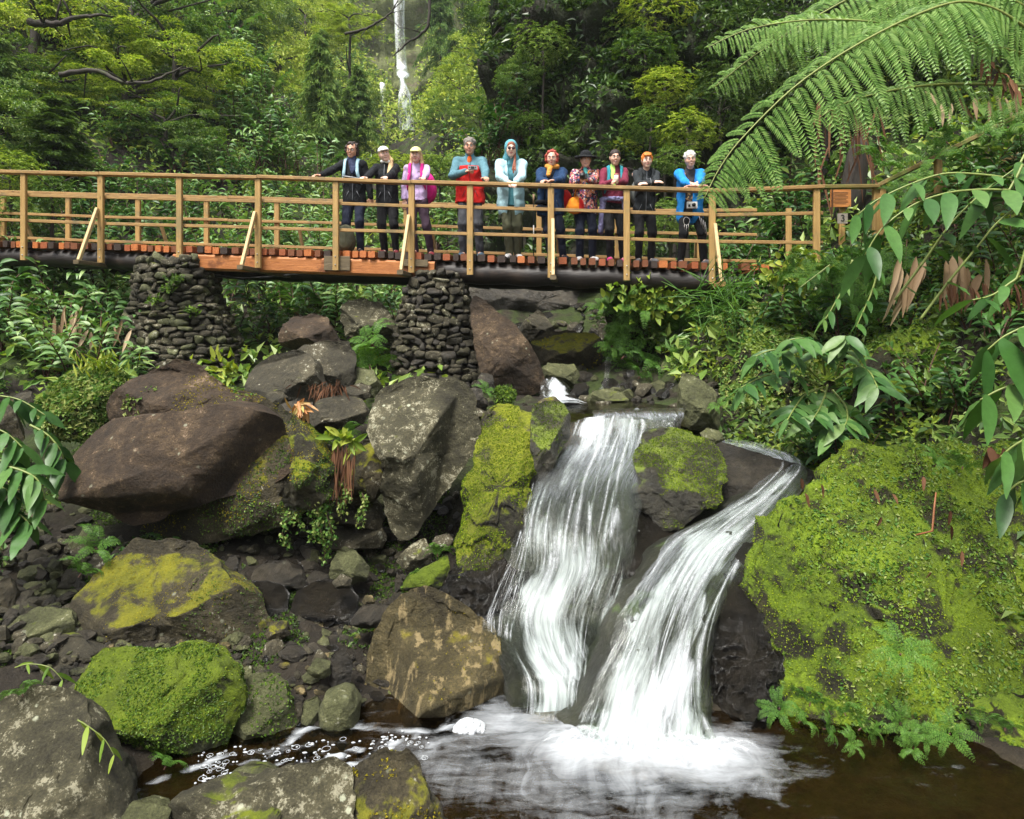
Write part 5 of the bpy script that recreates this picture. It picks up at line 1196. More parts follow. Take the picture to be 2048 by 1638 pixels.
# ---- trees, each one a thing
for a in [
 ('layer', 'wide-spreading tree filling the upper left corner with sunlit sprays', 70, 50, 19, 190, 1, .7), ('layerm', 'tree with layered sprays right of the upper left corner tree', 265, 30, 21, 180, 2, .7),
 ('layer', 'tree with yellow-green layered sprays at upper left, above the dark hollow', 350, 120, 20, 140, 3, .7), ('layerm', 'darker spreading tree below the upper left corner tree', 60, 180, 18, 140, 4, .7),
 ('layer', 'spreading tree hanging over the dark hollow left of the ginger band', 250, 175, 18.5, 130, 5, .6), ('layerm', 'leafy tree low on the left, above the railing\'s leafy shrub', 330, 255, 18, 110, 6, .7),
 ('mid', 'tall broadleaf tree beside the top of the ginger band', 430, 20, 29, 120, 7, .9), ('mid', 'shadowy tree at the left edge half way up', -30, 250, 15, 120, 8, .9),
 ('deep', 'dark round tree in the hollow behind the bright cedar spray', 230, 280, 20, 120, 9, .9), ('rosy', 'bushy shrub with pale new leaves at the left edge above the rail', 20, 345, 12.8, 62, 10, .9),
 ('ros', 'small glossy shrub above the rail near the third post', 105, 385, 12.8, 48, 11, .9), ('ros', 'low shrub seen through the rails at the left edge', 40, 430, 12.6, 60, 12, .9),
 ('yg', 'bright yellow-green tree left of the young central cedar', 560, 130, 40, 88, 13, 1.1), ('yg', 'pale tree high above the central cedar', 610, 40, 46, 80, 14, 1), ('yg', 'pale tree beside the central cedar at mid height', 590, 210, 36, 62, 15, 1),
 ('mid', 'dark-topped tree against the far cliff\'s left side', 655, 30, 50, 62, 16, 1.2), ('layer', 'overhanging tree with golden-green sprays left of the tall waterfall', 700, 45, 34, 66, 17, .55),
 ('mid', 'rounded tree hiding the foot of the far cliff at left', 705, 190, 40, 55, 19, 1),
 ('mid', 'small dark green tree below the narrow trickle', 715, 262, 34, 36, 21, 1),
 ('rosy', 'silvery-leaved shrub mass behind the white-capped hiker', 780, 330, 24, 52, 22, .6), ('rosy', 'silvery shrub behind the yellow-capped hiker', 850, 330, 25, 46, 23, .6), ('ros', 'shrub behind the gap left of the grey-haired man', 880, 345, 19, 48, 24, .9),
 ('yg', 'pale yellow-green tree right of the tall waterfall', 955, 115, 42, 60, 25, 1.2), ('yg', 'yellow-green tree below and right of the distant falls', 920, 180, 38, 62, 26, 1.1), ('mid', 'upper tree at the right edge of the waterfall gap', 1000, 30, 38, 85, 27, 1.1),
 ('mid', 'small tree at the foot of the gap\'s right side', 885, 235, 34, 42, 28, 1), ('layerm', 'tree over the gap\'s right shoulder', 1010, 130, 25, 66, 29, .8), ('mid', 'leafy tree above the grey-haired man', 960, 225, 24, 52, 30, .9),
 ('rosd', 'dark shrub on the basalt wall near its top', 1110, 60, 16.5, 75, 31, 1), ('rosd', 'dark shrub hanging on the basalt wall above the mint-jacket hiker', 1080, 150, 16.5, 60, 32, 1), ('ros', 'shrub high on the basalt wall, left of the bright-tipped ones', 1200, 30, 16, 70, 33, .9),
 ('rosy', 'bright-tipped shrub at the top of the basalt wall', 1310, 30, 14.5, 72, 34, .8), ('ros', 'bright-tipped shrub on the wall, second from the top', 1290, 110, 14.2, 66, 35, .8), ('rosy', 'bright-tipped shrub jutting from the wall in the middle', 1330, 175, 13.8, 66, 36, .7),
 ('ros', 'shrub low on the wall above the orange-haired hiker', 1300, 250, 13.6, 55, 37, .8), ('rosy', 'yellowish shrub beside the tree fern\'s drooping tip', 1375, 265, 13.2, 62, 38, .8), ('ros', 'shrub just above the white-haired hiker', 1350, 320, 12.8, 48, 39, .8),
 ('mid', 'leafy tree leaning over the left end of the basalt wall, lower one', 1010, 215, 17.5, 62, 50, .9), ('layerm', 'leafy tree at the upper left end of the basalt wall', 1040, 100, 17, 66, 51, .9), ('rosd', 'trailing shrub at the very top of the basalt wall', 1130, -20, 16, 80, 52, .8),
 ('rosd', 'shrub hanging on the wall above the red-haired hiker', 1120, 215, 15.8, 46, 53, .8), ('ros', 'shrub hanging on the wall above the black hat, upper one', 1180, 120, 15.6, 54, 54, .8), ('rosd', 'shrub hanging on the wall above the black hat, lower one', 1215, 190, 15.3, 42, 55, .7),
 ('rosd', 'low fern-like shrub at the wall\'s foot behind the mint-jacket hiker', 1050, 330, 15.2, 44, 56, .8), ('rosd', 'dark bush at the wall\'s foot behind the floral jacket', 1190, 430, 14.2, 50, 57, .7), ('ros', 'shrub between the two wall shrubs above the maroon-top hiker', 1245, 60, 15, 56, 58, .8),
 ('ros', 'leafy shrub filling the basalt wall\'s upper middle', 1085, 95, 15.2, 60, 60, .9), ('mid', 'small tree rooted in the basalt wall, directly over the mint hood', 1035, 160, 15.4, 50, 61, .9), ('ros', 'drooping shrub on the wall midway between hood and black hat', 1110, 280, 15, 40, 62, .7), ('mid', 'small tree crowning the wall left of the bright-tipped shrubs', 1190, -10, 15, 70, 63, .8), ('rosy', 'low bright shrub on the wall right of the black hat', 1250, 300, 14.2, 36, 64, .7), ('mid', 'leafy tree at the wall\'s upper left corner beside the slanting limb', 1010, 20, 17, 60, 65, 1), ('ros', 'shrub on the wall over the red-curled hiker\'s left', 1060, 250, 15.2, 42, 66, .7),
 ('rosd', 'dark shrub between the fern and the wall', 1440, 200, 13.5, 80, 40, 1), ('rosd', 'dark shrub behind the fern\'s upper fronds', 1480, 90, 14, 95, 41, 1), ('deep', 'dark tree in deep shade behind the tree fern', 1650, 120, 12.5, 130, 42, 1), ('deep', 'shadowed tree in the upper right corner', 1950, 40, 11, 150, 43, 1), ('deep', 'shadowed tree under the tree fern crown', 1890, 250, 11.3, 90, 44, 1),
 ('ros', 'leafy bush beyond the railing between the last two hikers', 1340, 440, 12.0, 60, 45, .9), ('rosy', 'bright bush behind the rails under the orange-haired hiker', 1275, 480, 12.0, 45, 46, .9),
 ('mid', 'round tree between the ginger band and the young cedar', 520, 200, 30, 70, 47, 1), ('mid', 'tall tree at the top centre-left', 520, 20, 40, 75, 48, 1.2), ('rosd', 'dark undergrowth tree below the ginger band', 420, 300, 22, 80, 49, .8),
]: tree(*a[:7], sz=a[7], name='shrub' if a[0].startswith('ros') else None, cat='shrub' if a[0].startswith('ros') else 'tree')
for a in [('cedar', 'young cedar with a visible trunk rising left of the curly-haired hiker', 640, 60, 330, 25, 62, 1), ('cedar', 'tall dark cedar at the top beside the ginger band', 490, -60, 150, 30, 60, 2), ('cedar', 'bluish cedar left of the distant falls, in front of the far cliff', 715, 130, 300, 31, 50, 3),
 ('cedary', 'bright feathery cedar spray at the left above the railing', 110, 190, 345, 15.5, 85, 4), ('cedar', 'dark cedar cut by the left edge', 5, 80, 320, 16, 70, 5), ('cedar', 'narrow cedar high behind the yellow-green trees', 560, -120, 60, 48, 45, 6), ('cedar', 'cedar on the slope right of the tall waterfall', 880, -80, 130, 52, 45, 7),
 ('cedar', 'second cedar right of the tall waterfall, lower on the slope', 905, 60, 210, 48, 34, 8), ('cedary', 'small cedar behind the curly-haired hiker\'s shoulder', 690, 200, 320, 27, 36, 9)]: cedar(*a)
# thin dark branches reaching across the waterfall gap
def branch(label, pts, d, r, seed, sprays=0):
    P = np.array([W(x, y, d) for x, y in pts]); root = thing('bare_branch', label, 'branch', P[0])
    q = catmull(P, np.linspace(0, 1, 22)) + np.random.default_rng(seed).normal(size=(22, 3))*.012
    m = MB(); m.tube(q, np.linspace(r, r*.3, 22), 7)
    rs = random.Random(seed)
    for k in range(6):
        i = rs.randint(4, 19); e = q[i] + np.array([rs.gauss(0, .4), rs.gauss(0, .3), rs.gauss(-.1, .35)])
        m.tube([q[i], (q[i]+e)/2+[0, 0, .05], e], [r*.35, r*.25, r*.1], 5)
    m.build('wood', BARK, root, True, origin=P[0])
branch('thin dark branch hanging in front of the tall waterfall', [(860,-30),(857,45),(843,68),(815,85),(800,100),(785,112)], 20, .055, 1)
branch('long thin branch reaching from the left in front of the far cliff', [(690,68),(735,56),(765,38),(785,22),(800,-10)], 22, .05, 2)
branch('thick dark limb slanting at the top right of the waterfall gap', [(985,-30),(1015,20),(1040,45),(1062,70)], 17, .16, 3)
branch('crooked branch in the left tree\'s dark hollow', [(60,45),(110,48),(150,35),(200,30)], 17, .10, 4)
branch('curved branch over the dark hollow at the left', [(120,150),(190,140),(250,165),(310,160),(360,135)], 16.5, .07, 5)

# ---- ginger plants
def ginger_proto(seed, shoots=4, mat=L_GING, L=.33, H=.9, lean=.55, nl=13, Wd=.22, dark=True):
    rng = np.random.default_rng(seed); P, D, N, LL = [], [], [], []; m = MB()
    for k in range(shoots):
        a = 2*PI*k/shoots + rng.normal()*.5; dr = np.array([math.cos(a), math.sin(a), 0]); h = H*rng.uniform(.75, 1.15); ln = lean*rng.uniform(.6, 1.4)
        t = np.linspace(0, 1, 14)
        path = np.stack([dr[0]*h*ln*t**1.6 + rng.normal()*.08, dr[1]*h*ln*t**1.6 + rng.normal()*.08, h*(t - .22*ln*t**2.5)], 1)
        m.tube(path, np.linspace(.011, .005, 14), 5)
        sd = np.cross(dr, [0, 0, 1])
        for j in range(nl):
            tt = .32 + .68*j/(nl-1); p = np.array([np.interp(tt, t, path[:, i]) for i in range(3)]); sg = 1 if j % 2 else -1
            tn = nrm(np.array([np.interp(min(1, tt+.04), t, path[:, i]) for i in range(3)]) - p + 1e-6)
            d_ = nrm(sd*sg*rng.uniform(.7, 1.1) + tn*rng.uniform(.3, .8) + dr*.15 + [0, 0, .12]) if j < nl-2 else nrm(tn + rng.normal(size=3)*.3)
            P.append(p); D.append(d_); N.append(nrm(np.array([0, 0, 1.0]) + dr*.5 + rng.normal(size=3)*.2)); LL.append(L*rng.uniform(.75, 1.15)*(1.1-.35*tt))
    LL = np.array(LL); V, Q = blades(P, D, np.array(N), LL, LL*Wd, rng.uniform(.35, .8, len(P)), 5, .22, .02, rng)
    return mesh_data('foliage', V, Q, mat, True), m.data('stems', STEMD if dark else STEM, True)
GP = [ginger_proto(s) for s in (1, 2, 3)] + [ginger_proto(s, mat=L_GINGP) for s in (4, 5, 6)] + [ginger_proto(7, mat=L_GINGD), ginger_proto(8, mat=L_GINGD)]
GROOT = []
for i, (f_, s_) in enumerate(GP): GROOT.append((f_, s_))
def ginger_at(p, k, rot, sc, label, group, tiltx=0.0):
    root = thing('ginger_plant', label, 'plant', p, group); root.rotation_euler = (tiltx, 0, rot); root.scale = (sc,)*3
    link('foliage', GROOT[k][0], root); link('stems', GROOT[k][1], root)
def patch(n, pxr, dr_, label, group, kinds, seed, sc=(.8, 1.25), zoff=-.05, yr=None):
    rng = np.random.default_rng(seed); c = 0
    while c < n:
        d = rng.uniform(*dr_); px = rng.uniform(*pxr); x = (px-1024)/F*d; z = float(gz(x, d)[0])
        py = HY - (z-CZ)*F/d
        c += 1
        if yr and not (yr[0] < py < yr[1]): continue
        ginger_at((x, d, z+zoff), int(rng.choice(kinds)), rng.uniform(0, 6.28), rng.uniform(*sc), label, group)
patch(46, (-60, 270), (9.2, 12.6), 'broad-leaved ginger plant in the thicket left of the left stone pier', 'ginger thicket left of the left pier', [0, 3, 4, 5], 1)
patch(30, (455, 800), (10.9, 14), 'broad-leaved ginger plant in the thicket between the two piers', 'ginger thicket between the piers', [0, 1, 3, 4], 2)
patch(46, (-40, 420), (13, 17.5), 'ginger plant on the slope behind the left half of the bridge', 'ginger behind the left half of the bridge', [0, 1, 2, 6], 3)
patch(44, (330, 720), (13, 19), 'pale ginger plant on the slope left of the curly-haired hiker', 'ginger behind the bridge left of the hikers', [3, 4, 5, 1], 4, sc=(.9, 1.4))
patch(26, (720, 900), (14, 21), 'ginger plant on the valley floor behind the first hikers', 'ginger behind the first hikers', [1, 3, 6], 5)
patch(14, (1240, 1420), (10.8, 12.5), 'bright ginger plant behind the rails near the last two hikers', 'ginger behind the last two hikers', [0, 3, 5], 6, sc=(.7, 1.0))
patch(18, (1430, 1680), (10.7, 12.4), 'dark glossy ginger plant behind the railing at the bridge\'s right end', 'ginger behind the right end of the railing', [6, 7, 0], 7, sc=(.9, 1.3))
patch(40, (1640, 2120), (6.5, 9.0), 'broad-leaved dark ginger plant on the shaded right bank below the stair handrail', 'ginger on the right bank', [0, 6, 7, 6], 11, sc=(.65, 1.0))
patch(12, (1480, 1640), (8.3, 9.4), 'ginger plant hanging on the bank under the right end of the bridge', 'ginger under the right end of the bridge', [0, 7, 1], 12, sc=(.55, .8))
# the ginger band climbing the slope and the clump over the wall: their leaves stand on a steep bank
rng = np.random.default_rng(9)
for i in range(54):
    t = rng.random(); px = 395 + 165*t + rng.normal()*32; py = -20 + 350*t + rng.normal()*14; d = 25.5 - 6*t
    ginger_at(W(px, py, d) - [0, 0, .5], int(rng.choice([3, 4, 1, 5])), rng.uniform(0, 6.28), rng.uniform(1.1, 1.7), 'pale ginger plant in the band climbing steeply at the upper left', 'ginger band climbing the upper left slope')
for i in range(16):
    px, py = rng.uniform(890, 1040), rng.uniform(180, 330)
    if py < 330 - (px-880)*.9: continue
    ginger_at(W(px, py, 15.5) - [0, 0, .4], int(rng.choice([6, 7, 2])), rng.uniform(0, 6.28), rng.uniform(.9, 1.3), 'glossy dark ginger plant on the ledge above the grey-haired man', 'ginger on the ledge above the grey-haired man')

def ginger_shoot(label, pts, dd, L, Wd=.24, mat=L_GING, nl=None, seed=0, hang=.5, t0=.1, stem=STEM, r=.011, droop=.8, name='ginger_shoot', big=1.0):
    """one arching shoot along a real path; leaves in two ranks hang from it"""
    rng = np.random.default_rng(seed+500)
    ds = np.linspace(dd[0], dd[1], len(pts)) if isinstance(dd, tuple) else [dd]*len(pts)
    P3 = np.array([W(x, y, d) for (x, y), d in zip(pts, ds)])
    if not -40 < pts[0][0] < 2040:          # rooted in the bank beside the frame
        gx = P3[0][0] + (.35 if pts[0][0] > 0 else -.35); P3 = np.vstack([[gx, P3[0][1]+.1, min(gz(gx, P3[0][1]+.1)[0], P3[0][2]-.1)], P3]); t0 = 1/(len(P3)-1) + t0*.7
    q = catmull(P3, np.linspace(0, 1, 30))
    ln = np.linalg.norm(np.diff(q, axis=0), axis=1).sum(); nl = nl or int(ln/.075)
    tt = np.linspace(t0, 1, nl); P = np.stack([np.interp(tt, np.linspace(0, 1, 30), q[:, i]) for i in range(3)], 1)
    T = nrm(np.stack([np.interp(np.minimum(tt+.05, 1), np.linspace(0, 1, 30), q[:, i]) for i in range(3)], 1) - P + nrm(q[-1]-q[-3])*1e-3)
    sg = np.where(np.arange(nl) % 2, 1.0, -1.0)[:, None]
    side = nrm(np.cross(T, [0, 0, 1.0]))
    D = nrm(side*sg*1.0 + T*.55 + [0, -.25, -hang*.62] + rng.normal(size=P.shape)*.26)
    Ls = L*rng.uniform(.55, 1.15, nl)
    N = np.array([0, -.75, .8]) + side*sg*.15 + rng.normal(size=P.shape)*.22
    V, Q = blades(P, D, N, Ls, Ls*Wd*1.08*rng.uniform(.85, 1.15, nl), droop*rng.uniform(.2, .6, nl), 10, .10, .03, rng, pw=.78)
    root = thing(name, label, 'plant', P3[0])
    link('foliage', mesh_data('foliage', V-P3[0], Q, mat, True), root)
    MB().tube(q, np.linspace(r, r*.45, 30), 7).build('stem', stem, root, True, origin=P3[0])
    return root
# right foreground
ginger_shoot('upper arching ginger shoot crossing in front of the stair handrail', [(2075,380),(2017,357),(1932,347),(1875,350),(1805,375),(1751,402),(1715,430)], (4.9, 5.1), .32, .27, seed=1, nl=15, hang=.9, t0=.12)
ginger_shoot('second arching ginger shoot just below the upper one at the bridge end', [(2070,400),(2014,381),(1932,381),(1875,391),(1821,413),(1764,457),(1730,510)], (4.8, 4.9), .32, .27, seed=2, nl=14, hang=1.0, t0=.2)
for i, (lab, pts, dd, L, n) in enumerate([
 ('slanting ginger shoot below the right bank\'s arching pair', [(1790,600),(1850,520),(1900,450),(1960,390),(2040,330)], (5.2,4.9), .26, 9), ('ginger shoot rising toward the right edge over the dry leaves', [(1840,640),(1900,560),(1950,500),(2000,440),(2080,380)], (5.0,4.7), .3, 8),
 ('short ginger shoot with leaf pairs above the ginger cluster, left one', [(1705,520),(1690,570),(1668,610),(1650,640)], 6.4, .2, 9), ('short ginger shoot with leaf pairs above the ginger cluster, right one', [(1760,525),(1745,580),(1728,620),(1712,655)], 6.3, .22, 10),
 ('leafy ginger shoot under the bridge end', [(1660,530),(1640,545),(1620,560),(1600,575)], 7.2, .17, 7),
 ('big-leaved ginger shoot at the right edge beside the dry leaves', [(2080,540),(2030,560),(1985,590),(1945,600)], 4.5, .34, 6),
 ('big glossy ginger shoot hanging at the right edge, upper part', [(2110,640),(2060,650),(2010,672),(1975,700)], (4.2,4.3), .40, 7), ('big glossy ginger shoot hanging at the right edge, lower part', [(2120,740),(2048,762),(1998,780),(1960,800)], (4.1,4.2), .40, 6),
 ('drooping ginger shoot at the right edge over the moss bank', [(2120,850),(2070,870),(2030,890),(2000,915)], (3.9,4.0), .36, 6), ('yellowing lowest ginger leaves at the right edge over the moss bank', [(2120,960),(2075,960),(2040,965),(2015,985)], (3.9,4.0), .33, 5)]):
    ginger_shoot(lab, pts, dd, L, .27, L_GING if i % 3 else L_GINGD, n, seed=10+i, hang=.9)
# the cluster over the dark hollow, right of the weir
ctr = [('left arm', [(1640,770),(1580,748),(1530,752),(1482,775)]), ('upper left arm', [(1640,760),(1590,715),(1550,700),(1512,712)]), ('top arm', [(1650,750),(1640,700),(1610,678),(1580,680)]), ('upper right arm', [(1670,750),(1690,700),(1700,680),(1690,672)]),
       ('right arm', [(1670,760),(1715,735),(1740,745),(1755,775)]), ('lower left arm', [(1645,775),(1610,790),(1590,815),(1575,840)]), ('middle arm', [(1655,770),(1650,790),(1640,815),(1628,835)]), ('lower right arm', [(1665,780),(1690,810),(1695,835),(1690,850)]), ('lowest arm', [(1660,790),(1665,830),(1660,855),(1668,870)])]
for i, (nm, pts) in enumerate(ctr):
    ginger_shoot('%s of the glossy ginger cluster above the right chute' % nm, pts, (6.7, 6.15), .28, .28, L_GING, 18, seed=40+i, hang=.75, t0=.25, droop=.9)
# left foreground
for i, (pts, dd) in enumerate([([(-90,860),(-40,850),(10,865),(45,895)], 5.6), ([(-90,900),(-40,905),(10,925),(55,945)], 5.5), ([(-90,960),(-40,960),(5,975),(40,1000)], 5.4), ([(-50,1010),(0,1015),(40,1030),(60,1050)], 5.35), ([(60,850),(95,870),(120,900),(130,930)], 5.9), ([(-60,780),(-10,790),(40,800),(90,830)], 6.2), ([(0,930),(40,940),(75,960),(90,1000)], 5.45)]):
    ginger_shoot(['topmost dark ginger shoot at the left edge beside the brown slab', 'second ginger shoot from the top beside the brown slab\'s left end', 'third ginger shoot down at the left edge', 'lowest ginger shoot at the left edge above the flat grey slab', 'ginger shoot overlapping the brown slab\'s upper left side', 'pale ginger shoot above the others at the left edge', 'ginger shoot with long leaves hanging against the brown slab\'s left end'][i], pts, dd, .30, .31, [L_GING, L_GINGD, L_GINGD][i % 3], 12, seed=70+i, hang=.9, droop=.8)
for i, (lab, pts, dd) in enumerate([('yellow-tipped leaf shoot growing from the corner boulder\'s upper side', [(30,1335),(60,1328),(100,1335),(125,1360)], 4.2), ('wilting leaf shoot drooping over the corner boulder\'s right flank', [(155,1440),(180,1455),(210,1480),(228,1510)], 3.75)]):
    ginger_shoot(lab, pts, dd, .14, .17, L_HERB, 6, seed=90+i, hang=.9, r=.004)

# ---- ferns
def frond(path, Lmax, npin, npl, rng, side_up=(0, 0, 1), fwd=.35, droop=.35, prof=None, wd=.30, plen=.17, asym=(1, 1)):
    """a twice-divided frond: returns leaf geometry along the path from its base to its tip"""
    n = 40; q = catmull(path, np.linspace(0, 1, n)); s = np.linspace(0, 1, n)
    P, D, N, L, Wd_ = [], [], [], [], []; stalks = []
    for i in range(npin):
        t = .12 + .87*i/(npin-1); p = np.array([np.interp(t, s, q[:, k]) for k in range(3)]); T = nrm(np.array([np.interp(min(1, t+.03), s, q[:, k]) for k in range(3)]) - np.array([np.interp(t-.03, s, q[:, k]) for k in range(3)]))
        up_ = np.array(side_up, float); sd = nrm(np.cross(T, up_)); lp = Lmax*(math.sin(PI*min(1, .10+.90*t**.8))**.7 if prof is None else prof(t))
        for sg in (1, -1):
            lq = lp*asym[0 if sg > 0 else 1]*rng.uniform(.80, 1.08)
            d0 = nrm(sd*sg + T*fwd + rng.normal(size=3)*.10); u = np.linspace(.06, 1, npl)
            C = p + d0*lq*u[:, None]*(1-.12*u[:, None]) + np.array([0, 0, -1.0])*droop*rng.uniform(.6, 1.5)*lq*(u**2)[:, None]
            TT = nrm(np.gradient(C, axis=0)); S2 = nrm(np.cross(TT, np.cross(sd*sg, T)*sg)); NN = np.cross(S2, TT); NN[NN[:, 2] < 0] *= -1
            pl = lq*plen*np.sin(PI*np.clip(.22+.78*u, 0, 1))**.6*rng.uniform(.9, 1.1, npl) + .002
            for s2 in (1, -1):
                P.append(C); D.append(S2*s2 + TT*.55 + np.array([0, 0, -.18])); N.append(NN); L.append(pl); Wd_.append(np.full(npl, lq/npl*1.0))
            stalks.append((C[0], C[-1]))
    V, Fc = leaves(np.concatenate(P), np.concatenate(D), np.concatenate(N), np.concatenate(L), np.concatenate(Wd_), .12, .15)
    return V, Fc, q
def fern_proto(seed, nf=8, L=.3, mat=L_FERN):
    rng = np.random.default_rng(seed); Vs, Fs, n = [], [], 0
    for k in range(nf):
        a = 2*PI*k/nf + rng.normal()*.3; l = L*rng.uniform(.7, 1.1); dr = np.array([math.cos(a), math.sin(a), 0])
        path = [dr*0, dr*l*.35+[0, 0, l*.35], dr*l*.75+[0, 0, l*.38], dr*l*1.05+[0, 0, l*.1]]
        V, Fc, q = frond(path, l*.24, 15, 7, rng, plen=.24, droop=.2); Vs.append(V); Fs.append(Fc+n); n += len(V)
    return mesh_data('fronds', np.concatenate(Vs), np.concatenate(Fs), mat, False)
FP = [fern_proto(s) for s in (1, 2, 3)]
FSTEM = MB().tube([(0, 0, -.03), (0, 0, .02)], .008, 6).data('rootstock', STEMD)
def fern(px, py, d, sc, label, group=None, k=0, rx=.9):
    root = thing('fern', label, 'fern', W(px, py, d), group); root.scale = (sc,)*3; root.rotation_euler = (rx, 0, px*.37)
    link('fronds', FP[k % 3], root); link('rootstock', FSTEM, root)
rng = np.random.default_rng(21)
for i, (px, py, d) in enumerate([(1560,1400,4.75),(1600,1425,4.75),(1650,1440,4.72),(1690,1410,4.75),(1720,1440,4.7),(1760,1450,4.7),(1620,1390,4.75),(1800,1430,4.7),(1850,1460,4.6),(1900,1450,4.55),(1960,1430,4.5),(2010,1440,4.4),(1770,1400,4.75),(1830,1480,4.6),(1700,1470,4.65)]):
    fern(px, py+18, d-.28, rng.uniform(.32, .55), 'small green fern in the row along the foot of the moss bank', 'ferns along the foot of the moss bank', i, rng.uniform(.7, 1.2))
for lab, px, py, d, sc in [('solitary larger fern in the middle of the moss bank', 1800, 1310, 4.45, .75), ('lobed fern on top of the moss bank, left one', 1870, 930, 5.4, .6), ('lobed fern on top of the moss bank, right one', 1925, 935, 5.3, .6), ('little fern beside the golden-moss boulder\'s upper left', 190, 1100, 5.6, .8), ('pale fern at the pebbles left of the golden-moss boulder', 160, 1150, 5.5, .7),
    ('fern sprig beside the green mossy lump', 875, 1110, 5.7, .55), ('fern at the foot of the dense green boulder', 330, 1535, 4.15, .45), ('bright plantain tuft on the squeezed mossy stone', 690, 880, 6.2, .75), ('fern below the dark stone near the weir\'s right stone', 1440, 815, 7.3, .5), ('leafy fern left of the right pier', 745, 690, 9.6, 1.5), ('lower leafy fern left of the right pier', 740, 735, 9.4, 1.5),
    ('fern on the basalt wall above the mossy boulders', 1205, 620, 12.5, 1.2), ('fern at the leaning slab\'s foot', 970, 785, 8.4, .6), ('small fern at the far lower left', 45, 1390, 3.9, .4)]:
    fern(px, py, d, sc, lab, None, int(px), .7)
for i in range(26):
    fern(rng.uniform(1222, 1400), rng.uniform(585, 770), rng.uniform(9.6, 10.6), rng.uniform(.9, 1.7), 'fern on the dripping bank right of the upstream spout', 'ferns on the dripping bank by the spout', i, rng.uniform(.6, 1.3))
for i in range(22):
    px, py = rng.uniform(1580, 1830), rng.uniform(500, 640)
    fern(px, py, rng.uniform(7.6, 8.6), rng.uniform(.7, 1.2), 'yellow-green fern on the bank below the stair handrail', 'ferns below the stair handrail', i, rng.uniform(.5, 1.1))
for i in range(18):
    px, py = rng.uniform(1750, 2060), rng.uniform(225, 420)
    fern(px, py, rng.uniform(8.6, 9.6), rng.uniform(.8, 1.4), 'fern on the slope beyond the stair handrail', 'ferns beyond the stair handrail', i, rng.uniform(.5, 1.1))
# dripping bank behind those ferns
rock('V1', 'green dripping bank covered in ferns and moss, right of the upstream spout', [(1215,790),(1212,700),(1225,620),(1250,570),(1320,545),(1420,545),(1480,590),(1480,700),(1450,780),(1380,800),(1280,805)], 10.7, .7, M_BANK, seed=411, facets=3, amp=.06, name='bank_rock', cat='rock')
moss_on('V1', 12000, .06, .5, L_FERN, lambda P, N: np.full(len(P), .25), 31, name='moss')

# ---- the tree fern at the upper right
tf0 = W(2230, 190, 6.6)
tf = thing('tree_fern', 'tree fern with long bright green fronds arching in from the upper right', 'tree fern', (tf0[0], tf0[1], gz(tf0[0], tf0[1])[0]-.3)); t3 = np.array(tf.location)
hq = tf0[2]-t3[2]
MB().tube([t3+[0, 0, 0], t3+[-.05, 0, hq*.5], tf0-[0, 0, .1]], [.14, .11, .10], 12).build('trunk', BARK, tf, True, origin=t3)
def tfrond(pts, dd, Lmax, npin=36, npl=22, seed=0, mat=L_TFERN, droop=.55, fwd=.15, up_=(0, -.75, .65), asym=(1, 1), plen=.16):
    ds = np.linspace(dd[0], dd[1], len(pts)); path = np.array([W(x, y, d) for (x, y), d in zip(pts, ds)])
    V, Fc, q = frond(path, Lmax, npin, npl, np.random.default_rng(seed+900), up_, fwd, droop, lambda t: (1-((t-.45)/.60)**2*.95 if t > .45 else 1-((.45-t)/.45)**2*.45), plen=plen, asym=asym)
    o = link('frond', mesh_data('frond', V-t3, Fc, mat, False), tf)
    MB().tube(q, np.linspace(.017, .004, len(q)), 7).build('stalk', RACH, o, True, origin=t3)
tfrond([(2230,190),(2048,52),(1960,8),(1880,12),(1740,75),(1600,165),(1490,270),(1440,335),(1408,398)], (6.6, 6.3), .66, 40, 24, 1, droop=.55, asym=(.55, 1.0))
tfrond([(2230,180),(2048,108),(1900,75),(1760,45),(1620,40),(1500,58),(1415,95)], (6.6, 6.9), .46, 40, 22, 2, droop=.4)
tfrond([(2230,170),(2060,20),(1900,-50),(1760,-30),(1620,40),(1510,110),(1428,175)], (6.6, 7.2), .50, 40, 22, 3, droop=.5)
tfrond([(2230,190),(2048,172),(1900,168),(1800,178),(1724,195),(1670,215),(1620,250)], (6.6, 6.6), .42, 26, 20, 4, droop=.6)
tfrond([(2230,170),(2150,-20),(2040,-80),(1900,-60),(1800,0),(1720,60),(1660,130)], (6.6, 7.4), .62, 34, 20, 5, droop=.6)
tfrond([(2230,180),(2200,40),(2120,-40),(2020,-30),(1930,20),(1850,100)], (6.6, 7.0), .55, 30, 20, 6, droop=.6)
# the fibrous old fern trunk with dead fronds behind the railing's end
ot = thing('old_fern_trunk', 'dark fibrous fern trunk hung with dead fronds behind the bridge end', 'tree fern', W(1700, 450, 10.6)); o3 = np.array(ot.location)
MB().tube([W(1690,460,10.6), W(1706,380,10.6), W(1716,310,10.6), W(1720,270,10.6)], [.22, .19, .16, .08], 14).build('trunk', BARK, ot, True, origin=o3)
rng = np.random.default_rng(31); P, D = [], []
for i in range(44):
    t = rng.random(); P.append(W(1650+rng.uniform(-20, 110), 200+210*t*rng.random(), 10.25+rng.normal()*.12)); D.append([rng.normal()*.25, -.1, -1])
LV, LQ = blades(P, D, rng.normal(size=(44, 3))*.4+[0, -1, 0], rng.uniform(.3, .8, 44), .03, .1, 5, .3)
link('dead_fronds', mesh_data('dead_fronds', LV-o3, LQ, L_RUST, True), ot)
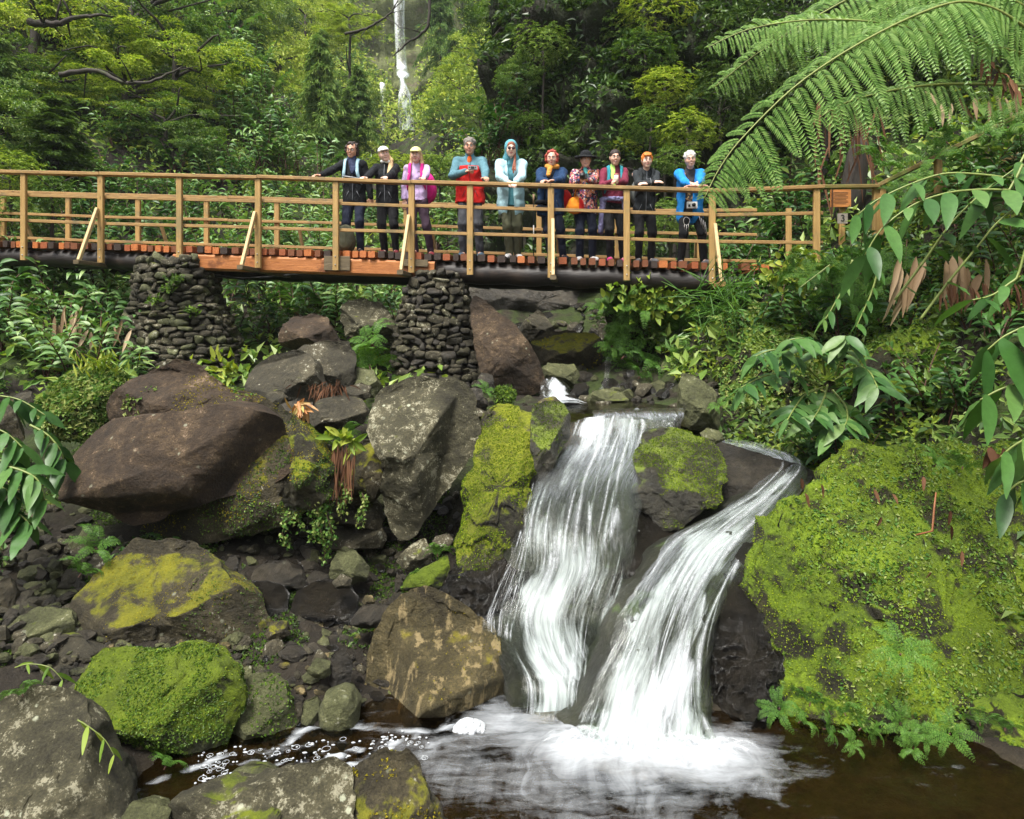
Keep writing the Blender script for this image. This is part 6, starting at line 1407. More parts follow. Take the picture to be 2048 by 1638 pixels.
# dry leaves, rusty fronds and other litter
def dry(label, pts, mat, L, Wd, seed, name='dry_leaves', D0=(0, -.2, -1), spread=.4, cat='dry leaves'):
    rng = np.random.default_rng(seed); P = np.array([W(*p) for p in pts]); n = len(P)
    LV, LQ = blades(P, np.array(D0) + rng.normal(size=(n, 3))*spread, np.array([0, -1, .2]) + rng.normal(size=(n, 3))*.4, L*rng.uniform(.7, 1.2, n), Wd, rng.uniform(0, .4, n), 7, .35, .05, rng)
    o = link(name, mesh_data(name, LV-P[0], LQ, mat, True), None, P[0].tolist()); tag(o, label, cat, kind='stuff' if cat in ('plant', 'grass') else None)
rng = np.random.default_rng(41)
dry('hanging pale dry ginger leaves on the right bank below the handrail', [(1830+rng.normal()*22, 530+rng.normal()*14, 5.6) for _ in range(9)], L_DRY, .38, .055, 1, D0=(-.35, -.2, -1), spread=.15)
dry('second bunch of pale dry leaves right of the first hanging bunch', [(1920+rng.normal()*26, 520+rng.normal()*20, 5.3) for _ in range(10)], L_DRY, .32, .06, 2, D0=(-.1, -.2, -1), spread=.22)
dry('small row of dry leaves hanging high on the right slope', [(1860+i*22+rng.normal()*8, 195+rng.normal()*8, 8.8) for i in range(9)], L_DRY, .34, .05, 3, spread=.2)
dry('wilted orange and cream fronds on top of the mossy wedged slab', [(600+rng.normal()*9, 815+rng.normal()*6, 6.2) for _ in range(26)], leaf_mat('wilted_leaf', [(.36, .12, .03), (.42, .24, .10), (.35, .36, .10)], .6, .25), .15, .026, 4, D0=(.2, -.3, -.4), spread=.7)
dry('dry brown grass tuft between the seamed boulder and the round dark boulder', [(655+rng.normal()*22, 772+rng.normal()*6, 7.2) for _ in range(60)], L_RUST, .16, .010, 5, spread=.6)
dry('hanging dry rootlets over the squeezed mossy stone', [(683+rng.normal()*16, 905+rng.normal()*10, 6.0) for _ in range(46)], L_RUST, .34, .010, 6, spread=.12)
dry('brown dry leaves at the right edge above the moss bank', [(1990+rng.normal()*22, 905+rng.normal()*10, 4.7) for _ in range(10)], L_RUST, .18, .05, 7, spread=.5)
dry('bunch of dead leaves in the thicket left of the left pier', [(150+rng.normal()*40, 640+rng.normal()*25, 9.6) for _ in range(22)], L_DRY, .34, .05, 8, spread=.2)
dry('curled rusty dead frond under the tree fern crown', [(1965+i*5, 118+i*4+rng.normal()*4, 6.4) for i in range(16)], L_RUST, .18, .03, 9, spread=.3)
dry('rusty dead fern frond among the big leaves on the right bank', [(1880+i*7, 575+rng.normal()*10, 5.2) for i in range(26)], L_RUST, .16, .02, 10, spread=.25)
dry('fallen brown leaves on the moss bank', [(1760+rng.uniform(-180, 200), 1000+rng.uniform(-60, 260), 5.0) for _ in range(14)], L_RUST, .10, .025, 11, spread=.5)
dry('tuft of green grass hanging under the bridge end', [(1440+rng.normal()*25, 600+rng.normal()*25, 8.8) for _ in range(150)], L_FERN, .55, .010, 12, name='grass_tuft', D0=(0, -.25, .25), spread=.55, cat='grass')
dry('upright seedlings on the overgrown hump beside the left pier', [(200+rng.normal()*28, 735+rng.normal()*14, 7.1) for _ in range(70)], L_HERB, .16, .018, 13, name='seedlings', D0=(0, -.2, .8), spread=.5, cat='plant')
dry('leafy seedlings at the left pier\'s right foot', [(445+rng.normal()*26, 745+rng.normal()*20, 8.2) for _ in range(46)], L_HERB, .15, .05, 14, name='seedlings', D0=(0, -.4, .4), spread=.7, cat='plant')
dry('bright broad leaves on the squeezed mossy stone', [(690+rng.normal()*18, 878+rng.normal()*6, 6.05) for _ in range(26)], L_HERB, .15, .05, 15, name='plantain', D0=(0, -.4, .5), spread=.7, cat='plant')
dry('yellow-green leaves by the bridge\'s right end', [(1600+rng.normal()*40, 545+rng.normal()*16, 8.6) for _ in range(140)], L_HERB, .13, .06, 16, name='herbs', D0=(0, -.5, .1), spread=.7, cat='plant')
dry('bright leaves hanging under the bridge over the dripping bank', [(1300+rng.normal()*45, 590+rng.normal()*20, 9.7) for _ in range(170)], L_HERB, .16, .07, 17, name='herbs', D0=(0, -.5, -.2), spread=.6, cat='plant')
m = MB(); m.tube([W(1832,1070,5.0), W(1865,1062,4.95), W(1868,1020,4.98), W(1872,985,5.02)], [.007, .008, .007, .005], 7)
o = m.build('twig', plain_mat('red_twig', (.2, .075, .03), .6), None, True, origin=W(1832,1070,5.0), loc=W(1832,1070,5.0).tolist()); tag(o, 'bent reddish twig lying on the moss bank', 'twig')
# ------------------------------------------------------------------ people: continuous figures meshed from blended distance fields
HG = .0085
def cone_d(P, a, b, ra, rb):
    a, b = np.asarray(a), np.asarray(b); ab = b-a; t = np.clip(((P-a) @ ab)/max(ab @ ab, 1e-9), 0, 1)
    return np.linalg.norm(P - a - t[..., None]*ab, axis=-1) - (ra + (rb-ra)*t)
def ell_d(P, c, r, R=None):
    q = P - np.asarray(c)
    if R is not None: q = q @ R
    r = np.asarray(r, float); k = np.linalg.norm(q/r, axis=-1); g = np.linalg.norm(q/(r*r), axis=-1)
    return k*(k-1)/np.maximum(g, 1e-6)
class Sdf:
    def __init__(s): s.p = []; s.sub_ = []; s.clip = []
    def cone(s, a, b, ra, rb, k=.02): s.p.append(('c', np.array(a, float), np.array(b, float), ra, rb, k)); return s
    def ell(s, c, r, R=None, k=.02): s.p.append(('e', np.array(c, float), np.array(r, float), R, None, k)); return s
    def minus(s, c, r, R=None, k=.012): s.sub_.append((np.array(c, float), np.array(r, float), R, k)); return s
    def d1(s, P, p): return cone_d(P, *p[1:5]) if p[0] == 'c' else ell_d(P, p[1], p[2], p[3])
    def bb(s, p):
        if p[0] == 'c': m = max(p[3], p[4]); return np.minimum(p[1], p[2])-m, np.maximum(p[1], p[2])+m
        m = max(p[2]) if p[3] is not None else p[2]; return p[1]-m, p[1]+m
    def mesh(s, h=HG, grow=0.0):
        B = [s.bb(p) for p in s.p]; pad = 4*h
        lo = np.min([b[0] for b in B], 0)-pad-grow; hi = np.max([b[1] for b in B], 0)+pad+grow
        n = np.ceil((hi-lo)/h).astype(int)+1; f = np.full(n, .09, np.float32)
        axs = [lo[i]+h*np.arange(n[i]) for i in range(3)]
        for p, b in zip(s.p, B):
            m = .05; i0 = np.maximum(((b[0]-m-grow-lo)/h).astype(int), 0); i1 = np.minimum(((b[1]+m+grow-lo)/h).astype(int)+2, n)
            sl = tuple(slice(x, y) for x, y in zip(i0, i1))
            P = np.stack(np.meshgrid(*[axs[i][sl[i]] for i in range(3)], indexing='ij'), -1)
            d = s.d1(P, p)-grow; c = f[sl]; k = p[5]; hh = np.maximum(k-np.abs(d-c), 0)/k
            f[sl] = np.minimum(d, c) - hh*hh*k*.25
        if s.sub_ or s.clip: P = np.stack(np.meshgrid(*axs, indexing='ij'), -1)
        for c, r, R, k in s.sub_:
            d = -ell_d(P, c, r, R); hh = np.maximum(k-np.abs(d-f), 0)/k; f = np.maximum(f, d) + hh*hh*k*.25
        for fn in s.clip: f = np.maximum(f, fn(P))
        return nets(f, lo, h)
def nets(f, lo, h):
    sg = f < 0; n = np.array(f.shape)
    C = lambda a, i, j, k: a[i:n[0]-1+i, j:n[1]-1+j, k:n[2]-1+k]
    cs = [(i, j, k) for i in (0, 1) for j in (0, 1) for k in (0, 1)]
    cnt = sum(C(sg, *c).astype(np.int8) for c in cs); act = (cnt > 0) & (cnt < 8)
    idx = np.full(act.shape, -1, np.int64); A = np.argwhere(act); idx[act] = np.arange(len(A))
    acc = np.zeros((len(A), 3)); num = np.zeros(len(A))
    for a in cs:
        for ax_ in range(3):
            if a[ax_]: continue
            b = list(a); b[ax_] = 1
            fa = f[A[:, 0]+a[0], A[:, 1]+a[1], A[:, 2]+a[2]]; fb = f[A[:, 0]+b[0], A[:, 1]+b[1], A[:, 2]+b[2]]
            m = (fa < 0) != (fb < 0); t = np.where(m, fa/np.where(m, fa-fb, 1), 0)
            p = np.tile(np.array(a, float), (len(A), 1)); p[:, ax_] += t
            acc[m] += p[m]; num[m] += 1
    V = (A + acc/num[:, None])*h + lo
    Q = []
    for ax_ in range(3):
        u, v = (ax_+1) % 3, (ax_+2) % 3
        s0 = [slice(1, None)]*3; s0[ax_] = slice(0, -1); s1 = [slice(1, None)]*3
        d = sg[tuple(s0)] != sg[tuple(s1)]
        E = np.argwhere(d); E[:, u] += 1; E[:, v] += 1
        ok = np.all(E < np.array(act.shape), 1); E = E[ok]
        fl = sg[E[:, 0], E[:, 1], E[:, 2]]
        def ci(du, dv): q = E.copy(); q[:, u] -= du; q[:, v] -= dv; return idx[q[:, 0], q[:, 1], q[:, 2]]
        q = np.stack([ci(1, 1), ci(0, 1), ci(0, 0), ci(1, 0)], 1); q[~fl] = q[~fl][:, ::-1]
        Q.append(q)
    return V, np.concatenate(Q)
def rotm(yaw, pitch, roll):
    cy, sy, cp, sp, cr, sr = math.cos(yaw), math.sin(yaw), math.cos(pitch), math.sin(pitch), math.cos(roll), math.sin(roll)
    return np.array([[cy, -sy, 0], [sy, cy, 0], [0, 0, 1]]) @ np.array([[1, 0, 0], [0, cp, -sp], [0, sp, cp]]) @ np.array([[cr, 0, sr], [0, 1, 0], [-sr, 0, cr]])
def ik(a, c, l1, l2, hint):
    a, c = np.array(a, float), np.array(c, float); v = c-a; L = np.linalg.norm(v)
    if L > (l1+l2)*.995: c = a + v/L*(l1+l2)*.995; v = c-a; L = np.linalg.norm(v)
    t = v/L; x = (L*L+l1*l1-l2*l2)/(2*L); hgt = math.sqrt(max(l1*l1-x*x, 0))
    hp = np.array(hint, float); hp = nrm(hp - t*(hp @ t)); return a + t*x + hp*hgt, c

def cloth(name, c, rough=.8, c2=None, spec=.18, sc=9):
    b = NB(name); v = b.objvec(3)
    n = b.noise(b('VectorMath', {0: v, 1: (1, 1, .55)}, operation='MULTIPLY'), sc, 4, .55, .6); w = b.noise(v, 220, 2)
    col = b.mix(1.0, (*c, 1), b.ramp(n, [(.3, .82), (.7, 1.15)]), 'MULTIPLY')
    bp = b('Bump', {'Height': b.math('ADD', n, b.math('MULTIPLY', w, .08)), 'Strength': .9, 'Distance': .05})
    return b.out(b('BsdfPrincipled', {'Base Color': col, 'Roughness': rough, 'Normal': bp, 'Specular IOR Level': spec, 'Sheen Weight': .02}))
def pattern_mat(name, base, cols, sc=38):
    b = NB(name); v = b.objvec(3)
    vo = b('TexVoronoi', {'Vector': b('VectorMath', {0: v, 1: b('VectorMath', {0: b.noise(v, 14, 2, out='Color'), 1: (.06, .06, .06)}, operation='MULTIPLY')}, operation='ADD'), 'Scale': sc}, out='Color')
    x = b('SeparateXYZ', {0: vo}, out='X')
    col = b.ramp(x, [(i/len(cols), c) for i, c in enumerate(cols)], 'CONSTANT')
    return b.out(b('BsdfPrincipled', {'Base Color': col, 'Roughness': .7, 'Specular IOR Level': .25}))
def skin_mat(name, c):
    b = NB(name); v = b.objvec(2); n = b.noise(v, 22, 4)
    col = b.mix(1.0, (*c, 1), b.ramp(n, [(.3, (.9, .84, .82)), (.7, (1.06, 1.03, 1.02))]), 'MULTIPLY')
    return b.out(b('BsdfPrincipled', {'Base Color': col, 'Roughness': .5, 'Specular IOR Level': .4, 'Subsurface Weight': .08, 'Subsurface Radius': (.012, .004, .002), 'Subsurface Scale': 1.0}))
def hair_mat(name, c, c2):
    b = NB(name); v = b.objvec(2); n = b.noise(b('VectorMath', {0: v, 1: (1, 1, .18)}, operation='MULTIPLY'), 95, 4, .65, 1.2)
    col = b.ramp(n, [(.3, c), (.7, c2)])
    return b.out(b('BsdfPrincipled', {'Base Color': col, 'Roughness': .45, 'Normal': b('Bump', {'Height': n, 'Strength': .9, 'Distance': .012}), 'Specular IOR Level': .4}))
SK = [skin_mat('skin_fair', (.58, .36, .27)), skin_mat('skin_warm', (.50, .28, .19)), skin_mat('skin_pale', (.66, .45, .36))]
LIP = plain_mat('lips', (.36, .11, .10), .45); WHITE = plain_mat('eye_white', (.7, .68, .65), .3, .5, .02); IRIS = plain_mat('iris', (.03, .022, .018), .25, .5, .02); BROW = plain_mat('brow', (.07, .04, .025), .8); TEETH = plain_mat('teeth', (.75, .72, .66), .35)
SHOE = {'dark': cloth('dark_shoe', (.03, .03, .035)), 'white': cloth('white_shoe', (.68, .67, .66)), 'pink': cloth('pink_shoe', (.65, .06, .24)), 'grey': cloth('grey_shoe', (.16, .16, .17)), 'red': cloth('red_black_shoe', (.20, .03, .04)), 'blue': cloth('blue_shoe', (.10, .16, .22))}

def person(px, w, H, label, feet, hands, sk, jacket, trousers, shoes, hair, yaw=0, pitch=0, roll=0, lean=.06, hem=.78, wide=1.0, smile=False, loose=.0,
           hip=0.0, hdir=None, arms_out=(.75, .75), open_front=None, inner=None, brows=BROW, cuffs=0.0, jcol=None, belly=0.0, collar=.0, zip_c=None, zx=0.0, elb=(-1.0, -1.0)):
    k = H/1.72; s = s_of(px)
    p0 = BP(s, w, 0); dd = p0[1]; p0[0] = (px-1024)/F*dd; p0[2] = zd(s)
    root = thing('person', label, 'person', p0); root['scale_height'] = H; del root['scale_height']
    out_ = {'root': root, 'k': k}
    pel = np.array([hip, .02, .93*k]); waist = pel + [-.2*hip, -.3*lean, .15*k]; chest = pel + np.array([-.5*hip, -.75*lean, .34*k]); nb = pel + np.array([-.6*hip, -1.0*lean-.005, .53*k])
    R = rotm(yaw, .20-pitch*.7, roll); k0 = k; hc = nb + np.array([0, -.02-.2*lean, .045*k]) + R @ np.array([0, -.012, .105*k])
    hz = lambda q: hc + R @ (np.array(q, float)*k)
    sh = [nb + np.array([sx*.160*k*wide, .005, -.055*k]) for sx in (-1, 1)]
    arms = []
    for i, sx in enumerate((-1, 1)):
        hnt = (sx*arms_out[i], .45, elb[i]); e, wr = ik(sh[i], np.array(hands[i])*[1, 1, 1], .275*k, .245*k, hnt); arms.append((sh[i], e, wr))
    legs = []
    for i, sx in enumerate((-1, 1)):
        hj = pel + [sx*.085*k, 0, -.03*k]; an = np.array([feet[i][0], feet[i][1], .085*k + (feet[i][2] if len(feet[i]) > 2 else 0)])
        kn, an = ik(hj, an, .425*k, .42*k, (sx*.08, -1, 0)); legs.append((hj, kn, an))
    # --- body
    B = Sdf()
    B.ell(pel, np.array([.145*wide, .10, .11])*k, k=.05).ell(waist, np.array([.128*wide+belly*.4, .09+belly, .13])*k, k=.06).ell(chest, np.array([.150*wide, .10, .16])*k, k=.06)
    B.cone(sh[0], sh[1], .052*k, .052*k, .06).cone(nb-[0, 0, .04], hz((0, .012, -.055)), .056*k, .050*k, .03)
    for a, e, wr in arms: B.cone(a, e, .046*k, .037*k, .03).cone(e, wr, .038*k, .025*k, .02)
    for hj, kn, an in legs: B.cone(hj, kn, .080*k, .054*k, .04).cone(kn, an, .052*k, .037*k, .02).cone(an, an+[0, -.08*k, -.04*k], .034*k, .024*k, .02)
    B.ell(hz((0, .012, .032)), np.array([.079, .094, .088])*k, R, .02).ell(hz((0, -.028, -.034)), np.array([.068, .064, .074])*k, R, .03)
    B.ell(hz((0, -.068, -.092)), np.array([.030, .020, .018])*k, R, .03).cone(hz((0, -.094, .022)), hz((0, -.106, -.016)), .008*k, .0125*k, .014)
    for sx in (-1, 1):
        B.ell(hz((sx*.036, -.066, -.022)), np.array([.024, .022, .024])*k, R, .02).ell(hz((sx*.077, .012, -.002)), np.array([.010, .020, .032])*k, R, .008)
        B.cone(hz((sx*.014, -.090, .034)), hz((sx*.045, -.078, .034)), .008*k, .008*k, .014)
        B.minus(hz((sx*.031, -.100, .012)), np.array([.017, .014, .010])*k, R, .01)
    for i, (a, e, wr) in enumerate(arms):                                # hands with five fingers
        sx = (-1, 1)[i]; fw = nrm(wr-e) if not hdir or hdir[i] is None else nrm(np.array(hdir[i][0])); upv = np.array(hdir[i][1], float) if hdir and hdir[i] is not None else np.array([0, -.3, 1.0])
        curl = hdir[i][2] if hdir and hdir[i] is not None and len(hdir[i]) > 2 else .5
        upv = nrm(upv - fw*(upv @ fw)); sd = np.cross(fw, upv)
        RM = np.stack([sd, fw, upv], 1); pc = wr + fw*.048*k
        B.ell(pc, np.array([.040, .052, .017])*k, RM, .012)
        for q, (off, ln) in enumerate(((-.029, .062), (-.010, .074), (.010, .070), (.028, .055))):
            b0 = pc + sd*off*k + fw*.040*k; f1 = nrm(fw*math.cos(curl*.7) - upv*math.sin(curl*.7) + sd*off*1.5); b1 = b0 + f1*ln*.55*k
            f2 = nrm(fw*math.cos(curl*1.7) - upv*math.sin(curl*1.7) + sd*off); b2 = b1 + f2*ln*.5*k
            B.cone(b0, b1, .0095*k, .0088*k, .004).cone(b1, b2, .0088*k, .0075*k, .006)
        ts = 1 if np.dot(sd, [-sx, 0, .4]) > 0 else -1
        t0 = pc + sd*ts*.032*k - fw*.022*k; t1 = t0 + nrm(sd*ts*.8 + fw*.7 - upv*.2)*.036*k; t2 = t1 + nrm(sd*ts*.25 + fw*.9 - upv*.3)*.028*k
        B.cone(t0, t1, .013*k, .0105*k, .01).cone(t1, t2, .0105*k, .008*k, .006)
        out_['hand%d' % i] = pc + fw*.03*k
    V, Q = B.mesh(); M = MB(); M.add(V, Q); mi = [0]*len(Q)
    def extra(fn, m):
        a = sum(len(f) for fs in M.F.values() for f in fs); fn(M); mi.extend([m]*(sum(len(f) for fs in M.F.values() for f in fs)-a))
    for sx in (-1, 1):
        extra(lambda q: q.ell(hz((sx*.031, -.083, .012)), np.array([.0115]*3)*k), 1)
        extra(lambda q: q.ell(hz((sx*.031, -.0925, .012)), np.array([.0058, .004, .0058])*k, R), 2)
    extra(lambda q: q.tube([hz((sx*.013, -.100, .036)) if sx else 0 for sx in (1,)] + [hz((.03, -.099, .041)), hz((.047, -.086, .036))], [.0045*k, .005*k, .003*k], 6), 4)
    extra(lambda q: q.tube([hz((-.013, -.100, .036)), hz((-.03, -.099, .041)), hz((-.047, -.086, .036))], [.0045*k, .005*k, .003*k], 6), 4)
    mw = .027 if smile else .023
    extra(lambda q: q.tube([hz((-mw, -.080, -.046 if smile else -.052)), hz((-.012, -.0935, -.0545)), hz((0, -.097, -.056)), hz((.012, -.0935, -.0545)), hz((mw, -.080, -.046 if smile else -.052))], [.003*k, .0065*k, .0075*k, .0065*k, .003*k], 8), 3)
    if smile: extra(lambda q: q.ell(hz((0, -.0955, -.0525)), np.array([.018, .0085, .0042])*k, R), 5)
    link('body', mesh_data('body', np.concatenate(M.V), [np.concatenate(f) for f in M.F.values()], [SK[sk], WHITE, IRIS, LIP, brows, TEETH], True, midx=mi), root)
    # --- clothes: the same limbs, looser, cut at cuffs and hem
    rsd = random.Random(px)
    def wrinkle(V, amp=.010, sc=13):
        return V + np.array([[noise.noise(Vector((p[0]*sc+px, p[1]*sc, p[2]*sc*.8))) for p in V]]).T*nrm(V - np.array([pel[0], pel[1], 0])*1.0 - np.stack([np.zeros(len(V)), np.zeros(len(V)), V[:, 2]], 1))*amp*1.4
    def torso(g, flare=.0, hz_=None):
        s_ = Sdf(); s_.ell(pel-[0, 0, .10], np.array([.150*wide+g+flare*.6, .105+g+flare*.6+belly*.8, .26])*k, k=.08).ell(waist, np.array([.146*wide+g+flare*.4+belly*.4, .100+g+belly, .22])*k, k=.08).ell(chest, np.array([.152*wide+g, .108+g, .17])*k, k=.06)
        s_.cone(sh[0]+[.012, 0, .004], sh[1]-[.012, 0, -.004], .048*k+g*.5, .048*k+g*.5, .05).cone(nb-[0, 0, .05*k], nb+[0, -.012, (.035+collar)*k], .072*k, (.066 if collar < .03 else .06)*k, .03)
        return s_
    g = .016 + loose
    TS = torso(g, loose)
    AS = Sdf()
    for a, e, wr in arms: AS.cone(a, e, .050*k+g*.55, .043*k+g*.5, .03).cone(e, wr+(e-wr)*cuffs, .043*k+g*.5, .034*k+g*.3, .02)
    J = Sdf(); J.p = TS.p + AS.p; hz0 = hem*k
    J.clip.append(lambda P: hz0 - P[..., 2] + .012*np.sin(P[..., 0]*14+px))
    if open_front:
        ox, ow, oz = open_front
        J.clip.append(lambda P: -np.maximum(np.maximum(np.abs(P[..., 0]-ox) - ow - .10*np.clip(P[..., 2]-1.18*k, 0, .3) - .07*np.clip(.98*k-P[..., 2], 0, .5), P[..., 1]-.0), P[..., 2]-oz))
    V, Q = J.mesh(); V = wrinkle(V)
    mats = jacket if isinstance(jacket, list) else [jacket]; ctr_ = V[Q].mean(1); mi = None
    if jcol:
        da = np.min([AS.d1(ctr_, p) for p in AS.p], 0); dt = np.min([TS.d1(ctr_, p) for p in TS.p], 0)
        mi = [int(jcol(c/k, x < y-.004)) for c, x, y in zip(ctr_, da, dt)]
    link('jacket', mesh_data('jacket', V, Q, mats, True, midx=mi), root)
    if zip_c:
        m = MB(); zs = np.arange(hz0+.03, nb[2]+.01, .035); pts = []
        for z in zs:
            s_ = np.abs(V[:, 2]-z) < .02; s_ &= np.abs(V[:, 0]-zx-chest[0]*.0) < .022
            if s_.any(): pts.append((zx, V[s_][:, 1].min()-.001, z))
        if len(pts) > 3:
            m.tube(pts, .0045, 6); m.build('zip', zip_c, root, True)
            for sx in (-1, 1):
                q = np.array(pts[len(pts)//5]); c_ = q + [sx*.085*wide, .0, 0]; s_ = (np.abs(V[:, 2]-c_[2]) < .03) & (np.abs(V[:, 0]-c_[0]) < .03)
                if s_.any(): y = V[s_][:, 1].min()-.002; MB().tube([(c_[0]-sx*.025, y, c_[2]+.04), (c_[0]+sx*.02, y+.006, c_[2]-.05)], .004, 6).build('pocket_seam', zip_c, root, True)
    if inner:
        I = torso(.006); I.clip.append(lambda P: .80*k - P[..., 2]); V, Q = I.mesh(); mats = inner[0] if isinstance(inner[0], list) else [inner[0]]
        mi = [int(inner[1](c/k)) for c in V[Q].mean(1)] if len(inner) > 1 else None
        link('shirt', mesh_data('shirt', V, Q, mats, True, midx=mi), root)
    T = Sdf(); T.ell(pel-[0, 0, .01], np.array([.152*wide, .108+belly*.5, .13])*k, k=.05)
    for hj, kn, an in legs: T.cone(hj+[0, 0, -.02], kn, .092*k, .070*k, .05).cone(kn, an+[0, 0, .0], .069*k, .058*k, .03)
    T.clip.append(lambda P: .055*k - P[..., 2]); V, Q = T.mesh(); V = wrinkle(V, .010, 13)
    link('trousers', mesh_data('trousers', V, Q, trousers, True), root)
    for i, (hj, kn, an) in enumerate(legs):
        sx = (-1, 1)[i]; S = Sdf(); b = an*[1, 1, 0] + [0, 0, an[2]-.085*k]
        tq = np.array([sx*.045, -.19*k, 0]); S.ell(b+[0, .02, .05], (.040*k, .058*k, .05), k=.03).cone(b+[0, -.02, .045], b+tq*.8+[0, 0, .032], .042*k, .036*k, .03).cone(b+[0, .03, .022], b+tq*.95+[0, 0, .022], .036*k, .034*k, .02)
        zf = b[2]; S.clip.append(lambda P: zf+.002-P[..., 2]); V, Q = S.mesh(.007); link('shoe', mesh_data('shoe', V, Q, shoes, True), root)
    # --- hair
    def add(name, sdf, mat, amp=0.0, h=HG, midf=None):
        V, Q = sdf.mesh(h)
        if amp: V = wrinkle(V, amp, 40)
        mats = mat if isinstance(mat, list) else [mat]
        return link(name, mesh_data(name, V, Q, mats, True, midx=[midf(c) for c in V[Q].mean(1)] if midf else None), root)
    out_.update(hz=hz, R=R, add=add, nb=nb, sh=sh, chest=chest, pel=pel, waist=waist, arms=arms, legs=legs, hc=hc, p0=p0, wr=[a[2] for a in arms])
    st, mat = hair; rg = np.random.default_rng(px); Hs = Sdf()
    def cap_hair(t=.012, front=-.055, low=-.03):
        Hs.ell(hz((0, .018, .042)), np.array([.076+t, .092+t, .082+t])*k, R, .02).ell(hz((0, .05, -.02)), np.array([.066+t, .05+t, .075])*k, R, .03)
        Hs.minus(hz((0, -.108, -.02)), np.array([.070, .085, .086])*k, R, .02)
    if st == 'short': cap_hair(.012); 
    if st == 'curly':
        for q in range(150):
            v = nrm(rg.normal(size=3)); v[1] += .25; v = nrm(v)
            if v[1] < -.45 and v[2] < .55: continue
            if v[2] < -.75: continue
            Hs.ell(hz(np.array([0, .018, .015]) + v*np.array([.098, .098, .110])*rg.uniform(.85, 1.1)), np.array([.022]*3)*k*rg.uniform(.7, 1.3), None, .008)
        Hs.ell(hz((0, .04, .03)), np.array([.088, .082, .09])*k, R, .02)
    if st == 'waves':
        cap_hair(.010)
        for q in range(60):
            v = nrm(rg.normal(size=3)); v[2] = abs(v[2])*.9; v = nrm(v)
            if v[1] < -.75: continue
            Hs.ell(hz(np.array([0, .02, .045]) + v*np.array([.086, .10, .088])), np.array([.015]*3)*k*rg.uniform(.7, 1.3), None, .01)
    if st in ('long', 'side', 'tied', 'braid'): cap_hair(.010)
    if st == 'long':
        for sx in (-1, 1):
            for q in range(5): Hs.cone(hz((sx*.075, .01+q*.015, .02)), hz((sx*(.08+.004*q), .0+q*.012, -.12)), .016*k, .018*k, .02).cone(hz((sx*(.08+.004*q), q*.012, -.12)), hc+np.array([sx*.10+rg.normal()*.012, -.05+q*.018, -.30]), .018*k, .009, .02)
    if st == 'side':
        for q in range(7): Hs.cone(hz((.06, .03, -.03)), hz((.085, -.02+.006*q, -.11)), .022*k, .026*k, .02).cone(hz((.085, -.02+.006*q, -.11)), hc+np.array([.075+.012*q, -.13+rg.normal()*.012, -.36+rg.normal()*.02]), .028*k, .016, .02)
    if st == 'braid':
        for q in range(8): Hs.cone(hz((.05, -.02, -.05)), hz((.055, -.07, -.14)), .014*k, .012*k, .012).cone(hz((.055, -.07, -.14)), hc+np.array([.03+rg.normal()*.028, -.14, -.34+rg.normal()*.03]), .012*k, .006, .008)
    if st == 'tied': Hs.ell(hz((0, .10, .0)), np.array([.04, .04, .05])*k, R, .02)
    if st == 'fringe':
        cap_hair(.012)
        for q in range(12): Hs.cone(hz((-.06+.010*q, -.035, .105)), hz((-.05+.008*q, -.088, .072+.012*math.sin(q*2.1))), .012*k, .007*k, .012)
        for sx in (-1, 1): Hs.cone(hz((sx*.078, -.02, .05)), hz((sx*.076, -.03, -.01)), .014*k, .008*k, .02)
    if Hs.p: add('hair', Hs, mat, .004)
    return out_
def capmesh(o, mat, name='cap', pk=.95):
    hz, R, k = o['hz'], o['R'], o['k']; C = Sdf(); C.ell(hz((0, .012, .055)), np.array([.090, .104, .082])*k, R, .02)
    C.clip.append(lambda P: (np.array([0, .15, -1.0])*1 @ R.T @ (P-hz((0, 0, .058))).reshape(-1, 3).T).reshape(P.shape[:-1]))
    for q in range(7): C.cone(hz((-.05+.0167*q, -.085, .066)), hz((-.056+.0187*q, -.140+.012*abs(q-3)**1.6*.3, .062)), .009*k, .006*k, .012)
    for q in range(7): C.cone(hz((-.05+.0167*q, -.07, .068)), hz((-.056+.0187*q, -.135, .064)), .009*k, .006*k, .012)
    o['add'](name, C, mat, 0, .007)
def top(name, label, cat, o, q):
    p = o['p0'] + np.array(q); r = thing(name, label, cat, p); return r, p
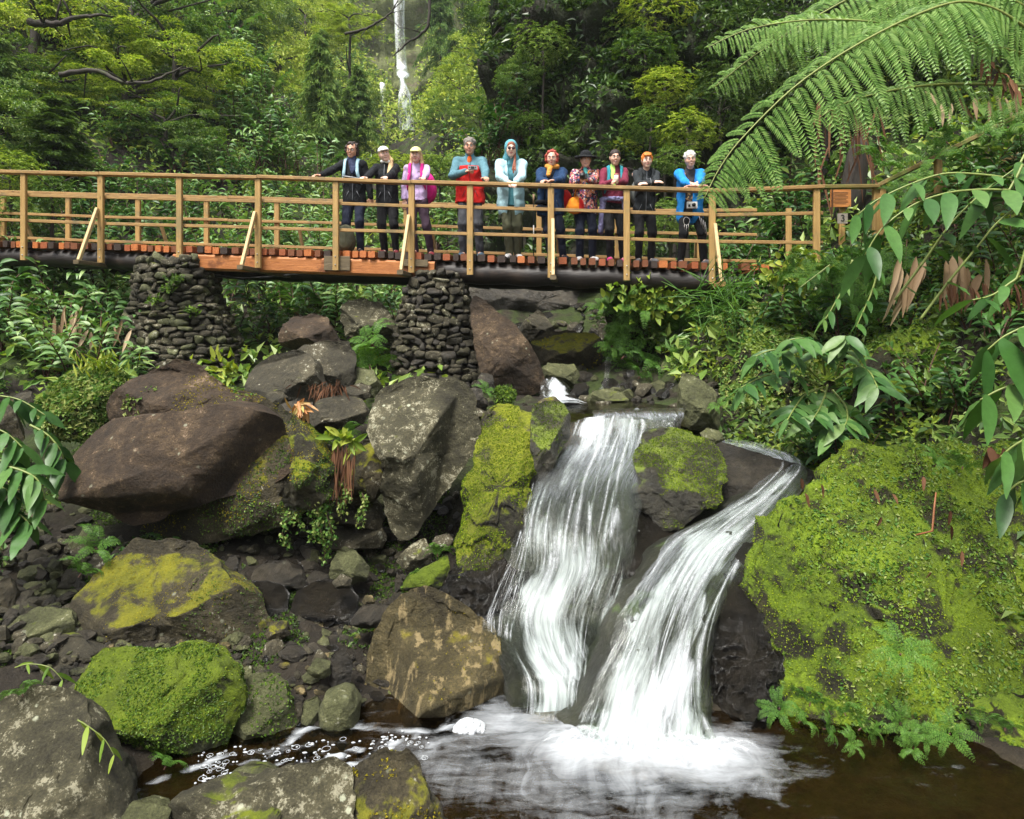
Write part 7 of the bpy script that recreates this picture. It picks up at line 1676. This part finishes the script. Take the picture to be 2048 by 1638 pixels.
def pack(o, label, mat, mat2, size=(.15, .10, .23), off=(0, .21, 1.18), straps=True, tilt=0, front=.135):
    k = o['k']; r, p = top('backpack', label, 'backpack', o, np.array(off)*[1, 1, k]); S = Sdf()
    S.ell((0, 0, 0), size, k=.03).ell((0, .02, -.06), np.array(size)*[1.02, 1.1, .7], k=.05).ell((0, .06, -.08), np.array(size)*[.75, .9, .5], k=.02)
    V, Q = S.mesh(.01); link('bag', mesh_data('bag', V, Q, mat, True), r)
    if straps:
        for sx in (-1, 1):
            sh = o['sh'][0 if sx < 0 else 1]; ch = o['chest']; c0 = np.array(off)*[1, 1, k]
            x = sh[0]*.62 + o['nb'][0]*.38
            P = np.array([[x, sh[1]+.13, sh[2]+.02], [x, sh[1]+.02, sh[2]+.085], [x, sh[1]-.07, sh[2]+.055], [x*1.0, ch[1]-front+.01, ch[2]+.07], [x*1.12, ch[1]-front-.004, ch[2]-.05], [x*1.45, ch[1]-.07, ch[2]-.15], [x*1.5, ch[1]+.07, ch[2]-.2]])
            q = catmull(P, np.linspace(0, 1, 26)); m = MB()
            T = nrm(np.gradient(q, axis=0)); nn = nrm(q-np.array([o['nb'][0], ch[1], 0])-np.stack([q[:, 0]*0, q[:, 0]*0, np.minimum(q[:, 2], ch[2])], 1)); sd = nrm(np.cross(T, nn)); nn = np.cross(sd, T)
            VV = np.concatenate([q+sd*.024+nn*.006, q-sd*.024+nn*.006, q-sd*.024-nn*.012, q+sd*.024-nn*.012]) - c0; nq = len(q)
            m.add(VV, [(a*nq+i, ((a+1) % 4)*nq+i, ((a+1) % 4)*nq+i+1, a*nq+i+1) for a in range(4) for i in range(nq-1)]); m.build('strap', mat2, r, True)
    return r
K = lambda n, c, **k: cloth(n, c, **k)
ZIPD = plain_mat('dark_zip', (.02, .02, .025), .4); ZIPG = plain_mat('grey_zip', (.16, .17, .19), .4)
BLK = K('black_softshell', (.0075, .0085, .0105)); NAVYT = K('navy_trousers', (.010, .014, .030)); BLKT = K('black_trousers', (.008, .008, .0095)); PLUM = K('plum_trousers', (.045, .026, .042)); GRT = K('charcoal_trousers', (.055, .057, .066)); OLV = K('olive_trousers', (.075, .078, .045)); JEAN = K('dark_jeans', (.008, .011, .024))
down = ((-.35, -.55, -.75), (0, -1, .5), .5)
rail_l = ((-.3, -.95, -.1), (0, 0, 1), .9); rail_r = ((.1, -.95, -.1), (0, 0, 1), .9)

o = person(705, .42, 1.69, 'person with dark curly hair and glasses in a black jacket, smiling, leftmost of the hikers', [(-.09, .06), (.13, -.02)], [(-.43, -.48, 1.085), (.30, .02, .80)], 1, BLK, NAVYT, SHOE['dark'], ('curly', hair_mat('dark_brown_curls', (.012, .007, .006), (.05, .025, .018))), yaw=-.1, roll=.08, smile=True, hem=.80, hip=.03, zip_c=ZIPG, zx=.03, hdir=[((-.55, -.8, -.12), (0, 0, 1), .5), None], loose=.014, elb=(-.6, -.2), collar=.02)
hz, k = o['hz'], o['k']; m = MB()
for sx in (-1, 1):
    m.tube([hz((sx*.031+.021*math.cos(a), -.106, .010+.017*math.sin(a))) for a in np.linspace(0, 2*PI, 15)], .0022, 5, cap=False); m.tube([hz((sx*.052, -.104, .014)), hz((sx*.08, 0, .014))], .002, 5)
m.tube([hz((-.010, -.107, .014)), hz((.010, -.107, .014))], .002, 5); m.build('glasses', plain_mat('glasses_frame', (.10, .06, .04), .3), o['root'], True)
S = Sdf(); S.cone(o['nb']+[-.02, -.07, .03], o['nb']+[.03, -.12, -.20], .045, .035, .03).cone(o['nb']+[.03, -.06, .04], o['nb']+[.05, -.12, -.17], .04, .03, .03); o['add']('scarf', S, K('navy_scarf', (.03, .04, .085)), .006)
pack(o, 'backpack with light blue and grey straps on the curly dark-haired hiker', K('blue_pack', (.10, .26, .38)), K('light_blue_strap', (.33, .50, .58)), front=.150)
m = MB(); m.tube([o['chest']+[-.13, -.155, -.07], o['chest']+[0, -.168, -.09], o['chest']+[.12, -.15, -.11]], .009, 8); m.build('chest_strap', K('grey_webbing', (.35, .36, .38)), o['root'], True)

o = person(772, .40, 1.63, 'person in a white cap with long blond hair over one shoulder, black jacket, head tilted', [(-.03, .05), (.15, .02)], [(-.22, -.46, 1.085), (.08, -.46, 1.09)], 2, BLK, BLKT, SHOE['red'], ('side', hair_mat('blond_hair', (.42, .26, .11), (.72, .52, .28))), yaw=.35, roll=-.25, pitch=.15, hem=.82, zip_c=ZIPG, hip=.02, hdir=[rail_l, rail_r], loose=.014, smile=True)
capmesh(o, plain_mat('white_cap', (.72, .70, .66), .8, .2, .05)); S = Sdf(); S.cone(o['nb']+[-.05, -.05, .035], o['nb']+[.05, -.07, .03], .028, .028, .02); o['add']('neckerchief', S, plain_mat('white_cloth', (.7, .7, .68), .8))

o = person(834, .42, 1.63, 'person in a pale yellow cap and lavender top with straight blond hair', [(-.02, -.05), (.20, .12)], [(-.20, -.02, .74), (.16, -.48, 1.085)], 0, K('lavender_top', (.50, .37, .60)), PLUM, SHOE['red'], ('long', bpy.data.materials['blond_hair']), yaw=-.05, hem=.90, hip=.0, hdir=[None, rail_r], elb=(-.3, -.6), arms_out=(.6, 1.0), collar=.03, cuffs=.12)
capmesh(o, plain_mat('yellow_cap', (.70, .68, .26), .8, .2, .05))
pack(o, 'bright pink backpack worn by the hiker in the lavender top', K('pink_pack', (.62, .02, .22)), bpy.data.materials['pink_pack'], size=(.16, .12, .25), off=(.11, .20, 1.15))
m = MB(); c = o['chest']; m.tube([c+[.03, -.138, .05], c+[.05, -.139, .062], c+[.075, -.137, .058], c+[.095, -.133, .065]], .0045, 6); m.tube([c+[.05, -.139, .05], c+[.075, -.137, .045]], .0035, 6); m.build('chest_mark', IRIS, o['root'], True)

RED = K('red_jacket', (.58, .018, .015)); TEAL = K('dusty_teal_cloth', (.085, .185, .225))
o = person(940, .42, 1.78, 'tall person with short grey hair in a red jacket with dusty teal sleeves', [(-.10, .04), (.15, .02)], [(-.05, -.34, 1.235), (.25, -.48, 1.085)], 1, [RED, TEAL], GRT, SHOE['blue'], ('waves', hair_mat('grey_hair', (.09, .075, .065), (.26, .23, .20))), smile=False, hem=.80, zip_c=ZIPD, zx=.01, wide=1.13, loose=.022, jcol=lambda c, arm: 1 if (arm or c[2] > 1.325) else 0, hdir=[((.75, -.65, .1), (-.3, -.5, .8), 1.0), ((.2, -.95, -.1), (0, 0, 1), .8)], elb=(-.8, -.5), arms_out=(1.2, 1.1), collar=.0)
S = Sdf(); S.ell(o['nb']+[0, -.068, -.055], (.036, .040, .075), k=.02); o['add']('shirt', S, K('orange_shirt', (.72, .12, .02)), .002)
r, p = top('controller', 'small grey handheld controller held by the grey-haired man', 'controller', o, o['hand0']+[.055, -.055, .02]); MB().box((0, 0, 0), (.066, .012, 0), (-.004, .022, 0), (0, 0, .026)).build('casing', plain_mat('grey_plastic', (.30, .30, .31), .4), r); m = MB()
for x in (-.045, .045): m.ell((x, -.028, .004), (.011, .008, .011), nu=10, nv=6)
m.box((0, -.026, 0), (.026, .004, 0), (0, .003, 0), (0, 0, .016)); m.build('sticks_and_screen', plain_mat('black_plastic', (.02, .02, .022), .35), r)

MINT = K('mint_jacket', (.36, .56, .62)); TEAL2 = K('teal_sweatshirt', (.10, .30, .36))
o = person(1022, .36, 1.70, 'person in a mint jacket with a teal hood up and sunglasses, long auburn hair', [(-.02, .06), (.10, .12)], [(-.03, -.47, 1.06), (.06, -.49, 1.05)], 2, MINT, OLV, SHOE['white'], ('braid', hair_mat('auburn_hair', (.12, .03, .012), (.32, .09, .035))), yaw=.05, lean=.16, hem=.66, loose=.028, wide=1.05, open_front=(.0, .035, 1.6), inner=(TEAL2,), hdir=[((.25, -.85, -.5), (0, -.5, .8), .5), ((-.15, -.85, -.5), (0, -.5, .8), .5)], arms_out=(1.3, 1.3), elb=(-1, -1), collar=-.02)
hz, k = o['hz'], o['k']; S = Sdf(); S.ell(hz((0, .03, .035)), np.array([.100, .108, .112])*k, o['R'], .03).ell(hz((0, .045, -.06)), np.array([.094, .088, .09])*k, o['R'], .03).cone(o['nb']+[-.05, -.0, .02], o['nb']+[.05, 0, .02], .075, .075, .04).minus(hz((0, -.115, -.01)), np.array([.068, .10, .102])*k, o['R'], .02); o['add']('hood', S, TEAL2, .004)
m = MB()
for sx in (-1, 1): m.ell(hz((sx*.031, -.102, .012)), np.array([.026, .008, .020])*k, o['R'])
m.tube([hz((-.012, -.107, .018)), hz((.012, -.107, .018))], .003, 6); m.build('sunglasses', plain_mat('dark_lens', (.05, .018, .022), .12, .6), o['root'], True)

NAVJ = K('navy_jacket', (.010, .034, .09)); 
o = person(1105, .40, 1.60, 'person with a red curly bob and yellow-orange scarf in a navy jacket', [(-.02, .06), (.16, .02)], [(-.12, -.46, 1.09), (.0, -.45, 1.10)], 0, NAVJ, JEAN, SHOE['dark'], ('curly', hair_mat('red_curls', (.22, .025, .018), (.50, .09, .06))), yaw=-.15, lean=.08, hem=.72, hip=-.03, zip_c=ZIPD, zx=-.02, loose=.028, wide=1.1, hdir=[((-.5, -.8, -.1), (0, 0, 1), .6), ((-.8, -.5, -.1), (0, 0, 1), .5)], arms_out=(1.0, 1.2))
S = Sdf(); S.cone(o['nb']+[-.07, -.06, .02], o['nb']+[.07, -.06, .02], .04, .04, .03).cone(o['nb']+[-.03, -.09, .0], o['nb']+[-.06, -.14, -.12], .04, .035, .03); o['add']('scarf', S, K('saffron_scarf', (.62, .27, .055)), .008)
r, p = top('shoulder_bag', 'black shoulder bag hanging at the side of the red-haired hiker in navy', 'bag', o, (-.165, -.15, .80)); S = Sdf()
for a in (-.055, .055):
    for b in (-.045, .045): S.cone((-.07, a*.5, b), (.07, a*.5, b), .032, .032, .03)
V, Q = S.mesh(.008); link('pouch', mesh_data('pouch', V, Q, BLK, True), r); MB().tube([np.array(o['sh'][1])*[.4, 1, 1]+[0, -.06, .10]-[-.165, -.15, .80], o['chest']+[-.02, -.155, .0]-[-.165, -.15, .80], o['waist']+[-.10, -.15, 0]-[-.165, -.15, .80], (.04, .0, .06)], .008, 6).build('strap', BLK, r, True)
r, p = top('trekking_pole', 'thin black and white trekking pole standing beside the red-haired hiker', 'pole', o, (-.285, -.06, .0)); MB().tube([(0, 0, 0), (.0, 0, .86)], .007, 8).build('shaft', BLK, r, True); MB().tube([(0, 0, .3), (0, 0, .52)], .0085, 8).build('band', plain_mat('white_paint', (.6, .6, .58)), r, True); MB().tube([(0, 0, .84), (0, -.005, .98)], [.014, .017], 8).build('grip', plain_mat('cork_grip', (.3, .2, .12)), r, True)
r, p = top('backpack', 'red bag strap-side behind the hiker in navy, peeking out at the right', 'backpack', o, (.20, .10, .93)); S = Sdf(); S.ell((0, 0, 0), (.10, .08, .15), k=.03).ell((0, .02, -.05), (.11, .09, .10), k=.03); V, Q = S.mesh(.01); link('bag', mesh_data('bag', V, Q, RED, True), r); MB().tube([(-.04, -.03, .13), (-.03, -.04, .19), (.02, -.02, .19), (.03, 0, .12)], .009, 6).build('handle', RED, r, True)

FLOR = pattern_mat('floral_jacket', (.3, .1, .1), [(.02, .015, .03), (.50, .17, .07), (.50, .45, .42), (.16, .02, .035), (.03, .04, .12), (.45, .20, .16), (.30, .06, .12), (.015, .012, .018)])
o = person(1170, .42, 1.60, 'person in a wide black hat and multicoloured floral jacket holding a camera', [(-.07, .05), (.12, .05)], [(-.10, -.40, 1.135), (.0, -.43, 1.12)], 0, FLOR, JEAN, SHOE['white'], ('short', hair_mat('brown_hair', (.06, .025, .015), (.14, .06, .035))), lean=.05, hem=.76, zip_c=ZIPD, loose=.018, wide=1.08, hdir=[((.3, -.9, .1), (-.6, 0, .8), 1.0), ((-.75, -.6, .1), (.2, 0, 1), .9)], smile=True)
hz, k = o['hz'], o['k']; S = Sdf(); S.ell(hz((0, .015, .085)), np.array([.092, .105, .075])*k, o['R'], .02).ell(hz((0, .012, .055)), np.array([.175, .185, .016])*k, o['R'], .03)
for sx in (-1, 1): S.ell(hz((sx*.135, .03, .035)), np.array([.035, .12, .02])*k, o['R'], .03)
o['add']('hat', S, BLK)
S = Sdf(); S.cone(o['nb']+[-.01, -.09, .0], o['nb']+[.02, -.14, -.22], .03, .028, .02); o['add']('scarf', S, K('teal_scarf', (.05, .25, .24)), .004)
r, p = top('camera', 'black camera held in front by the hiker in the floral jacket', 'camera', o, o['hand0']+[-.0, -.045, .015]); MB().box((0, 0, 0), (.055, 0, 0), (0, .025, 0), (0, 0, .036)).box((0, -.002, .042), (.022, 0, 0), (0, .018, 0), (0, 0, .012)).build('camera_body', plain_mat('black_plastic', (.02, .02, .022), .35) if 'black_plastic' not in bpy.data.materials else bpy.data.materials['black_plastic'], r); MB().tube([(-.01, -.02, -.002), (-.03, -.085, .0)], [.034, .036], 14).build('lens', bpy.data.materials['black_plastic'], r, True)
r, p = top('shoulder_bag', 'orange and red slouchy bag hanging beside the hiker in the floral jacket', 'bag', o, (-.15, -.12, .83)); S = Sdf(); S.ell((0, 0, 0), (.12, .065, .12), k=.03).ell((-.02, 0, -.06), (.13, .07, .075), k=.04); V, Q = S.mesh(.009); link('bag', mesh_data('bag', V, Q, [K('orange_bag', (.72, .24, .02)), RED], True, midx=[1 if c[0] > .045 else 0 for c in V[Q].mean(1)]), r); MB().tube([(-.02, 0, .11), (-.0, 0, .22), (.10, 0, .32), (.2, -.03, .50)], .010, 6).build('strap', bpy.data.materials['orange_bag'], r, True)

MAR = K('maroon_top', (.16, .022, .045)); NEON = K('neon_green_shirt', (.45, .72, .16))
o = person(1229, .42, 1.64, 'smiling person with tied dark hair in a maroon top holding a cup', [(-.06, .0), (.14, .10)], [(-.09, -.36, 1.13), (-.0, -.42, 1.11)], 0, [MAR, NEON], GRT if False else BLKT, SHOE['pink'], ('tied', hair_mat('near_black_hair', (.012, .007, .006), (.04, .02, .015))), smile=True, hem=.92, hip=-.02, wide=1.02, jcol=lambda c, arm: 1 if (not arm and c[2] > 1.17 and abs(c[0]+.055-(1.40-c[2])*.14) < .045-(1.40-c[2])*.10 and c[1] < 0) else 0, hdir=[((.35, -.9, .1), (-.9, 0, .4), 1.1), ((-.8, -.5, 0), (.2, 0, 1), .8)], loose=.004)
pack(o, 'teal backpack worn by the hiker in the maroon top', K('teal_pack', (.03, .24, .30)), bpy.data.materials['teal_pack'], off=(.07, .20, 1.17), size=(.16, .11, .24), front=.128)
S = Sdf()
for a in np.linspace(0, 2*PI, 17)[:-1]: S.cone(o['pel']+[.165*math.cos(a), .125*math.sin(a), .045], o['pel']+[.165*math.cos(a+.4), .125*math.sin(a+.4), .045], .032, .032, .02)
for sx, ln in ((-1, .42), (1, .36)): S.cone(o['pel']+[sx*.15, -.06, .03], o['pel']+[sx*.19, -.02, -ln], .05, .035, .03).cone(o['pel']+[sx*.12, .09, .03], o['pel']+[sx*.17, .08, -ln], .05, .04, .03)
o['add']('tied_jacket', S, K('lavender_grey_cloth', (.20, .19, .34)), .012)
r, p = top('drink_cup', 'small pale cup with a reddish sleeve held by the hiker in the maroon top', 'cup', o, o['hand0']+[.02, -.03, -.01]); MB().tube([(0, 0, -.05), (0, 0, .075)], [.027, .034], 16).build('cup', plain_mat('cup_paper', (.62, .50, .44), .5), r, True); MB().tube([(0, 0, .072), (0, 0, .088)], [.036, .034], 16).build('lid', plain_mat('cup_lid', (.45, .12, .10), .4), r, True)

DG = K('dark_grey_fleece', (.022, .026, .029))
o = person(1289, .40, 1.585, 'person with short bright orange hair in a dark grey turtleneck, arms folded on the rail', [(-.08, .05), (.11, .05)], [(.035, -.43, 1.11), (-.035, -.45, 1.085)], 2, DG, BLKT, SHOE['grey'], ('fringe', hair_mat('orange_hair', (.42, .09, .008), (.75, .24, .03))), lean=.12, hem=.74, zip_c=ZIPG, wide=1.02, loose=.004, hdir=[((.95, -.2, .05), (0, -.5, .8), .3), ((-.95, -.2, 0), (0, -.5, .8), .3)], arms_out=(1.4, 1.4), elb=(-.8, -.8), collar=.035, brows=plain_mat('dark_brow', (.05, .03, .02), .8))
pack(o, 'grey backpack with orange strap pulls on the orange-haired hiker', K('grey_pack', (.14, .15, .14)), DG, off=(-.02, .18, 1.18)); m = MB()
for sx in (-1, 1): m.tube([o['chest']+[sx*.115, -.135, .075], o['chest']+[sx*.125, -.14, -.01]], [.010, .004], 6)
m.build('strap_pulls', K('orange_pull', (.75, .25, .02)), o['root'], True)

BLU = K('blue_jacket', (.015, .21, .58)); TSH = pattern_mat('print', (.1, .1, .1), [(.06, .05, .05), (.40, .18, .07), (.5, .34, .16), (.05, .05, .05), (.24, .22, .12), (.06, .05, .05)], 34)
DT = K('dark_tshirt', (.045, .042, .045))
o = person(1372, .44, 1.62, 'person with short white hair in an open bright blue jacket, legs apart', [(-.07, .04), (.26, -.02)], [(.06, -.46, 1.075), (-.02, -.47, 1.07)], 0, BLU, BLKT, SHOE['grey'], ('waves', hair_mat('white_hair', (.42, .40, .38), (.70, .68, .65))), yaw=-.12, roll=-.12, lean=.14, hem=.66, loose=.022, wide=1.08, hip=.06, open_front=(.01, .055, 1.42), inner=([DT, TSH], lambda c: 1 if (c[0]-.03)**2+(c[2]-1.08)**2 < .085**2 and c[1] < 0 else 0), hdir=[((.95, -.3, .0), (0, 0, 1), .35), ((-.95, -.3, 0), (0, 0, 1), .35)], arms_out=(1.9, 1.9), elb=(-.3, -.3), cuffs=.42, brows=plain_mat('grey_brow', (.3, .27, .25), .8), smile=True, collar=-.01)
r, p = top('instant_camera', 'white instant camera with black trim hanging at the white-haired hiker\'s waist', 'camera', o, (.045, -.165, .86)); MB().box((0, 0, 0), (.072, 0, 0), (0, .025, 0), (0, 0, .046)).build('camera_body', plain_mat('white_plastic', (.68, .67, .65), .4), r); MB().tube([(.018, -.02, 0), (.018, -.05, 0)], [.030, .026], 18).box((-.045, -.0265, -.012), (.016, 0, 0), (0, .002, 0), (0, 0, .018)).build('lens', bpy.data.materials['black_plastic'], r, True)
m = MB(); kn = o['legs'][0][1]; c = (o['legs'][0][0]*.45+kn*.55); WP = plain_mat('white_print', (.45, .43, .42), .8)
m.tube([c+[.045*math.cos(a)+.01, -.108-.01*math.cos(a*2), .058*math.sin(a)] for a in np.linspace(0, 2*PI, 22)], .0035, 6, cap=False)
for x in (-.03, 0, .03): m.tube([c+[x+.01, -.108, -.06+abs(x)*.4], c+[x+.012, -.104, -.15+abs(x)]], .004, 6)
c = (o['legs'][1][0]*.2+o['legs'][1][1]*.8)
for x in (-.04, -.01, .02, .045): m.tube([c+[x, -.09, .12-x], c+[x+.03, -.092, -.05-x*2]], .0035, 6)
m.build('trouser_print', WP, o['root'], True)

# olive rucksack standing on the deck
s = s_of(678); r = thing('backpack', 'olive green rucksack standing on the deck at the left of the hikers', 'backpack', BP(s, .28, zd(s))); S = Sdf()
S.ell((0, 0, .17), (.16, .12, .18), k=.03).ell((0, 0, .30), (.12, .10, .14), k=.06).ell((.0, -.09, .13), (.12, .06, .10), k=.02); S.clip.append(lambda P: .003-P[..., 2])
V, Q = S.mesh(.009); link('bag', mesh_data('bag', V, Q, K('olive_canvas', (.075, .075, .045)), True), r); m = MB()
m.tube([(-.04, .02, .42), (-.03, .02, .48), (.03, .02, .48), (.04, .02, .42)], .009, 7); m.tube([(-.10, .05, .40), (-.17, -.02, .3), (-.16, -.05, .1)], .012, 7); m.build('straps', BLK, r, True)
# ------------------------------------------------------------------ camera, light, sky
cam = bpy.data.cameras.new('camera'); co_ = bpy.data.objects.new('camera', cam); COL.objects.link(co_)
co_.location = (0, 0, CZ); co_.rotation_euler = (PI/2, 0, 0)
cam.sensor_width = 36; cam.lens = 36*F/2048; cam.shift_y = -(819-HY)/2048; cam.clip_end = 500; cam.clip_start = .1
SC.camera = co_
wd = bpy.data.worlds.new('World'); SC.world = wd; wd.use_nodes = True
t = wd.node_tree; t.nodes.clear()
sky = t.nodes.new('ShaderNodeTexSky'); sky.sky_type = 'NISHITA'; sky.sun_disc = False
EL, AZ = math.radians(63), math.radians(212)     # sun behind the camera, to the left
sky.sun_elevation = EL; sky.sun_rotation = AZ; sky.air_density = 1.4; sky.dust_density = 4.0; sky.ozone_density = 1
bg = t.nodes.new('ShaderNodeBackground'); bg.inputs[1].default_value = .13
wo = t.nodes.new('ShaderNodeOutputWorld'); hs = t.nodes.new('ShaderNodeHueSaturation'); hs.inputs['Saturation'].default_value = .3; t.links.new(sky.outputs[0], hs.inputs['Color']); t.links.new(hs.outputs[0], bg.inputs[0]); t.links.new(bg.outputs[0], wo.inputs[0])
sl = bpy.data.lights.new('sun', 'SUN'); sl.energy = 2.7; sl.angle = math.radians(18); sl.color = (1, .96, .88)
so_ = bpy.data.objects.new('sun', sl); COL.objects.link(so_)
dv = Vector((math.sin(AZ)*math.cos(EL), math.cos(AZ)*math.cos(EL), math.sin(EL)))
so_.rotation_euler = dv.to_track_quat('Z', 'Y').to_euler(); so_.location = dv*40
vs = SC.view_settings; vs.view_transform = 'Standard'; vs.look = 'None'; vs.gamma = 1; vs.use_curve_mapping = False; vs.exposure = 1.34
# thin moist air filling the ravine
hm = bpy.data.materials.new('moist_air'); hm.use_nodes = True; ht = hm.node_tree; ht.nodes.clear()
hv = ht.nodes.new('ShaderNodeVolumePrincipled'); hv.inputs['Color'].default_value = (.9, .95, 1, 1); hv.inputs['Density'].default_value = .0004
ho = ht.nodes.new('ShaderNodeOutputMaterial'); ht.links.new(hv.outputs[0], ho.inputs['Volume'])
zt_ = max(float(GV[:, 2].max()), 118.0) + 3; zb_ = float(GV[:, 2].min()) - 1.5
hz_ = MB().box((-4, 41, (zt_+zb_)/2), (74, 0, 0), (0, 64, 0), (0, 0, (zt_-zb_)/2)).build('haze', hm); tag(hz_, 'thin moist air in the ravine paling the far cliff', 'haze', kind='stuff')
SC.cycles.max_bounces = 5; SC.cycles.transparent_max_bounces = 16; SC.cycles.diffuse_bounces = 2; SC.cycles.glossy_bounces = 2; SC.cycles.transmission_bounces = 2
SC.cycles.use_adaptive_sampling = True; SC.cycles.use_denoising = True
